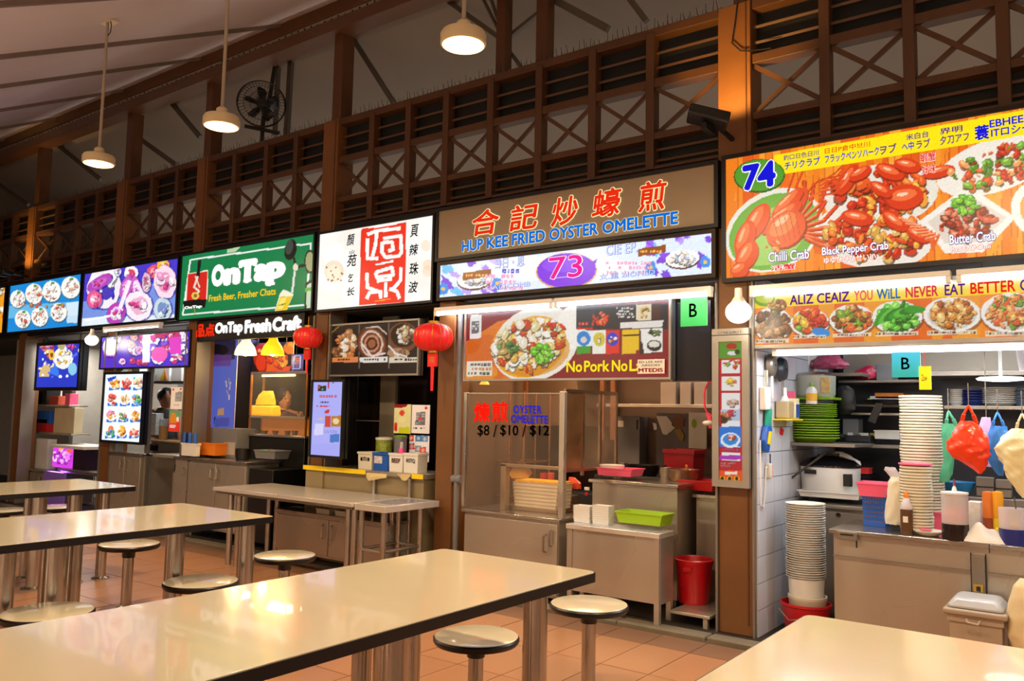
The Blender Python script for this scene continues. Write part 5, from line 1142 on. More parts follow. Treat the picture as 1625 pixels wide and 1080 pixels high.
MB().lathe(x, .06, [(r*1.03, CT+h*.97), (r*1.03, CT+h*1.01), (r*.2, CT+h*1.03), (r*.14, CT+h*1.1), (r*.05, CT+h*1.14)], 28).done('lid', WHITE, t); MB().cyl((x, .06, CT+h*1.14), (x, .06, CT+h*1.28), .007, .004, 8).done('knob_doll', mat('dark_red_knob', '8a3a4a', .4), t)
# white carrier bag lying in front
mb = MB(); Pn = [(1512, 842), (1530, 836), (1548, 826), (1568, 824), (1580, 836), (1604, 846), (1604, 850), (1570, 850), (1550, 851), (1520, 845)]
Yw = -.0
mb = MB(); W_ = [at(a_, b_, y=Yw) for a_, b_ in Pn]; xa_, xb_ = W_[0].x, W_[5].x; rq = random.Random(4); n1, n2 = 26, 14
for i in range(n1):
    for j in range(n2):
        u, v = i/(n1-1), j/(n2-1); prof_ = max(0, math.sin(PI*min(1, u*1.05)))**.8*.75+.25*math.exp(-((u-.55)/.18)**2)
        h_ = .085*prof_*math.sin(PI*v)**.7*(1+.25*math.sin(14*u+5*v)+.15*math.sin(9*v-6*u)); wd_ = .12*(.35+.65*math.sin(PI*min(1, max(0, u))))
        mb.v.append((xa_+(xb_-xa_)*u, .055+(v-.5)*wd_+rq.uniform(-.003, .003), CT+.002+max(0, h_)))
for i in range(n1-1):
    for j in range(n2-1): k_ = i*n2+j; mb.f.append((k_, k_+n2, k_+n2+1, k_+1))
solo(mb, 'carrier_bag', WHITE, 'crumpled white carrier bag lying on the counter edge', 'bag', (W_[3].x, .05, CT), ang=60)
boxthing('small white box with grey print behind the dark sauce canister', 'carton', 'box', (1536, 795, 1557, 826), .26, .08, mat('white_carton', 'd8d4cc', .5, var=.15, scale=40), z0=CT+.001)
for i, (lab, cx, m_) in enumerate((('amber canister with brown liquid, left of the amber pair', 1569, mat('amber_plastic', 'd8742a', .3)), ('amber yellow canister, right of the amber pair', 1584, mat('yellow_amber_plastic', 'e8a01e', .3)))):
    x, a, z1, r = rnd(cx, 780, 822, 17, .22); t = thing('juice_canister', lab, 'canister', (x, .22, CT+.001)); MB().lathe(x, .22, [(r, CT+.001), (r, z1-.02), (r*.9, z1), (r*.3, z1+.004)], 24).done('canister_body', m_, t); MB().lathe(x, .22, [(r*1.02, CT+.005), (r*1.02, CT+(z1-CT)*.45)], 24, caps=False).done('lower_band', mat('reddish_brown', 'a04a2a', .4) if i == 0 else YELLOW, t)
t = thing('yellow_jug', 'little yellow squeeze jug at the foot of the amber canisters', 'jug', (at(1583, 820, y=.14).x, .14, CT+.001)); xq = at(1583, 820, y=.14).x
MB().lathe(xq, .14, [(.022, CT+.001), (.026, CT+.02), (.016, CT+.04), (.018, CT+.06), (.008, CT+.075)], 16).done('jug_body', YELLOW, t)
x, a, z1, r = rnd(1608, 806, 846, 40, .08)
t = thing('condiment_tub', 'clear tub with a dark blue base at the right frame edge', 'tub', (x, .08, CT+.001)); h = z1-CT
MB().lathe(x, .08, [(r*.98, CT+h*.42), (r, z1)], 28).done('clear_wall', FROST, t); MB().lathe(x, .08, [(r*.96, CT+.001), (r, CT+.01), (r, CT+h*.44)], 28).done('base', mat('dark_blue_plastic', '1f2a7a', .35), t); MB().ell(x+.01, .06, CT+h*.55, .025, .02, .02, 12, 8).done('garlic', mat('garlic', 'e8c8a0', .5), t); MB().bar((x+.02, .05, z1-.01), (x+.01, .08, z1+.06), .006, .006).done('fork', BLACK, t)
for lab, px, Y in (('pink tray behind the dipping dish', (1480, 812, 1500, 824), .32), ('pink tray behind the white carton', (1536, 816, 1562, 828), .34), ('long pink tray behind the yellow jug', (1561, 817, 1596, 834), .30)):
    x0, x1, z0, z1 = rc(*px, Y); solo(MB().tub(x0, x1, Y, Y+.1, CT+.001, z1, .9, .005), 'pink_tray', PINK, lab, 'tray', ((x0+x1)/2, Y+.05, CT+.001), smooth=False)
x0, x1, z0, z1 = rc(1484, 783, 1625, 822, .50)
boxthing('low steel appliance at the back of the counter behind the bottles', 'steel_warmer', 'appliance', (1484, 784, 1640, 822), .52, .09, STEELD, z0=CT+.001)
wz = z1
latheth('teal blue plastic bowl on the steel appliance', 'blue_bowl', 'bowl', (1521, 764, 784, 50), .58, [(.6, 0), (.97, .9), (1, 1), (.93, 1), (.55, .15)], mat('teal_blue', '1a78b0', .4), z0=wz)
for lab, px in (('taupe carton stacked under the hanging blue bag, left one', (1549, 756, 1578, 786)), ('taupe carton under the hanging yellow bag, right one', (1580, 760, 1606, 786))):
    x0, x1, z0, z1 = rc(*px, .56); t = thing('carton', lab, 'box', ((x0+x1)/2, .6, wz)); MB().box(x0, x1, .54, .60, wz, z1).done('carton_box', mat('taupe_card', '6e6357', .6), t, bevel=.004); MB().box(x0, x1, .538, .542, (wz+z1)/2-.003, (wz+z1)/2+.003).done('flap_line', BLACK, t)
# hanging bags
FILMR = mat('red_film', 'f0401c', .18, trans=0, alpha=.93, var=.12, scale=14, bump=.6, sub=.15); FILMG = mat('green_film', '4fae86', .2, alpha=.85, var=.12, scale=12, bump=.6); FILMB = mat('blue_film', '3f8ae0', .2, alpha=.9, var=.12, scale=12, bump=.6); FILMC = mat('clear_yellow_film', 'ecdcae', .18, alpha=.93, var=.15, scale=9, bump=.6); FILML = mat('lilac_film', 'cdb6dc', .25, alpha=.8, var=.1, scale=10, bump=.5)
def hbag(lab, Y, R_, m, hook, hands, seed, dpf=.45):
    """hanging carrier bag: body rows, two handle loops to the hook"""
    t0 = rows(lab, 'hanging_bag', 'bag', Y, R_, m, dpf, .05, 'carrier bags hanging over the counter', seed, 36, 6)
    org = Vector(t0.location); ORG[t0.name] = org; hk = at(hook[0], hook[1], y=Y)
    for (xl, yl, xr, yr, w_) in hands:
        a_, b_ = at(xl, yl, y=Y), at(xr, yr, y=Y)
        for p_ in (a_, b_):
            mid = p_.lerp(hk, .5)+Vector(((p_.x-hk.x)*.12, -.01, 0)); mb = MB()
            mb.bar(p_, mid, w_, .012).bar(mid, hk, w_*.7, .010); o = mb.done('bag_handle', m, t0, bevel=.004)
    MB().tube([hk, hk+Vector((0, .0, .05)), (hk.x, Y, at(hook[0], hook[1]-36, y=Y).z)], .003, 5).done('hook_string', STEELD, t0)
    return t0
hbag('red translucent carrier bag hanging full over the counter', .10, [(668, 1524, 1546), (676, 1518, 1556), (690, 1510, 1566), (705, 1503, 1570), (716, 1503, 1570), (726, 1513, 1569), (736, 1530, 1566), (745, 1545, 1563), (751, 1552, 1558)], FILMR, (1537, 643), [(1526, 670, 1550, 672, .02)], 3)
hbag('green translucent carrier bag hanging behind the red one', .28, [(672, 1495, 1515), (690, 1494, 1522), (710, 1496, 1518), (730, 1497, 1514), (750, 1492, 1512), (764, 1490, 1506)], FILMG, (1505, 652), [(1502, 676, 1518, 676, .02)], 5)
hbag('blue translucent carrier bag hanging right of the red one', .20, [(676, 1572, 1598), (690, 1568, 1602), (710, 1566, 1598), (730, 1568, 1596), (745, 1576, 1594), (754, 1584, 1592)], FILMB, (1583, 654), [(1574, 680, 1594, 678, .016)], 7)
hbag('swollen pale yellow clear bag hanging at the right frame edge', .06, [(680, 1606, 1634), (696, 1588, 1646), (712, 1578, 1650), (728, 1586, 1652), (744, 1594, 1650), (758, 1598, 1650), (775, 1610, 1645), (790, 1622, 1640)], FILMC, (1622, 656), [(1612, 684, 1634, 682, .016)], 9, .5)
rows('thin lilac film bag between the red and blue bags', 'hanging_bag', 'bag', .30, [(662, 1558, 1572), (680, 1552, 1574), (710, 1560, 1578), (740, 1562, 1576)], FILML, .3, .05, seed=12)
lb = COL.objects['hanging_bag.004']; ORG[lb.name] = Vector(lb.location); q = at(1565, 663, y=.30); MB().cyl((q.x, .30, q.z-.01), (q.x, .30, 2.33), .003, n=6).done('hook_string', STEELD, lb)
# back shelves
SH = []
def shelf(lab, xa, xb, yp, Y, dp, th=.022, m=STEELD, end=None):
    a, b = at(xa, yp, y=Y), at(xb, yp, y=Y)
    x1 = b.x if end is None else end
    t = solo(MB().box(a.x, x1, Y, Y+dp, a.z-th, a.z), 'steel_shelf', m, lab, 'shelf', ((a.x+x1)/2, Y+dp/2, a.z-th), bevel=.003)
    return a.z
z_top = shelf('top light steel shelf along the back of the crab stall', 1455, 1625, 590, 1.25, .5, .03, STEEL, 1.2)
z_2 = shelf('second steel shelf with a red bundle, at the back left of the crab stall', 1330, 1460, 603, 1.30, .45, .02, STEELD)
z_pl = shelf('steel shelf carrying the white plates and blue bowls', 1498, 1625, 643, 1.28, .45, .025, STEEL, 1.2)
z_m1 = shelf('steel shelf under the stacked boards at the back', 1355, 1436, 641, 1.30, .42, .018, STEELD)
z_m2 = shelf('narrow steel shelf just under the black pan', 1350, 1436, 654, 1.28, .45, .018, STEEL)
z_lo = shelf('lowest back steel shelf with the white tray, left of the foam stack', 1306, 1436, 702, 1.20, .5, .025, STEELD)
stack('white plate in the stack beside the blue bowls', 'white_plate', 'plate', (1518, 617, 642, 21), 1.42, 7, WHITE, 'plate', 'small stack of white plates', z0=z_pl)
stack('dark blue bowl in the stack between the white plates', 'blue_bowl', 'bowl', (1544, 618, 642, 34), 1.44, 5, mat('navy_plastic', '20307a', .3), 'bowl', 'dark blue bowls', z0=z_pl)
stack('white plate in the wide stack under the round ceiling lamp', 'white_plate', 'plate', (1586, 615, 642, 50), 1.46, 8, WHITE, 'plate', 'wide stack of white plates', z0=z_pl)
stack('blue grey bowl in the stack at the frame edge', 'grey_bowl', 'bowl', (1624, 616, 642, 28), 1.46, 4, mat('blue_grey_plastic', '5a6a80', .3), 'bowl', 'blue grey bowls', z0=z_pl)
for i, (lab, m_, xa, xb, y0_, y1_) in enumerate((('yellow green tray under the orange board', mat('pale_green', 'b8c840', .4), 1376, 1434, 632, 640), ('pale tray in the middle of the board pile', WHITE, 1380, 1434, 628, 632), ('orange board topping the pile at the back', ORANGE, 1388, 1434, 623, 627))):
    boxthing(lab, 'serving_tray', 'tray', (xa, y0_, xb, y1_), 1.36, .28, m_, group=None, z0=(z_m1+.0, z_m1+.024, z_m1+.042)[i])
t = thing('black_pan', 'black frying pan with a drooping handle on the back shelf', 'pan', (at(1400, 640, y=1.28).x, 1.2, z_m1-.12)); c_ = at(1404, 637, y=1.26)
MB().lathe(c_.x, 1.22, [(.10, z_m1-.0), (.15, z_m1+.028), (.155, z_m1+.03), (.148, z_m1+.028), (.1, z_m1+.005)], 28).done('pan_body', BLACK, t); MB().bar((c_.x, 1.12, z_m1+.01), (c_.x-.06, 1.12, z_m1-.13), .05, .02).done('handle', BLACK, t)
rows('black cloth bag hanging beside the grey pot', 'black_bag', 'bag', 1.1, [(612, 1332, 1346), (618, 1328, 1356), (636, 1326, 1358), (650, 1326, 1357), (656, 1332, 1350)], BLACK, .4, .04, seed=3)
boxthing('small grey metal box on the lowest back shelf', 'grey_box', 'box', (1337, 664, 1362, 679), 1.3, .14, GREYP, z0=z_lo+.06)
tubthing('white perforated tray on the lowest back shelf', 'white_tray', 'tray', (1386, 682, 1428, 697), 1.26, .24, WHITE, .92)
t = tubthing('dark tray of small yellow and silver packets on the lowest back shelf', 'packet_tray', 'tray', (1340, 690, 1382, 701), 1.26, .2, DGREY, .92)
pk = at(1360, 690, y=1.34)
for i in range(12):
    c_ = (random.choice([YELLOW, STEELP, WHITE, BLUE]))
    solo(MB().box(-.018, .018, -.012, .012, -.012, .012), 'packet', c_, 'small shiny packet heaped in the dark tray', 'packet', (0, 0, 0), 'packets in the dark tray').location = (pk.x-.09+.018*i, 1.33+.03*(i % 3-1), z_lo+.055+.012*(i % 2))
rows('crimson bundled bag on the second back shelf', 'red_bundle', 'bag', 1.4, [(580, 1378, 1384), (588, 1358, 1388), (596, 1352, 1390), (601, 1354, 1388)], mat('crimson_film', 'b01840', .35, bump=.4), .5, .08, seed=6)
rows('pink and grey bags heaped on the left top shelf', 'pink_bundle', 'bag', 1.2, [(564, 1300, 1330), (572, 1290, 1340), (580, 1288, 1345), (585, 1290, 1340)], mat('rose_film', 'b04a6a', .4, bump=.4, var=.3), .5, .08, seed=9)
z_lt = shelf('left top shelf above the grey pot', 1262, 1366, 592, 1.12, .5, .025, STEELD)
boxthing('white box with dark print at the left top shelf', 'white_box', 'box', (1262, 562, 1284, 592), 1.16, .2, WHITE, z0=z_lt)
boxthing('white carton stacked behind the teal card', 'white_box', 'box', (1390, 578, 1416, 601), 1.40, .2, GREYP, z0=z_2)
t = thing('ceiling_lamp', 'round white ceiling lamp over the plate stack', 'lamp', (at(1588, 600, y=1.0).x, 1.0, at(1588, 600, y=1.0).z)); c_ = at(1588, 602, y=.95)
MB().lathe(c_.x, .95, [(.05, c_.z-.012), (.13, c_.z-.004), (.14, c_.z+.006), (.12, c_.z+.015)], 32).done('glowing_disc', TUBE, t); MB().cyl((c_.x, .95, c_.z+.015), (c_.x, .95, 2.32), .01, n=8).done('stem', WHITE, t)
for cx in (1350, 1330): pass
solo(MB().prism([(-.9, 0), (.9, 0), (.75, .22), (-.9, .22)], .0, .02), 'range_hood', STEEL, 'slanted steel hood panel above the back shelf', 'hood', (0, 0, 0)).location = (at(1545, 585, y=1.6).x, 1.6, z_top+.01)
rows('stacked clear cups in film hanging at the top right', 'cup_sleeve', 'cups', .9, [(555, 1612, 1630), (570, 1614, 1632), (588, 1618, 1634)], FROST, .5, .02, seed=2)
solo(MB().lathe(at(1350, 720, y=1.5).x, 1.5, [(.10, .82), (.2, .95), (.2, 1.0), (.1, 1.05)], 24), 'dark_wok', BLACK, 'dark wok standing in the shade behind the rice cooker', 'wok', (at(1350, 720, y=1.5).x, 1.5, .82))
solo(MB().box(-1.7, 1.4, 1.3, 1.85, .03, .82), 'rear_counter', DGREY, 'dark rear cooking counter of the crab stall', 'counter', (0, 1.5, .03), bevel=.004)
tubthing('small red basket beside the rice cooker', 'red_basket', 'basket', (1364, 742, 1380, 752), 1.0, .1, RED, .9)
# bin and sack before the counter
x0, x1, z0, z1 = rc(1499, 968, 1598, 1035, -.28)
t = thing('lidded_bin', 'grey beige square bin with a domed grey lid before the counter', 'bin', ((x0+x1)/2, -.15, .0))
zr = at(1499, 966, y=-.28).z
MB().tub(x0+.01, x1-.01, -.28, -.02, .002, zr, .86, .008).done('bin_body', mat('beige_grey_plastic', 'a08d78', .45), t, smooth=False)
mb = MB(); mb.taper(x0-.008, x1+.008, -.295, -.005, zr-.02, zr+.012, 1.0); mb.done('lid_rim', mat('beige_grey_plastic'), t, bevel=.01)
mb = MB(); v_ = zr+.012; mb.add([(x0, -.285, v_), (x1, -.285, v_), (x1, -.015, v_), (x0, -.015, v_), (x0+.04, -.24, v_+.055), (x1-.04, -.24, v_+.055), (x1-.04, -.05, v_+.055), (x0+.04, -.05, v_+.055)], [(0,1,5,4),(1,2,6,5),(2,3,7,6),(3,0,4,7),(4,5,6,7),(3,2,1,0)]); mb.done('lid', mat('silver_grey_plastic', 'a9a7a6', .3), t, bevel=.02)
MB().tube([(x0+.1, -.30, zr-.03), (x0+.11, -.31, zr-.045), (x1-.12, -.31, zr-.05), (x1-.11, -.30, zr-.03)], .006, 6).done('handle', mat('beige_grey_plastic'), t)
rows('bulging cream sack tied with lilac string at the frame edge', 'white_sack', 'sack', -.22, [(918, 1618, 1630), (930, 1608, 1642), (950, 1602, 1655), (980, 1597, 1665), (1010, 1598, 1665), (1030, 1606, 1655)], mat('cream_sack', 'd8c49a', .35, bump=.5, var=.08), .75, .03, seed=5)
# ---------------- stall 73 -------------------------------------------------
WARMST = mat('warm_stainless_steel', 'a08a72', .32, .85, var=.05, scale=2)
a, b = at(737, 806, y=0), at(886, 824, y=0)
Z1 = .64
t = cabinet('stainless cabinet under the glass screen with the dollar prices', a.x, b.x, .0, .62, .06, Z1, doors=1, feet=.03)
MB().tube([(b.x-.10, -.012, .52), (b.x-.10, -.045, .51), (b.x-.10, -.045, .40), (b.x-.10, -.012, .39)], .008, 8).done('pull_handle', STEELP, t)
gx0, gx1 = at(741, 700, y=.04).x, at(889, 700, y=.04).x; gz = at(800, 624, y=.04).z
t = thing('glass_screen', 'glass sneeze screen printed with oyster omelette prices', 'screen', ((gx0+gx1)/2, .04, Z1))
MB().box(gx0, gx1, .037, .043, Z1+.002, gz).done('glass_pane', GLASS, t, smooth=False)
MB().box(gx0-.03, gx0, .02, .06, Z1, gz+.01).done('post', STEELP, t, bevel=.003); MB().box(gx1, gx1+.045, .02, .06, Z1, gz+.015).done('post', STEEL, t, bevel=.003)
MB().box(gx0, gx1, .034, .046, gz-.004, gz+.006).done('top_edge', STEELP, t)
def gt(s, xa, ya, xb, yb, m, **k): a_, b_ = at(xa, ya, y=.03), at(xb, yb, y=.03); text(s, a_.x, b_.x, b_.z, a_.z, .031, m, t, **k)
REDF = mat('red_vinyl', 'f0381e', .5, emit=.25, ecol='f0381e'); BLF = mat('blue_vinyl', '2846e8', .5, emit=.2, ecol='2846e8')
gt('煉', 753, 639, 776, 669, REDF, off=.04); gt('煎', 781, 637, 805, 669, REDF, off=.03)
gt('OYSTER', 815, 643, 859, 656, BLF, off=.014); gt('OMELETTE', 811, 658, 869, 672, BLF, off=.014)
PRI = mat('black_vinyl', '15110f', .5)
for s, xa, xb in (('$8', 758, 776), ('/', 783, 788), ('$10', 794, 822), ('/', 829, 834), ('$12', 841, 871)): gt(s, xa, 674, xb, 693, PRI, off=.012)
# side return of greasy panels
gx = gx1+.022; yb_ = at(978, 635, x=gx).y
t = thing('side_screen', 'copper lit greasy side screen running back from the glass screen', 'screen', (gx, .3, Z1+.35))
zlo = at(897, 745, x=gx).z; zhi = at(897, 622, x=gx).z
n = 3
for i in range(n):
    y0_, y1_ = .06+(yb_-.06)*i/n, .06+(yb_-.06)*(i+1)/n
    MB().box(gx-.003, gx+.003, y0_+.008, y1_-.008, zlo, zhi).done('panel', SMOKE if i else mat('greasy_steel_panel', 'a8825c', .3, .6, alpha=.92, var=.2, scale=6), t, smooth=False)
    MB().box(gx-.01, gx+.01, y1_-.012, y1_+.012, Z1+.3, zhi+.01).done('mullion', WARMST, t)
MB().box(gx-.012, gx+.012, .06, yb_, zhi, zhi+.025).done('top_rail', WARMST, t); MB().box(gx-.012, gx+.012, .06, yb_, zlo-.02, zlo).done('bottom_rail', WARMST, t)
# griddle guard and crate of trays behind the glass
x0, x1, z0, z1 = rc(797, 735, 886, 800, .16)
t = thing('griddle_guard', 'low steel splash guard around the griddle behind the glass', 'guard', ((x0+x1)/2, .2, Z1))
MB().box(x0, x0+.05, .14, .20, Z1+.001, z1).done('guard_post', WARMST, t, bevel=.003); MB().box(x0, gx0+(gx1-gx0)*.98, .14, .17, z1-.022, z1+.004).done('guard_rail', WARMST, t, bevel=.003)
x0, x1, z0, z1 = rc(812, 763, 886, 792, .24)
lo = Z1+.03
t = solo(MB().box(x0-.03, x1, .22, .50, Z1+.001, lo), 'tray_stand', WARMST, 'flat steel stand under the pile of trays behind the glass', 'stand', ((x0+x1)/2, .35, Z1), bevel=.003)
nt = 7
for i in range(nt):
    h_ = (z1-lo)/nt; k = .90+.10*i/nt; c_ = (x0+x1)/2
    solo(MB().tub(c_-(x1-x0)/2*k, c_+(x1-x0)/2*k, .24, .46, lo+i*h_+.0005, lo+(i+1)*h_-.0005, .97, .006), 'metal_tray', mat('warm_white_tray', 'd8c8ac', .4), 'shallow cream tray in the pile behind the glass', 'tray', (c_, .35, lo+i*h_), 'pile of trays behind the glass', smooth=False)
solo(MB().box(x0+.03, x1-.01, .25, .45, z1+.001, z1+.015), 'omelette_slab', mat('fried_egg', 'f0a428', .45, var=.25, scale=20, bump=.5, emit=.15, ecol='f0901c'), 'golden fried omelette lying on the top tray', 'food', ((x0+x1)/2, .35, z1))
solo(MB().bar((x0-.01, .28, z1), (x0+.04, .40, z1+.12), .16, .006, (1, 0, .3)), 'leaning_plate', STEELP, 'tilted cream lid leaning on the tray pile', 'lid', (x0, .3, z1))
for i, (cx, c_, lab) in enumerate(((862, RED, 'red sauce tub behind the tray pile, left one'), (874, mat('tomato_red', 'd84a2a', .4), 'orange red sauce tub behind the tray pile, right one'))):
    latheth(lab, 'sauce_tub', 'tub', (cx, 750, 772, 11), .52, [(.9, 0), (1, 1), (.8, 1)], c_, z0=Z1+.12)
solo(MB().box(at(855, 770, y=.5).x, at(900, 770, y=.5).x+.05, .48, .60, Z1+.001, Z1+.118), 'steel_block', WARMST, 'small steel block carrying the sauce tubs', 'stand', (at(870, 770, y=.5).x, .54, Z1), bevel=.004)
rows('orange film packet by the griddle edge', 'food_packet', 'packet', .5, [(757, 903, 912), (766, 902, 922), (775, 905, 921)], mat('orange_film', 'e8502a', .35, bump=.4), .5, .08)
# steel rack at left, the copper cast of the light put into its colour
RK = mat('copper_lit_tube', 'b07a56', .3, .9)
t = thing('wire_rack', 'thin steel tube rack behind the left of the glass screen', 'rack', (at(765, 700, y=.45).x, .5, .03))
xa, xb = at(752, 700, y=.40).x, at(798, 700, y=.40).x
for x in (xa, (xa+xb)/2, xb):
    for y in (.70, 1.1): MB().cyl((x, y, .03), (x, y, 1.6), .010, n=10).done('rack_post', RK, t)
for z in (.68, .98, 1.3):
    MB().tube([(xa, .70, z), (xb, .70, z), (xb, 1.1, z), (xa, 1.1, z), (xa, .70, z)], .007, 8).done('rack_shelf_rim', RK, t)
t = thing('heat_lamp', 'little orange bell heat lamp hanging under the photo panel', 'lamp', (at(769, 610, y=.35).x, .35, at(769, 616, y=.35).z)); c_ = at(769, 606, y=.35)
MB().lathe(c_.x, .35, [(.045, c_.z-.02), (.03, c_.z+.005), (.012, c_.z+.035)], 20).done('bell_shade', mat('orange_bell', 'f0a040', .4, emit=1.2, ecol='f8b040'), t); MB().cyl((c_.x, .35, c_.z+.03), (c_.x, .35, 2.3), .004, n=6).done('cord', BLACK, t)
for i, x in enumerate((790, 832, 955, 972)):
    c_ = at(x, 640, y=.9); solo(MB().box(c_.x-.02, c_.x+.02, .9, .93, 1.2, 2.33), 'hanging_rail', RK, ('first', 'second', 'third', 'fourth')[i]+' upright copper lit hood strap from the left behind the glass', 'strap', (c_.x, .9, 1.2))
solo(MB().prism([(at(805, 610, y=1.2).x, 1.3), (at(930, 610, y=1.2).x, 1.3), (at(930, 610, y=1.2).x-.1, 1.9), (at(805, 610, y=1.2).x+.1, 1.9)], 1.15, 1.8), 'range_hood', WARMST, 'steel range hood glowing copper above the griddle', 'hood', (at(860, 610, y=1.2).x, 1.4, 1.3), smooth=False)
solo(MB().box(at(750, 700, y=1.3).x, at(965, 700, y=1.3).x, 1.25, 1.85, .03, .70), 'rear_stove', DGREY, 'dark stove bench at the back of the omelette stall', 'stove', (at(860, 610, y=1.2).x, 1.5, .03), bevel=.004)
# front work table
ZT = .625
a, b = at(892, 832, y=-.08), at(1046, 850, y=-.08); YD = at(1070, 860, x=b.x).y
t = thing('prep_table', 'stainless prep table with a white top carrying the lime basket', 'table', ((a.x+b.x)/2, .12, .0))
MB().box(a.x+.03, b.x-.0, -.08, YD, ZT-.035, ZT).done('tabletop', BRIGHT, t, bevel=.004); MB().box(a.x+.03, b.x, -.06, YD-.02, .16, ZT-.036).done('body', STEEL, t, smooth=False)
MB().box(a.x+.05, b.x-.04, -.07, YD-.01, ZT, ZT+.004).done('top_sheet', mat('pale_steel_sheet', 'c4c6cc', .25, .5), t)
for x, y in ((b.x-.02, -.06), (b.x-.02, YD-.03), (a.x+.06, YD-.03), (a.x+.06, -.05)): MB().box(x-.018, x+.018, y-.018, y+.018, .03, ZT-.03).done('leg', STEEL, t)
solo(MB().box(b.x-.036, b.x-.0+.012, .0, .30, .2, ZT-.06), 'red_side_panel', mat('dark_red_reflecting_panel', '6a2020', .25, .5), 'dark red side panel between the prep table legs', 'panel', (b.x, .15, .2)) if False else None
PTX = b.x
for k_, (cx, lab) in enumerate(((927, 'left'), (957, 'right'))):
    x, a_, z1, r = rnd(cx, 801, 831, 31, .06)
    stack('square white tray in the %s of the two tray stacks on the prep table' % lab, 'square_tray', 'tray', (cx, 801, 830, 31), .06, 8, WHITE, 'tray', '%s stack of square trays' % lab, z0=ZT+.005)
tubthing('lime green plastic basket with faint writing on the prep table', 'lime_basket', 'basket', (975, 810, 1051, 836), .02, .20, LIME, .86)
lb = COL.objects[-1] if False else None
# raised cabinet behind
gcx = gx1+.07
a, b = at(926, 760, y=.40), at(1075, 768, y=.40); a.x = max(a.x, gcx)
ZC = .915
t = cabinet('raised stainless cabinet behind the prep table, holding the pink basket', a.x, b.x, .385, .95, .10, ZC, doors=0, name='steel_cabinet', feet=.03)
c_ = at(932, 775, y=.38); MB().box(c_.x-.02, c_.x+.02, .365, .385, c_.z-.012, c_.z+.012).done('key_latch', WHITE, t, bevel=.003); c_ = at(931, 783, y=.38); MB().ell(c_.x, .375, c_.z, .016, .01, .016, 12, 8).done('red_key_tag', RED, t)
t2 = tubthing('pink plastic basket with a white bowl inside on the raised cabinet', 'pink_basket', 'basket', (945, 741, 1003, 757), .45, .22, PINK, .86)
latheth('white bowl sitting in the pink basket', 'white_bowl', 'bowl', (971, 737, 750, 40), .56, [(.7, 0), (1, .9), (1, 1), (.9, 1), (.6, .3)], WHITE, z0=ZC+.02)
# dark pots on the raised cabinet rear
def pot(lab, px, Y, m, z0, handle=True):
    x, a_, z1, r = rnd(*px, Y); t = thing('cooking_pot', lab, 'pot', (x, Y, z0)); MB().lathe(x, Y, [(r*.8, z0), (r*.95, z0+.03), (r, z1), (r*1.03, z1+.004), (r*.95, z1+.004), (r*.8, z0+.02)], 30).done('pot_body', m, t)
    if handle: MB().tube([(x+r, Y, z1-.01), (x+r+.05, Y-.02, z1+.0), (x+r+.09, Y-.03, z1+.01)], .008, 8).done('handle', BLACK, t)
pot('wide dark pan on the hob behind the pink basket', (1020, 738, 757, 52), 1.15, BLACK, .90); pot('shallow steel bowl left of the red box', (984, 735, 750, 26), 1.25, STEELP, .91, False)
pot('steel basin with orange tongs before the red box', (1085, 745, 762, 48), .78, WARMST, ZC+.001, False); pot('small steel bowl before the dark pan', (1056, 742, 757, 18), .9, STEEL, ZC+.001, False)
c_ = at(1087, 748, y=.72); t = thing('tongs', 'orange wooden tongs standing in the steel basin', 'tongs', (c_.x, .75, ZC+.02)); MB().bar((c_.x, .74, ZC+.02), (c_.x+.01, .72, c_.z+.05), .012, .008).bar((c_.x+.02, .76, ZC+.02), (c_.x+.015, .72, c_.z+.05), .012, .008).done('tong_arms', mat('orange_wood', 'e08a30', .5), t)
solo(MB().box(at(960, 700, y=1.2).x, at(1128, 700, y=1.2).x, 1.02, 1.7, .03, .895), 'rear_hob', DGREY, 'dark hob bench at the back right of the omelette stall', 'stove', (at(1040, 700, y=1.2).x, 1.4, .03), bevel=.004)
x0, x1, z0, z1 = rc(1054, 712, 1104, 746, 1.15)
solo(MB().tub(x0, x1, 1.12, 1.36, .896, z1, .88, .008), 'red_crate', mat('deep_red_plastic', 'a81024', .35), 'tall red plastic crate standing on the rear hob', 'crate', ((x0+x1)/2, 1.24, .896), smooth=False)
# cabinet at right with red tub, red bin on low shelf
x0, x1, z0, z1 = rc(1098, 783, 1130, 870, .60)
t = cabinet('narrow steel cupboard behind the red bin', x0+.03, x1+.05, .60, .98, .10, z1, doors=1, handles=False, feet=.03)
rz = z1
tubthing('flat red plastic tub on the narrow cupboard', 'red_tub', 'tub', (1074, 760, 1132, 780), .62, .26, RED, .88) 
a, b = at(1056, 975, y=.30), at(1128, 990, y=.10)
t = thing('low_shelf', 'low steel stand carrying the tall red bin beside the pillar', 'stand', ((a.x+b.x)/2, .25, .0)); xr = at(1130, 990, y=.08).x; zl = .115
xl_ = at(1052, 976, y=.08).x+.14; b_x = PTX
MB().box(b_x+.02, xr, .04, .60, zl-.02, zl).done('shelf_board', STEEL, t, bevel=.003); MB().box(xr-.05, xr-.02, .05, .08, .0, zl-.02).done('leg', STEEL, t); MB().box(xr-.05, xr-.02, .34, .37, .03, zl-.02).done('leg', STEEL, t); MB().box(xl_-.08, xl_-.05, .34, .37, .03, zl-.02).done('leg', STEEL, t)
x, a_, z1, r = rnd(1101, 886, 972, 60, .36)
t = thing('red_bin', 'tall round red bin with a rolled rim on the low steel stand', 'bin', (x, .36, zl)); z1 = at(1101, 886, y=.36).z
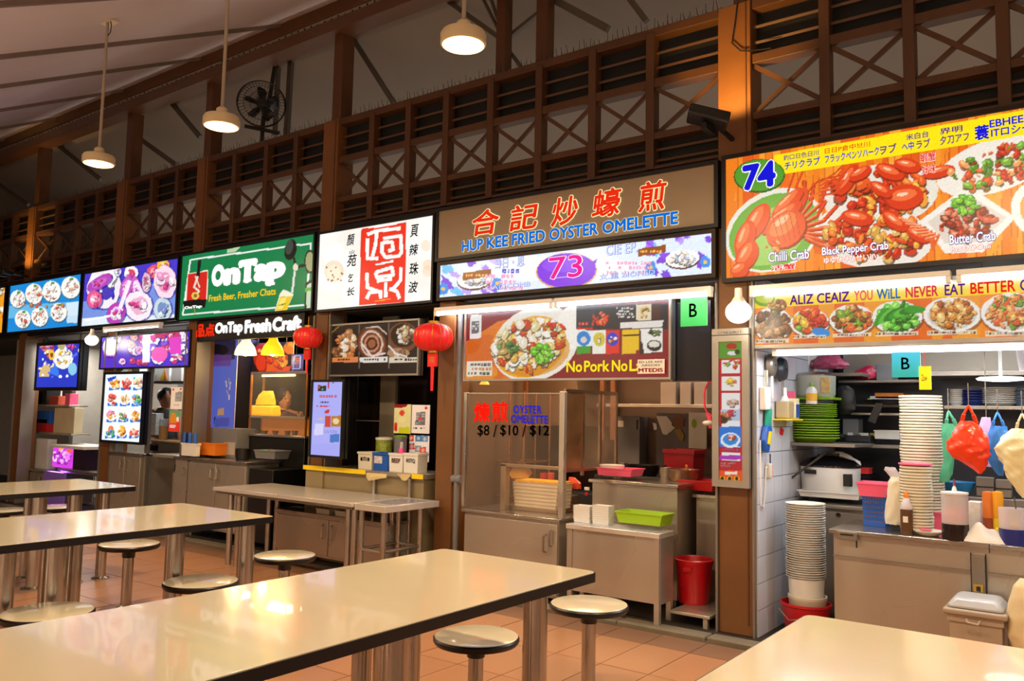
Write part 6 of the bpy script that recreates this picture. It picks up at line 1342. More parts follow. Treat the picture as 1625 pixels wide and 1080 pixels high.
MB().lathe(x, .36, [(r*.76, zl+.001), (r*.80, zl+.01), (r*.94, z1-.05), (r*.95, z1-.045), (r*1.02, z1-.02), (r*1.04, z1), (r*.98, z1+.004), (r*.93, z1-.01), (r*.76, zl+.03)], 40).done('bin_body', RED, t); MB().bar((x-.02, .36-r*.98, z1-.06), (x+.04, .36-r*.97, z1-.05), .03, .012, (0, 1, 0)).done('grip', RED, t)
# back wall items
x0, x1, z0, z1 = rc(978, 660, 1017, 738, 1.75)
t = thing('wall_panel_board', 'grey refrigerator panel with black hinges at the back of the omelette stall', 'fridge', ((x0+x1)/2, 1.75, .9)); MB().box(x0, x1, 1.72, 1.88, .9, z1).done('door_leaf', GREYP, t, bevel=.004); MB().box(x1-.03, x1-.015, 1.712, 1.722, z1-.12, z1-.03).done('hinge', BLACK, t); MB().box(x0+.03, x0+.10, 1.712, 1.72, z1-.1, z1-.04).done('label', PAPER, t)
x0, x1, z0, z1 = rc(1042, 655, 1094, 745, 1.80)
solo(MB().box(x0, x1, 1.80, 1.86, .9, z1), 'steel_board', mat('mid_grey_board', '5c5654', .4, .3), 'dark grey board behind the red crate', 'board', ((x0+x1)/2, 1.83, .9))
for lab, pts, m_ in (('torn white note pinned on the dark grey board', [(1042, 660), (1058, 660), (1072, 678), (1058, 690), (1052, 688)], PAPER), ('brown round cover hanging beside the torn note', [(1067, 665), (1078, 657), (1086, 664), (1085, 676), (1074, 680), (1066, 674)], mat('brown_cover', '7a4a1e', .5)), ('ochre leaf shaped mitt hanging below the brown cover', [(1070, 682), (1080, 680), (1086, 690), (1084, 700), (1078, 696)], mat('ochre', '9a7a30', .6)), ('small cream tag left of the torn note', [(1036, 670), (1042, 672), (1043, 681), (1038, 682)], PAPER)):
    mb = MB().prism([(at(x, y, y=1.79).x, at(x, y, y=1.79).z) for x, y in pts], 1.785, 1.797); c_ = at(pts[0][0], pts[0][1], y=1.79); solo(mb, 'wall_note' if 'note' in lab or 'tag' in lab else 'hanging_item', m_, lab, 'note' if 'note' in lab or 'tag' in lab else 'utensil', tuple(c_))
x0, x1, z0, z1 = rc(1094, 654, 1122, 712, 1.78); t = solo(MB().box(x0, x1, 1.765, 1.78, z0, z1), 'notice_sheet', PAPER, 'tall white notice with a green mark beside the red crate', 'notice', ((x0+x1)/2, 1.77, z0)); ORG[t.name] = Vector(t.location); MB().ell((x0+x1)/2-.03, 1.762, z1-.1, .025, .003, .04, 14, 8).done('green_mark', LIME, t)
a, b = at(978, 640, y=1.3), at(1130, 645, y=1.3)
solo(MB().box(a.x-.2, b.x, 1.3, 1.7, a.z-.03, a.z), 'steel_shelf', STEEL, 'steel wall shelf crossing the back of the omelette stall', 'shelf', ((a.x+b.x)/2, 1.5, a.z-.03), bevel=.003)
for i, (xa, xb) in enumerate(((1048, 1072), (1079, 1096), (1101, 1122))):
    x0, x1, z0, z1 = rc(xa, 606, xb, 637, 1.42); solo(MB().box(x0, x1, 1.42, 1.6, a.z+.001, z1), 'storage_tin', mat('warm_grey_tin', '9a8a7c', .4, .3), ('first', 'second', 'third')[i]+' warm grey tin from the left on the omelette stall shelf', 'tin', ((x0+x1)/2, 1.5, a.z), bevel=.004)
# dark side panel below the green card
x0, x1, z0, z1 = rc(1070, 480, 1128, 604, .14)
t = thing('tinted_panel', 'dark tinted panel behind the green letter card', 'panel', ((x0+x1)/2, .16, z0)); MB().box(x0, x1, .14, .16, z0, z1).done('tinted_sheet', mat('tinted_sheet', '1a1b20', .2), t); MB().box(x0-.02, x0, .12, .17, z0, z1).done('edge_trim', STEELF, t)
c_ = at(1124, 632, y=.16); t = thing('pink_fan_guard', 'pink rimmed round fan guard half hidden behind the red menu column', 'fan', (c_.x, .16, c_.z-.1)); P = [(c_.x+.02+.05*math.cos(2*PI*i/28), .16, c_.z+.115*math.sin(2*PI*i/28)) for i in range(29)]
MB().tube(P, .007, 6).done('rim', mat('pink_red_rim', 'e8405a', .4), t); MB().bar((c_.x, .16, c_.z-.1), (c_.x+.02, .16, c_.z-.2), .03, .01).done('hanging_strap', mat('pink_red_rim'), t)
c_ = at(1124, 671, y=.1); solo(MB().ell(c_.x, .1, c_.z, .04, .03, .018, 16, 8), 'wall_peg', OFFW, 'cream knob sticking out beside the red menu column', 'knob', (c_.x, .1, c_.z-.018))
# platter stand base boards (dark kick space)
# ---------------- calligraphy stall ---------------------------------------
Zt = .68
t = thing('steel_work_table', 'long stainless work table on round legs before the calligraphy stall', 'table', (-5.75, -.32, 0))
xL, xM, xR = -6.72, -5.80, -4.87
MB().box(xL, xM-.003, -.64, .0, Zt-.032, Zt).done('tabletop', BRIGHT, t, bevel=.003); MB().box(xM+.003, xR, -.64, .0, Zt-.032, Zt+.002).done('tabletop', BRIGHT, t, bevel=.003)
MB().box(xL+.03, xR-.02, -.62, -.02, Zt-.055, Zt-.033).done('under_frame', STEELD, t)
for x in (xL+.2, xL+.32, xR-.10, xR-.03):
    for y in (-.58, -.16): MB().cyl((x, y, .0), (x, y, Zt-.05), .026, n=16).done('leg', STEELP, t)
t = thing('steel_side_table', 'small stainless side table with a ring shelf at the end of the work table', 'table', (-4.7, -.3, 0))
MB().box(-4.865, -4.53, -.62, .0, Zt-.05, Zt-.0).done('tabletop', BRIGHT, t, bevel=.003); MB().box(-4.83, -4.57, -.5, -.1, Zt-.0, Zt+.002).done('sink_inset', mat('pale_sink', 'b0b4c4', .25, .6), t)
for x in (-4.82, -4.58):
    for y in (-.58, -.17): MB().cyl((x, y, .0), (x, y, Zt-.05), .022, n=16).done('leg', STEELP, t)
MB().tube([(-4.82, -.58, .33), (-4.58, -.58, .33), (-4.58, -.17, .33), (-4.82, -.17, .33), (-4.82, -.58, .33)], .014, 8).done('stretcher_ring', STEELP, t)
a, b = at(440, 806, y=-.25), at(640, 828, y=-.25); zlc = (a.z+at(576, 824, y=-.25).z)/2
t = cabinet('low stainless double door cabinet standing under the work table', a.x, a.x+1.42, -.25, -.02, .12, zlc, doors=2, feet=.0)
for i, (cx, lab, w_) in enumerate(((548, 'cream foam food box with leftovers on the low cabinet', 38), (514, 'closed cream foam box beside the one with leftovers', 28))):
    p_ = at(cx, 812, y=-.2); hw = w_/2/FPX*depth(p_)*1.2; q = tag(solo(MB().tub(p_.x-hw, p_.x+hw, -.22, -.08, zlc+.001, zlc+.04, .9, .006), 'foam_box', FOAM, lab, 'box', (p_.x, -.15, zlc+.001), smooth=False))
    if i == 0: solo(MB().ell(p_.x, -.15, zlc+.045, .05, .03, .018, 14, 8), 'food_leftover', mat('brown_leftover', 'b0602a', .6, var=.3, scale=30), 'brown leftovers in the open foam box', 'food', (p_.x, -.15, zlc+.03))
# yellow edged counter with tubs
zc1 = at(560, 744, y=.0).z; xa = at(482, 744, y=.0).x; xb = at(672, 744, y=.0).x
t = thing('stall_counter', 'grey stall counter with a yellow edge band under the plastic tubs', 'counter', ((xa+xb)/2, .2, .03))
MB().box(-5.98, xb-.02, .03, .40, .03, zc1-.04).done('body', mat('tan_panel', '8a7a5a', .5), t); MB().box(-5.98, xb, .04, .42, zc1-.04, zc1).done('worktop', STEEL, t, bevel=.004)
MB().box(xa, xb, .0, .044, zc1-.035, zc1).done('worktop_lip', STEEL, t); MB().box(xa+.02, -5.98, .01, .044, .25, zc1-.04).done('front_panel', mat('tan_panel'), t)
MB().box(xa-.004, at(580, 744, y=0).x, -.006, .0, zc1-.038, zc1+.002).done('yellow_edge', YELLOW, t); MB().box(at(654, 744, y=0).x, xb, -.006, .0, zc1-.038, zc1+.002).done('yellow_edge', YELLOW, t)
for x in (xa+.9*(xb-xa), xa+.62*(xb-xa)): MB().cyl((x, .0, .03), (x, .0, zc1-.04), .018, n=12).done('leg', STEELP, t)
for lab, px, m_, tx, tm in (('grey white plastic tub left of the blue tub', (568, 716, 591, 741), OFFW, '白', INK), ('deep blue plastic tub with a pale sticker on the counter', (592, 717, 617, 744), BLUE, None, None), ('large white tub with red letters on the counter', (617, 718, 640, 745), WHITE, 'BEEF', mat('red_ink', 'c02020', .5)), ('white tub with grey letters at the end of the counter', (640, 718, 664, 744), WHITE, 'RSTQ', mat('grey_ink', '6a5a50', .5))):
    x0, x1, z0, z1 = rc(*px, .06); o = solo(MB().tub(x0, x1, .05, .19, zc1+.001, z1, .86, .008), 'plastic_tub', m_, lab, 'tub', ((x0+x1)/2, .12, zc1), 'storage tubs on the yellow edged counter', smooth=False)
    if tx:
        ORG[o.name] = Vector(o.location); w_ = x1-x0; text(tx, x0+w_*.25, x1-w_*.2, zc1+(z1-zc1)*.5, zc1+(z1-zc1)*.72, 0.052, tm, o, off=.02)
    else: ORG[o.name] = Vector(o.location); w_ = x1-x0; MB().box(x0+w_*.12, x0+w_*.6, .054, .058, zc1+(z1-zc1)*.4, zc1+(z1-zc1)*.8).done('sticker', mat('pale_sticker', 'c8c0d0', .5, var=.4, scale=40), o)
for lab, px, m_ in (('clear jar of green and yellow vegetables behind the tubs', (608, 693, 742, 26), mat('vegetable_jar', '8a9a3a', .3, var=.6, scale=30)), ('grey jar with a green lid behind the pink bottle', (634, 690, 742, 20), GREYP)):
    x, _, z1, r = rnd(*px, .30); t = thing('storage_jar', lab, 'jar', (x, .30, zc1)); MB().lathe(x, .30, [(r, zc1+.001), (r, z1-.02)], 24).done('jar_body', m_, t); MB().lathe(x, .30, [(r*1.06, z1-.025), (r*1.06, z1-.005), (r*.6, z1)], 24).done('lid', WHITE if 'clear' in lab else mat('green_lid', '6a9a3a', .4), t)
x, _, z1, r = rnd(637, 701, 720, 10, .12); t = thing('pump_bottle', 'pink soap bottle with a clear neck in the white tub', 'bottle', (x, .12, zc1+.02)); MB().lathe(x, .12, [(r, zc1+.03), (r, z1-.07), (r*.5, z1-.05)], 16).done('bottle_body', mat('hot_pink', 'f0409a', .4), t); MB().lathe(x, .12, [(r*.6, z1-.055), (r*.5, z1)], 12).done('neck', FROST, t)
# glass doors & posters
x0, x1, z0, z1 = rc(522, 582, 606, 735, .45)
t = thing('tinted_window', 'dark tinted glass front with a grey mullion inside the calligraphy stall', 'window', ((x0+x1)/2, .45, z0)); x0 = max(x0, -6.02); MB().box(x0, x1+.55, .45, .46, z0, 2.3).done('glass_pane', mat('dark_glass', '140d0a', .12, alpha=.85), t, smooth=False)
q = rc(606, 582, 625, 735, .43); MB().box(q[0], q[1], .42, .46, z0, 2.3).done('mullion', mat('olive_grey_frame', '6f6655', .5), t); MB().box(x0, x0+.7, .435, .445, 1.30, 1.31).done('reflection_streak', STEEL, t)  # thin steel bar stands in for a reflection on the dark glass
def poster(lab, px, Y, bg, fn, em=.25, name='poster', cat='poster', rot=None):
    x0, x1, z0, z1 = rc(*px, Y); t = thing(name, lab, cat, ((x0+x1)/2, Y, z0)); MB().box(x0, x1, Y+.002, Y+.008, z0, z1).done('backing', PAPER, t, smooth=False)
    A = Art(x0, x1, z0, z1, Y, bg); fn(A); A.done(t, em, name='printed_face', rough=.5); return t
def f1(A): A.poly([(625, 640), (648, 640), (644, 646), (625, 647)], '8a1018'); A.ell(638, 655, 4, 5, 'd8402a'); A.ell(638, 666, 6, 5, 'e8dca0'); A.ell(628, 674, 3, 4, 'd83020'); A.ell(628, 680, 3, 4, 'c82018'); A.poly([(633, 678), (650, 677), (650, 688), (633, 688)], 'c8c820')
poster('pale yellow poster with a red cherry drawing beside the mullion', (626, 641, 651, 688), .41, 'dcd698', f1)
def f2(A): A.poly([(660, 654), (675, 653), (674, 674), (659, 674)], '6a6a70'); A.scr(660, 655, 674, 673, 'b0b0b4', 5, 3); A.ell(667, 664, 3, 2.5, 'e03030'); A.ell(676, 647, 2.5, 2.5, 'd02020'); A.scr(656, 677, 678, 681, '202020', 1, 4)
poster('white poster with a square code block and red dot by the pillar', (654, 642, 681, 688), .41, 'ece2da', f2)
def f3(A):
    for x, y, c in ((652, 695, 'c83020'), (664, 695, '3a7ab0'), (674, 696, '5a8ac0'), (653, 708, 'e02a2a'), (664, 712, '8a9aa0'), (673, 722, '2a8ae0'), (671, 714, 'd84a3a')): A.poly([(x-5, y-5), (x+5, y-5), (x+5, y+5), (x-5, y+5)], c); A.ell(x, y, 3, 3, 'e8d8c8', a=.7)
poster('white leaflet holder with red and blue pictures under the code poster', (650, 690, 680, 733), .41, 'eee8e4', f3, name='leaflet_board')
for q in range(2):
    rows(('cream cloth hanging in folds under the counter, left one', 'cream cloth rag hanging under the counter, right one')[q], 'hanging_cloth', 'cloth', -.02, [((751, 752)[q], (583, 630)[q], (612, 652)[q]), (756, (582, 634)[q], (614, 650)[q]), (762, (584, 638)[q], (588, 645)[q])], mat('cream_cloth', 'd8c490', .8, bump=.3), .1, .1, seed=q+3)
# ---------------- craft beer stall ----------------------------------------------
ZO = .86
a, b = at(282, 727, y=.02), at(437, 735, y=.02)
t = cabinet('stainless double door counter of the craft beer stall', -8.14, -7.12, .0, .40, .13, ZO, doors=2, feet=.03)
MB().box(a.x, -8.16, .0, .045, .13, ZO-.025).done('side_filler', STEEL, t); MB().box(a.x-.02, -8.15, -.02, .048, ZO-.025, ZO).done('side_lip', STEELP, t)
MB().tube([(-8.20, .0, .75), (-8.20, -.03, .74), (-8.20, -.03, .68), (-8.20, 0, .67)], .006, 8).done('side_latch', STEELP, t)
solo(MB().box(-7.10, -6.72, .02, .40, .08, .80), 'black_cupboard', BLACK, 'black cupboard at the end of the craft beer counter', 'cupboard', (-6.9, .3, .08), bevel=.004)
solo(MB().box(at(245, 718, y=.05).x, a.x-.03, .03, .5, ZO-.03, ZO+.005), 'side_worktop', STEEL, 'short steel worktop over the round steel bin', 'worktop', (-8.6, .3, ZO-.03), bevel=.004)
x, _, z1, r = rnd(263, 747, 830, 27, .0); t = thing('steel_bin', 'round brushed steel bin beside the craft beer counter', 'bin', (x, .12, .03)); MB().lathe(x, .16, [(r, .031), (r, z1)], 30).done('bin_body', STEEL, t); MB().lathe(x, .16, [(r*1.03, z1-.012), (r*1.03, z1+.006), (r*.9, z1+.01)], 30).done('rim', STEELP, t)
MB().tube([(x-.08, .16, z1), (x-.09, .16, z1+.10), (x+.08, .16, z1+.12), (x+.10, .16, z1+.02)], .008, 8).done('bag_hoop', WHITE, t); MB().box(x-.06, x+.07, .1, .22, z1-.01, z1+.07).done('black_liner', BLACK, t, bevel=.01)
tubthing('white plastic box holding blue bottles at the left end of the craft beer counter', 'white_box', 'box', (287, 702, 311, 724), -.01, .055, WHITE, .9)
x0, x1, z0, z1 = rc(290, 686, 314, 703, .02)
for i in range(3): solo(MB().lathe(x0+(x1-x0)*(i+.5)/3, .018, [(.022, ZO+.01), (.022, z1-.01), (.015, z1+.005)], 14), 'blue_bottle', BLUE, ('first', 'second', 'third')[i]+' blue bottle from the left in the white box', 'bottle', (x0+(x1-x0)*(i+.5)/3, .018, ZO+.01))
tubthing('orange plastic basket beside the white box', 'orange_basket', 'basket', (311, 701, 341, 723), .10, .18, ORANGE, .88)
t = boxthing('grey steel tea urn box on the craft beer counter', 'steel_box', 'box', (331, 678, 374, 724), .26, .25, GREYP, z0=ZO+.001); ORG[t.name] = Vector(t.location)
q = rc(356, 701, 372, 722, .255); MB().box(q[0], q[1], .252, .26, q[2], q[3]).done('pale_panel', mat('pale_grey_panel', 'a8a29a', .5), t)
pot('black burner pot with an orange rim before the glass case', (385, 712, 728, 24), .18, BLACK, ZO+.001, False)
tubthing('dark grey tray with green leaves on the craft beer counter', 'grey_tray', 'tray', (402, 713, 436, 729), .12, .2, GREYP, .85)
p_ = at(419, 713, y=.2); lf = thing('green_garnish', 'bunch of green herb leaves on the grey tray', 'herb', (p_.x, .2, p_.z-.03))
for i in range(7):
    a_ = i*.9; MB().ell(p_.x+.03*math.cos(a_), .2+.03*math.sin(a_), p_.z-.01, .022, .014, .008, 8, 5).done('leaf', mat('herb_green', '4aa82a', .5), lf)
# blue board
def fb(A):
    A.c[:] = hexc('5a68c8'); A.poly([(317, 540), (374, 535), (373, 570), (317, 576)], '2a2444'); A.ell(345, 555, 18, 9, '0c0a12'); A.poly([(330, 563), (368, 562), (366, 580), (328, 582)], '6a3a8a', .8); A.ell(335, 576, 4, 3, 'c02a30'); A.poly([(319, 562), (328, 562), (326, 582), (319, 582)], 'b8b0d0')
    rr_ = random.Random(5)
    for i in range(26):
        x, y = rr_.uniform(318, 366), rr_.uniform(590, 690); A.line([(x, y), (x+rr_.uniform(-2, 3), y+rr_.uniform(4, 12))], 1.4, rr_.choice(['1a1a40', 'c8a080', 'a03a50', 'd8c8b0']))
    A.poly([(346, 648), (356, 647), (355, 658), (345, 659)], 'c0906a'); A.poly([(342, 663), (364, 662), (363, 676), (341, 677)], '4a50a8'); A.ell(319, 672, 4, 8, 'c0405a', a=.7); A.ell(320, 585, 3, 4, 'b88a5a')
poster('tall blue banner with scattered small marks at the left of the craft beer stall', (309, 540, 370, 700), .30, '5a68c8', fb, em=.7, name='blue_banner', cat='banner')
# bell lamps
for lab, cx, yt, yb, w_, c_, e_ in (('pale bell shaped lamp shade on the left under the bold white lettering', 389.5, 536, 563, 34, 'fff0b0', 1.6), ('yellow bell shaped lamp shade on the right under the bold white lettering', 432.5, 535, 563, 36, 'f8c81c', 1.2)):
    x, z0, z1, r = rnd(cx, yt, yb, w_, .22); h = z1-z0
    t = thing('bell_lamp', lab, 'lamp', (x, .22, z0), 'bell lamps of the craft beer stall'); MB().lathe(x, .22, [(r, z0), (r*.96, z0+h*.2), (r*.78, z0+h*.5), (r*.42, z0+h*.8), (r*.36, z0+h)], 32, caps=False).done('shade', mat('shade_'+c_, c_, .4, emit=e_, ecol=c_, var=0), t)
    MB().lathe(x, .22, [(r*.34, z0+h*.95), (r*.3, z0+h*1.3)], 20).done('holder', mat('amber_holder', 'c86a14', .4, emit=.3, ecol='c86a14'), t); MB().ell(x, .22, z0+h*.12, r*.3, r*.3, r*.3, 16, 10).done('bulb', LENS, t); MB().cyl((x, .22, z0+h*1.2), (x, .22, 2.32), .005, n=6).done('cord', BLACK, t)
    l = bpy.data.lights.new('bell_light', 'POINT'); l.energy = 5; l.color = (1, .7, .3); l.shadow_soft_size = .04; o = bpy.data.objects.new('bell_light', l); o.location = (x, .22, z0-.05); COL.objects.link(o)
# red orange decoration and violet sign
def fd(A):
    A.c[:] = hexc('1c0c0a'); A.ell(420, 565, 18, 24, 'b8200c'); A.ell(414, 575, 8, 14, 'e03a10'); A.poly([(425, 560), (450, 552), (455, 590), (422, 592)], 'e85a10'); A.ell(445, 572, 12, 12, 'f09a20'); A.ell(460, 552, 10, 10, 'f07a18'); A.line([(458, 545), (476, 552)], 6, 'f8a030'); A.poly([(432, 585), (462, 580), (458, 592), (430, 592)], 'f04a10'); A.food(440, 570, 16, 14, ['f8b040', 'e84a10', 'c82808'], 20, 5, seed=3); A.ell(412, 556, 3, 3, 'ff9a60')
poster('glowing red and orange picture panel behind the bell lamps', (402, 545, 464, 593), .75, '1c0c0a', fd, em=1.0, name='picture_panel', cat='picture'); [MB().cyl((q.x, .75, q.z-.02), (q.x, .75, 2.33), .005, n=6).done('string', BLACK, COL.objects['picture_panel']) for q in (at(410, 545, y=.75), at(455, 545, y=.75))]
def fv(A): A.line([(467, 565), (477, 564), (476, 584), (465, 585), (467, 565)], 1.6, 'c8c8f8'); A.scr(468, 567, 476, 583, 'e85a3a', 4, 3)
poster('small violet framed sign hanging beside the small red lantern', (463, 562, 480, 587), .3, '3a3a90', fv, em=.8, name='violet_sign', cat='sign'); MB().cyl((at(471, 560, y=.3).x, .3, at(471, 562, y=.3).z), (at(471, 560, y=.3).x, .3, 2.33), .004, n=6).done('string', BLACK, COL.objects['violet_sign'])
# glass case with warm food
x0, x1, z0, z1 = rc(398, 594, 484, 692, .42)
t = thing('glass_display_case', 'lit glass display case of golden food on a black stand', 'display case', ((x0+x1)/2, .6, z0)); zc = z0
for x in (x0, x1-.015):
    for y in (.42, .58): MB().box(x, x+.018, y, y+.018, zc, z1).done('case_post', mat('copper_post', 'b0702c', .35, .7), t)
MB().box(x0, x1, .42, .60, z1, z1+.03).done('case_roof', mat('violet_grey_metal', '55506a', .35, .5), t); zm = at(440, 662, y=.42).z; MB().box(x0, x1, .42, .60, zm-.01, zm+.012).done('case_shelf', STEEL, t); MB().box(x0-.05, x1+.02, .40, .62, zc-.025, zc).done('case_base', STEELP, t, bevel=.004)
MB().box(x0+.01, x1-.01, .422, .426, zc, z1).done('glass_pane', mat('case_glass', 'f0f0f0', .05, alpha=.04), t, smooth=False); MB().box(x0+.01, x1-.01, .585, .595, zc, zm).done('case_back', mat('amber_back', 'b86a1c', .5, emit=.25, ecol='c8701c'), t)
MB().cyl((x0+.1, .5, z1-.012), (x1-.3, .5, z1-.012), .010, n=8).done('warm_strip_lamp', LENS, t)
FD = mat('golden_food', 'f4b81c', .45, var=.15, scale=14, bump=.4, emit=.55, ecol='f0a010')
fx0, fx1 = at(402, 655, y=.5).x, at(437, 655, y=.5).x
solo(MB().taper(fx0, fx1, .45, .57, zm+.013, at(420, 643, y=.45).z, 1.08), 'golden_block', FD, 'lower golden food block on the case shelf', 'food', ((fx0+fx1)/2, .6, zm+.013), bevel=.02)
rows('domed golden mound on top of the golden block', 'golden_mound', 'food', .51, [(620, 418, 432), (626, 412, 435), (634, 408, 436), (642, 406, 436)], FD, .28, .04, seed=2)
area('case_light', ((x0+x1)/2-.1, .6, z1-.02), 3, (1, .7, .25), .3, .1)
for i, cx in enumerate((409, 420, 437, 456, 468)):
    latheth(('first', 'second', 'third', 'fourth', 'fifth')[i]+' small dark bowl from the left in the lower part of the display case', 'sauce_bowl', 'bowl', (cx, 683, 691, 11), .5, [(.6, 0), (1, 1), (.85, 1), (.5, .3)], mat('glazed_brown', '5a3420', .25), z0=zc+.001)
x0b, x1b = x0-.02, x1+.0
solo(MB().box(x0b, x1b, .42, .68, .03, zc-.026), 'black_stand', BLACK, 'black cupboard stand under the glass display case', 'stand', ((x0b+x1b)/2, .55, .03), bevel=.006)
def person(lab, hp, Y, turn, hairm, shirtm, hr=.10):
    """standing person, head centre at photo point hp on plane Y, face turned by angle (0 = facing the hall)"""
    h = at(hp[0], hp[1], y=Y); x, y, hz = h.x, Y, h.z; base = .03; H_ = hz-base; k = H_/1.56
    t = thing('person', lab, 'person', (x, y, base))
    def P(a, b, c): ca, sa = math.cos(turn), math.sin(turn); return (a*ca-b*sa, a*sa+b*ca, c)
    J = {'pel': P(0, 0, .92*k), 'sp': P(0, .01, 1.12*k), 'ch': P(0, 0, 1.30*k), 'nk': P(0, .0, 1.43*k), 'hd': P(0, -.01, 1.50*k)}
    for s, nm in ((-1, 'l'), (1, 'r')):
        J['sh'+nm] = P(s*.17*k, .01, 1.36*k); J['el'+nm] = P(s*.22*k, .0, 1.10*k); J['wr'+nm] = P(s*.17*k, -.2*k, 1.0*k); J['ha'+nm] = P(s*.14*k, -.28*k, 1.0*k)
        J['hp'+nm] = P(s*.09*k, 0, .86*k); J['kn'+nm] = P(s*.10*k, -.02, .48*k); J['an'+nm] = P(s*.10*k, .02, .08*k); J['to'+nm] = P(s*.10*k, -.14*k, .03*k)
    RD = {'pel': .14, 'sp': .13, 'ch': .15, 'nk': .055, 'hd': .055, 'sh': .07, 'el': .045, 'wr': .032, 'ha': .038, 'hp': .095, 'kn': .065, 'an': .045, 'to': .035}
    E_ = [('pel', 'sp'), ('sp', 'ch'), ('ch', 'nk'), ('nk', 'hd')]
    for n_ in 'lr': E_ += [('ch', 'sh'+n_), ('sh'+n_, 'el'+n_), ('el'+n_, 'wr'+n_), ('wr'+n_, 'ha'+n_), ('pel', 'hp'+n_), ('hp'+n_, 'kn'+n_), ('kn'+n_, 'an'+n_), ('an'+n_, 'to'+n_)]
    def skin(names, edges, name, m_, grow=1.0, root='pel'):
        me = bpy.data.meshes.new(name); idx = {n_: i for i, n_ in enumerate(names)}
        me.from_pydata([J[n_] for n_ in names], [(idx[a_], idx[b_]) for a_, b_ in edges if a_ in idx and b_ in idx], []); me.materials.append(m_)
        o = bpy.data.objects.new(name, me); COL.objects.link(o); o.parent = t; sk = o.modifiers.new('skin', 'SKIN'); sk.use_smooth_shade = True
        for n_, i in idx.items():
            v = me.skin_vertices[0].data[i]; r_ = RD.get(n_, RD.get(n_[:2], .05))*k*grow; v.radius = (r_*1.15, r_*.8) if n_ in ('pel', 'sp', 'ch') else (r_, r_); v.use_root = n_ == root
        sb = o.modifiers.new('sub', 'SUBSURF'); sb.levels = 2; sb.render_levels = 2
        return o
    skin(list(J), E_, 'body', SKIN)
    skin(['pel', 'sp', 'ch', 'shl', 'shr', 'ell', 'elr'], E_+[('ch', 'shl')], 'shirt', shirtm, 1.12)
    skin(['pel', 'hpl', 'hpr', 'knl', 'knr', 'anl', 'anr'], E_, 'trousers', mat('dark_trousers', '1c1d24', .8), 1.12)
    hd = MB(); R0 = hr*k*.9
    prof = [(.02, -1.22), (.42, -1.15), (.62, -.9), (.78, -.5), (.86, 0), (.84, .4), (.7, .8), (.42, 1.08), (.03, 1.18)]
    n_ = 24; kk = len(hd.v)
    for q, z_ in prof:
        for i in range(n_):
            a_ = 2*PI*i/n_; xx, yy = q*math.cos(a_)*.82, q*math.sin(a_); yy += -.05*(z_ < 0)
            hd.v.append(tuple(Vector(P(xx*R0, yy*R0, hz-base+z_*R0))))
    for j in range(len(prof)-1):
        for i in range(n_): hd.f.append((kk+j*n_+i, kk+j*n_+(i+1) % n_, kk+(j+1)*n_+(i+1) % n_, kk+(j+1)*n_+i))
    def el(c, r, mb): p_ = P(c[0]*R0, c[1]*R0, hz-base+c[2]*R0); mb.ell(p_[0], p_[1], p_[2], r[0]*R0, r[1]*R0, r[2]*R0, 12, 8)
    el((0, -.92, -.22), (.13, .2, .2), hd)
    for s in (-1, 1): el((s*.72, .02, -.1), (.08, .14, .2), hd)
    off = ORG[t.name]; 
    def loc(mb, nm, m_):
        ORG_s = ORG[t.name]; ORG[t.name] = Vector(); o = mb.done(nm, m_, t); ORG[t.name] = ORG_s; return o
    h_ = loc(hd, 'head', SKIN)
    ey = MB(); [el((s*.3, -.80, .05), (.11, .06, .07), ey) for s in (-1, 1)]; loc(ey, 'eyes', BLACK)
    mo = MB(); el((0, -.80, -.58), (.24, .06, .05), mo); loc(mo, 'mouth', mat('lip_red', 'a04438', .5))
    hh = MB(); el((0, .12, .35), (.92, 1.0, .98), hh); el((0, .42, -.2), (.8, .62, .7), hh); loc(hh, 'hair', hairm)
    return t
HAIR = mat('dark_brown_hair', '1a1210', .45, bump=.6, scale=40, var=.2)
tp = person('person with dark hair in a dark violet top, standing behind the display case', (452, 633), .95, R(75), HAIR, mat('violet_dark_shirt', '4a3040', .8), .125)
# ---------------- purple dessert stall ---------------------------------------
zz = at(150, 712, y=.04).z
a, b = at(152, 714, y=.03), at(224, 722, y=.03); a.x = max(a.x, -9.85)
t = cabinet('tall steel double door cupboard under the white portrait screen', a.x, b.x, .03, .5, .06, .85, doors=2, feet=.03)
MB().box(b.x-.03, b.x+.02, .08, .12, .03, 1.85).done('side_post', STEELD, t); MB().box(a.x-.02, a.x+.02, .08, .12, .03, 2.3).done('side_post', STEELD, t)
for x0_, y0_, x1_, y1_, lab, m_ in ((197, 590, 221, 600, 'pastel striped box above the portrait screen', mat('pastel_box', 'a8d0d8', .5, var=.4, scale=10)), (240, 590, 262, 602, 'x', None)):
    if m_: boxthing(lab, 'pastel_box', 'box', (x0_, 576, x1_, 594), .35, .1, m_); q = at(209, 594, y=.35); solo(MB().box(q.x-.3, q.x+.3, .33, .5, q.z-.02, q.z-.001), 'small_shelf', STEELD, 'little steel ledge behind the top of the white portrait screen', 'shelf', (q.x, .4, q.z-.02))
c_ = at(250, 605, y=.5); d_ = at(290, 605, y=.5)
zt3 = at(262, 605, y=.5).z
solo(MB().box(c_.x-.3, d_.x+.05, .5, .8, zt3-.02, zt3), 'wall_shelf', BLACK, 'black shelf with white boxes in the dessert stall', 'shelf', (c_.x, .65, zt3-.02))
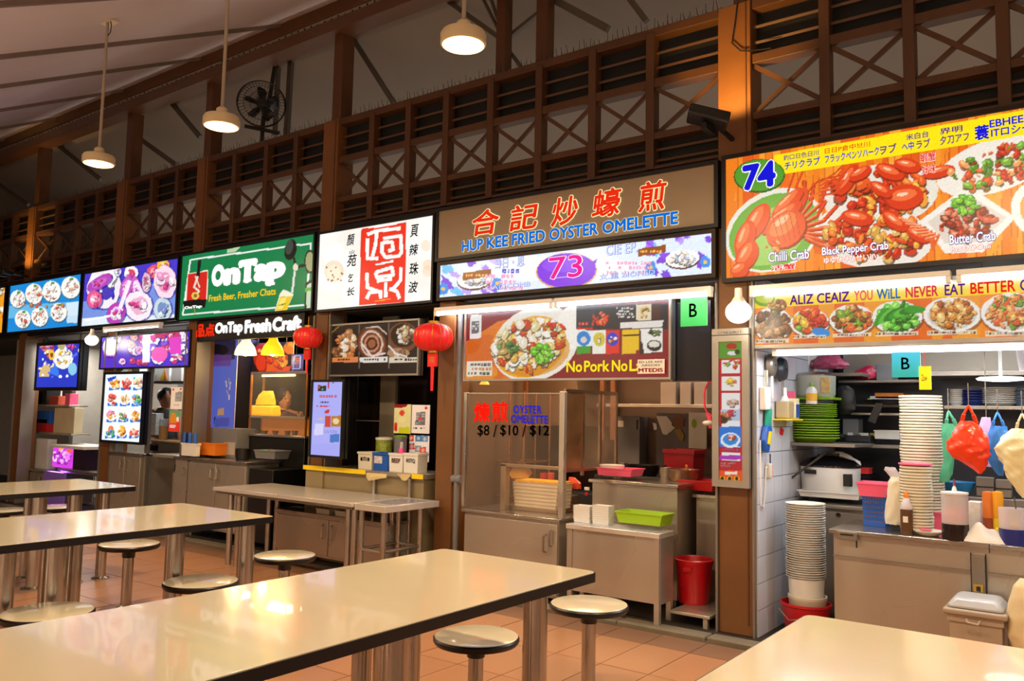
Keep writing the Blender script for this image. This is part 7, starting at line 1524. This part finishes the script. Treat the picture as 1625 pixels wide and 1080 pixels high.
for i, (xa, xb, lab) in enumerate(((246, 268, 'white box with a rainbow wedge print on the black shelf'), (272, 287, 'plain white box on the black shelf by the pillar'))):
    x0, x1, z0, z1 = rc(xa, 582, xb, 604, .52); t = thing('white_box', lab, 'box', ((x0+x1)/2, .6, zt3)); MB().box(x0, x1, .52, .7, zt3+.001, z1).done('box_body', WHITE, t, bevel=.006)
    if i == 0: MB().prism([(x0+(x1-x0)*.5, zt3+.02), (x1-.04, zt3+.02), (x1-.1, z1-.02)], .515, .52).done('print_wedge', ORANGE, t); MB().prism([(x0+(x1-x0)*.4, zt3+.02), (x0+(x1-x0)*.62, zt3+.02), (x1-.1, z1-.02)], .513, .516).done('print_wedge', YELLOW, t)
person('person with a dark round hairstyle and grey apron behind the dessert stall opening', (263, 632), .85, R(70), HAIR, mat('grey_apron', '6a6c70', .8), .13)
boxthing('stack of white printed cups behind the opening, below the person', 'cup_stack', 'cups', (233, 655, 246, 690), .4, .1, mat('white_blue_print', 'c8d4e0', .5, var=.3, scale=30))
boxthing('tall white blue printed carton left of the cups', 'carton', 'box', (246, 664, 254, 692), .45, .1, mat('pale_carton', 'a8b4c0', .5, var=.3, scale=30))
x0, x1, z0, z1 = rc(225, 694, 290, 700, .3)
solo(MB().box(x0-.1, x1+.05, .3, .62, z0-.02, z1-.02), 'wooden_counter', mat('tan_counter', '8a6a40', .5), 'tan counter board inside the dessert stall opening', 'counter', ((x0+x1)/2, .7, z0-.02))
solo(MB().box(x0, x1, .52, .80, .1, z0-.05), 'steel_oven', STEELD, 'steel oven unit with rails below the tan counter', 'oven', ((x0+x1)/2, .7, .1))
pot('tan paper cup basket on the tan counter', (259, 676, 694, 14), .45, mat('tan_cup', 'b08a5a', .5), z1-.02, False)
def g1(A): A.poly([(279, 622), (289, 621), (288, 636), (278, 637)], '8a8a84'); A.scr(279, 623, 288, 636, 'b8b8b0', 4, 3); A.ell(275, 618, 1.5, 2, 'd02020'); A.ell(287, 617, 1.5, 2, 'd02020'); A.scr(273, 641, 285, 644, '8a8a80', 1, 2)
poster('pale poster with a grey code block on the pillar of the dessert stall', (272, 614, 288, 649), .02, 'e8dfd0', g1)
def g2(A): A.poly([(266, 651), (288, 651), (288, 662), (266, 662)], '6a9a6a'); A.ell(275, 665, 5, 11, 'd88a28'); A.poly([(266, 672), (288, 670), (288, 686), (266, 686)], 'd83a28'); A.ell(274, 676, 5, 3, 'e8c8e0'); A.ell(282, 665, 2, 4, 'f0f0f0')
poster('red and green poster with an orange ice lolly below the pale poster', (269, 651, 285, 685), .02, 'd85a3a', g2)
# ---------------- blue stall, far left ---------------------------------------
a, b = at(5, 742, y=.0), at(75, 752, y=.0)
zb_ = at(40, 742, y=.2).z
t = cabinet('grey steel counter of the far left stall', -12.3, -11.5, .2, .7, .06, zb_, doors=2, feet=.03, m=STEELD)
zp = at(90, 742, y=.2).z
t = cabinet('steel counter under the glowing pink display box', -11.45, -10.25, .2, .7, .5, zp, doors=0, feet=.03, m=STEELD)
x0, x1, z0, z1 = rc(81, 709, 113, 736, .22)
t = thing('glowing_display_box', 'glowing pink and purple display box on the far left counter', 'display case', ((x0+x1)/2, .4, zp))
MB().box(x0-.03, x1+.35, .20, .70, z1, z1+.04).done('box_top', WHITE, t, bevel=.004); MB().box(x1, x1+.33, .24, .68, zp+.001, z1).done('side_panel', mat('dark_violet', '2a1c30', .3), t); MB().box(x0, x1, .26, .68, zp+.001, z1).done('box_body', WHITE, t)
A = Art(x0, x1, zp+.005, z1, .25, 'c83ad0'); A.ell(88, 724, 6, 8, 'ffc8ff'); A.ell(104, 724, 6, 8, 'ffd0ff'); A.ell(97, 713, 4, 5, 'f8a030'); A.ell(110, 715, 5, 3, 'e85a3a'); A.food(97, 724, 14, 9, ['e060f0', 'f090ff', 'a020b0'], 20, 4, seed=1); A.done(t, 1.3, name='lit_front')
area('pink_glow', ((x0+x1)/2, .18, zp-.03), 3, (.7, .2, 1), .4, .05)
solo(MB().box(x0, x1, .15, .17, .03, zp-.05), 'lit_curtain', mat('violet_panel', '8a6ad8', .5), 'violet lit panel below the glowing pink box', 'panel', ((x0+x1)/2, .3, .1))
for i, (xa, xb, yy, lab) in enumerate(((20, 116, 682, 'lower steel shelf across the far left stall'), (46, 112, 641, 'upper pale steel shelf across the far left stall'))):
    p0, p1 = at(xa, yy, y=.36), at(xb, yy, y=.36); solo(MB().box(p0.x, p1.x, .34, .6, p0.z-.025, p0.z), 'wall_shelf', STEEL, lab, 'shelf', ((p0.x+p1.x)/2, 1.0, p0.z-.025), bevel=.003)
zsl = at(20, 682, y=.36).z; zsu = at(46, 641, y=.36).z
for lab, nm, ct, px, m_, z0_ in (('blue box standing on the lower shelf', 'blue_box', 'box', (55, 651, 79, 665), BLUE, zsl+.12), ('red box on the lower shelf under the blue box', 'red_box', 'box', (54, 664, 74, 679), RED, zsl), ('cream cutting board standing on the lower shelf', 'cutting_board', 'board', (87, 646, 117, 675), mat('cream_board', 'c8bc98', .5), zsl), ('round tan roll on the lower shelf', 'paper_roll', 'roll', (38, 669, 54, 679), mat('tan_roll', 'a8845c', .6), zsl),
                           ('dark wall screen behind the far left counter', 'dark_screen', 'screen', (50, 617, 73, 641), BLACK, zsu+.0), ('bright blue tub beside the dark screen', 'blue_tub', 'tub', (42, 622, 66, 642), BLUE, zsu), ('small red toy like jar on the upper shelf', 'red_jar', 'jar', (78, 628, 92, 640), mat('brick_red', 'a8402a', .5), zsu), ('pink box on the upper shelf', 'pink_box', 'box', (104, 624, 110, 640), PINK, zsu),
                           ('pale blue sheet at the left of the far stall', 'blue_sheet', 'sheet', (22, 628, 41, 670), mat('pale_blue_sheet', '8ab0d8', .6), None), ('silver white carton on the far left counter', 'white_carton', 'box', (42, 694, 74, 733), mat('silver_white', 'c8ccc8', .4), zb_), ('green striped bag on the far left counter', 'green_bag', 'bag', (24, 715, 40, 737), mat('green_stripe', '9ab85a', .5, var=.4, scale=20), zb_), ('grey jug on the far left counter', 'grey_jug', 'jug', (25, 696, 42, 716), GREYP, zb_+.2)):
    boxthing(lab, nm, ct, px, .38 if nm not in ('white_carton', 'green_bag', 'grey_jug') else .28, .12 if nm != 'dark_screen' else .2, m_, z0=z0_)
t = thing('desk_lamp', 'white desk lamp with a glowing bar under the square blue screen', 'lamp', (at(96, 640, y=.45).x, .45, zsu)); p0, p1 = at(90, 602, y=.45), at(131, 603, y=.45)
MB().box(p0.x, p1.x, .42, .48, p0.z-.015, p0.z+.012).done('lamp_bar', TUBE, t, bevel=.004); xx = at(98, 610, y=.45).x; MB().tube([(xx, .45, p0.z), (xx, .45, zsu), (xx-.1, .45, zsu)], .012, 8).done('stand', WHITE, t)
solo(MB().prism([(at(32, 535, y=.7).x, at(32, 535, y=.7).z), (at(60, 535, y=.7).x, at(60, 535, y=.7).z), (at(44, 590, y=.7).x, at(44, 590, y=.7).z), (at(30, 605, y=.7).x, at(30, 605, y=.7).z)], .7, .72), 'hood_panel', mat('white_hood', 'd0d0d2', .4), 'white slanted hood panel at the top of the far left stall', 'hood', (at(32, 535, y=1.5).x, 1.5, at(30, 605, y=1.5).z), smooth=False)
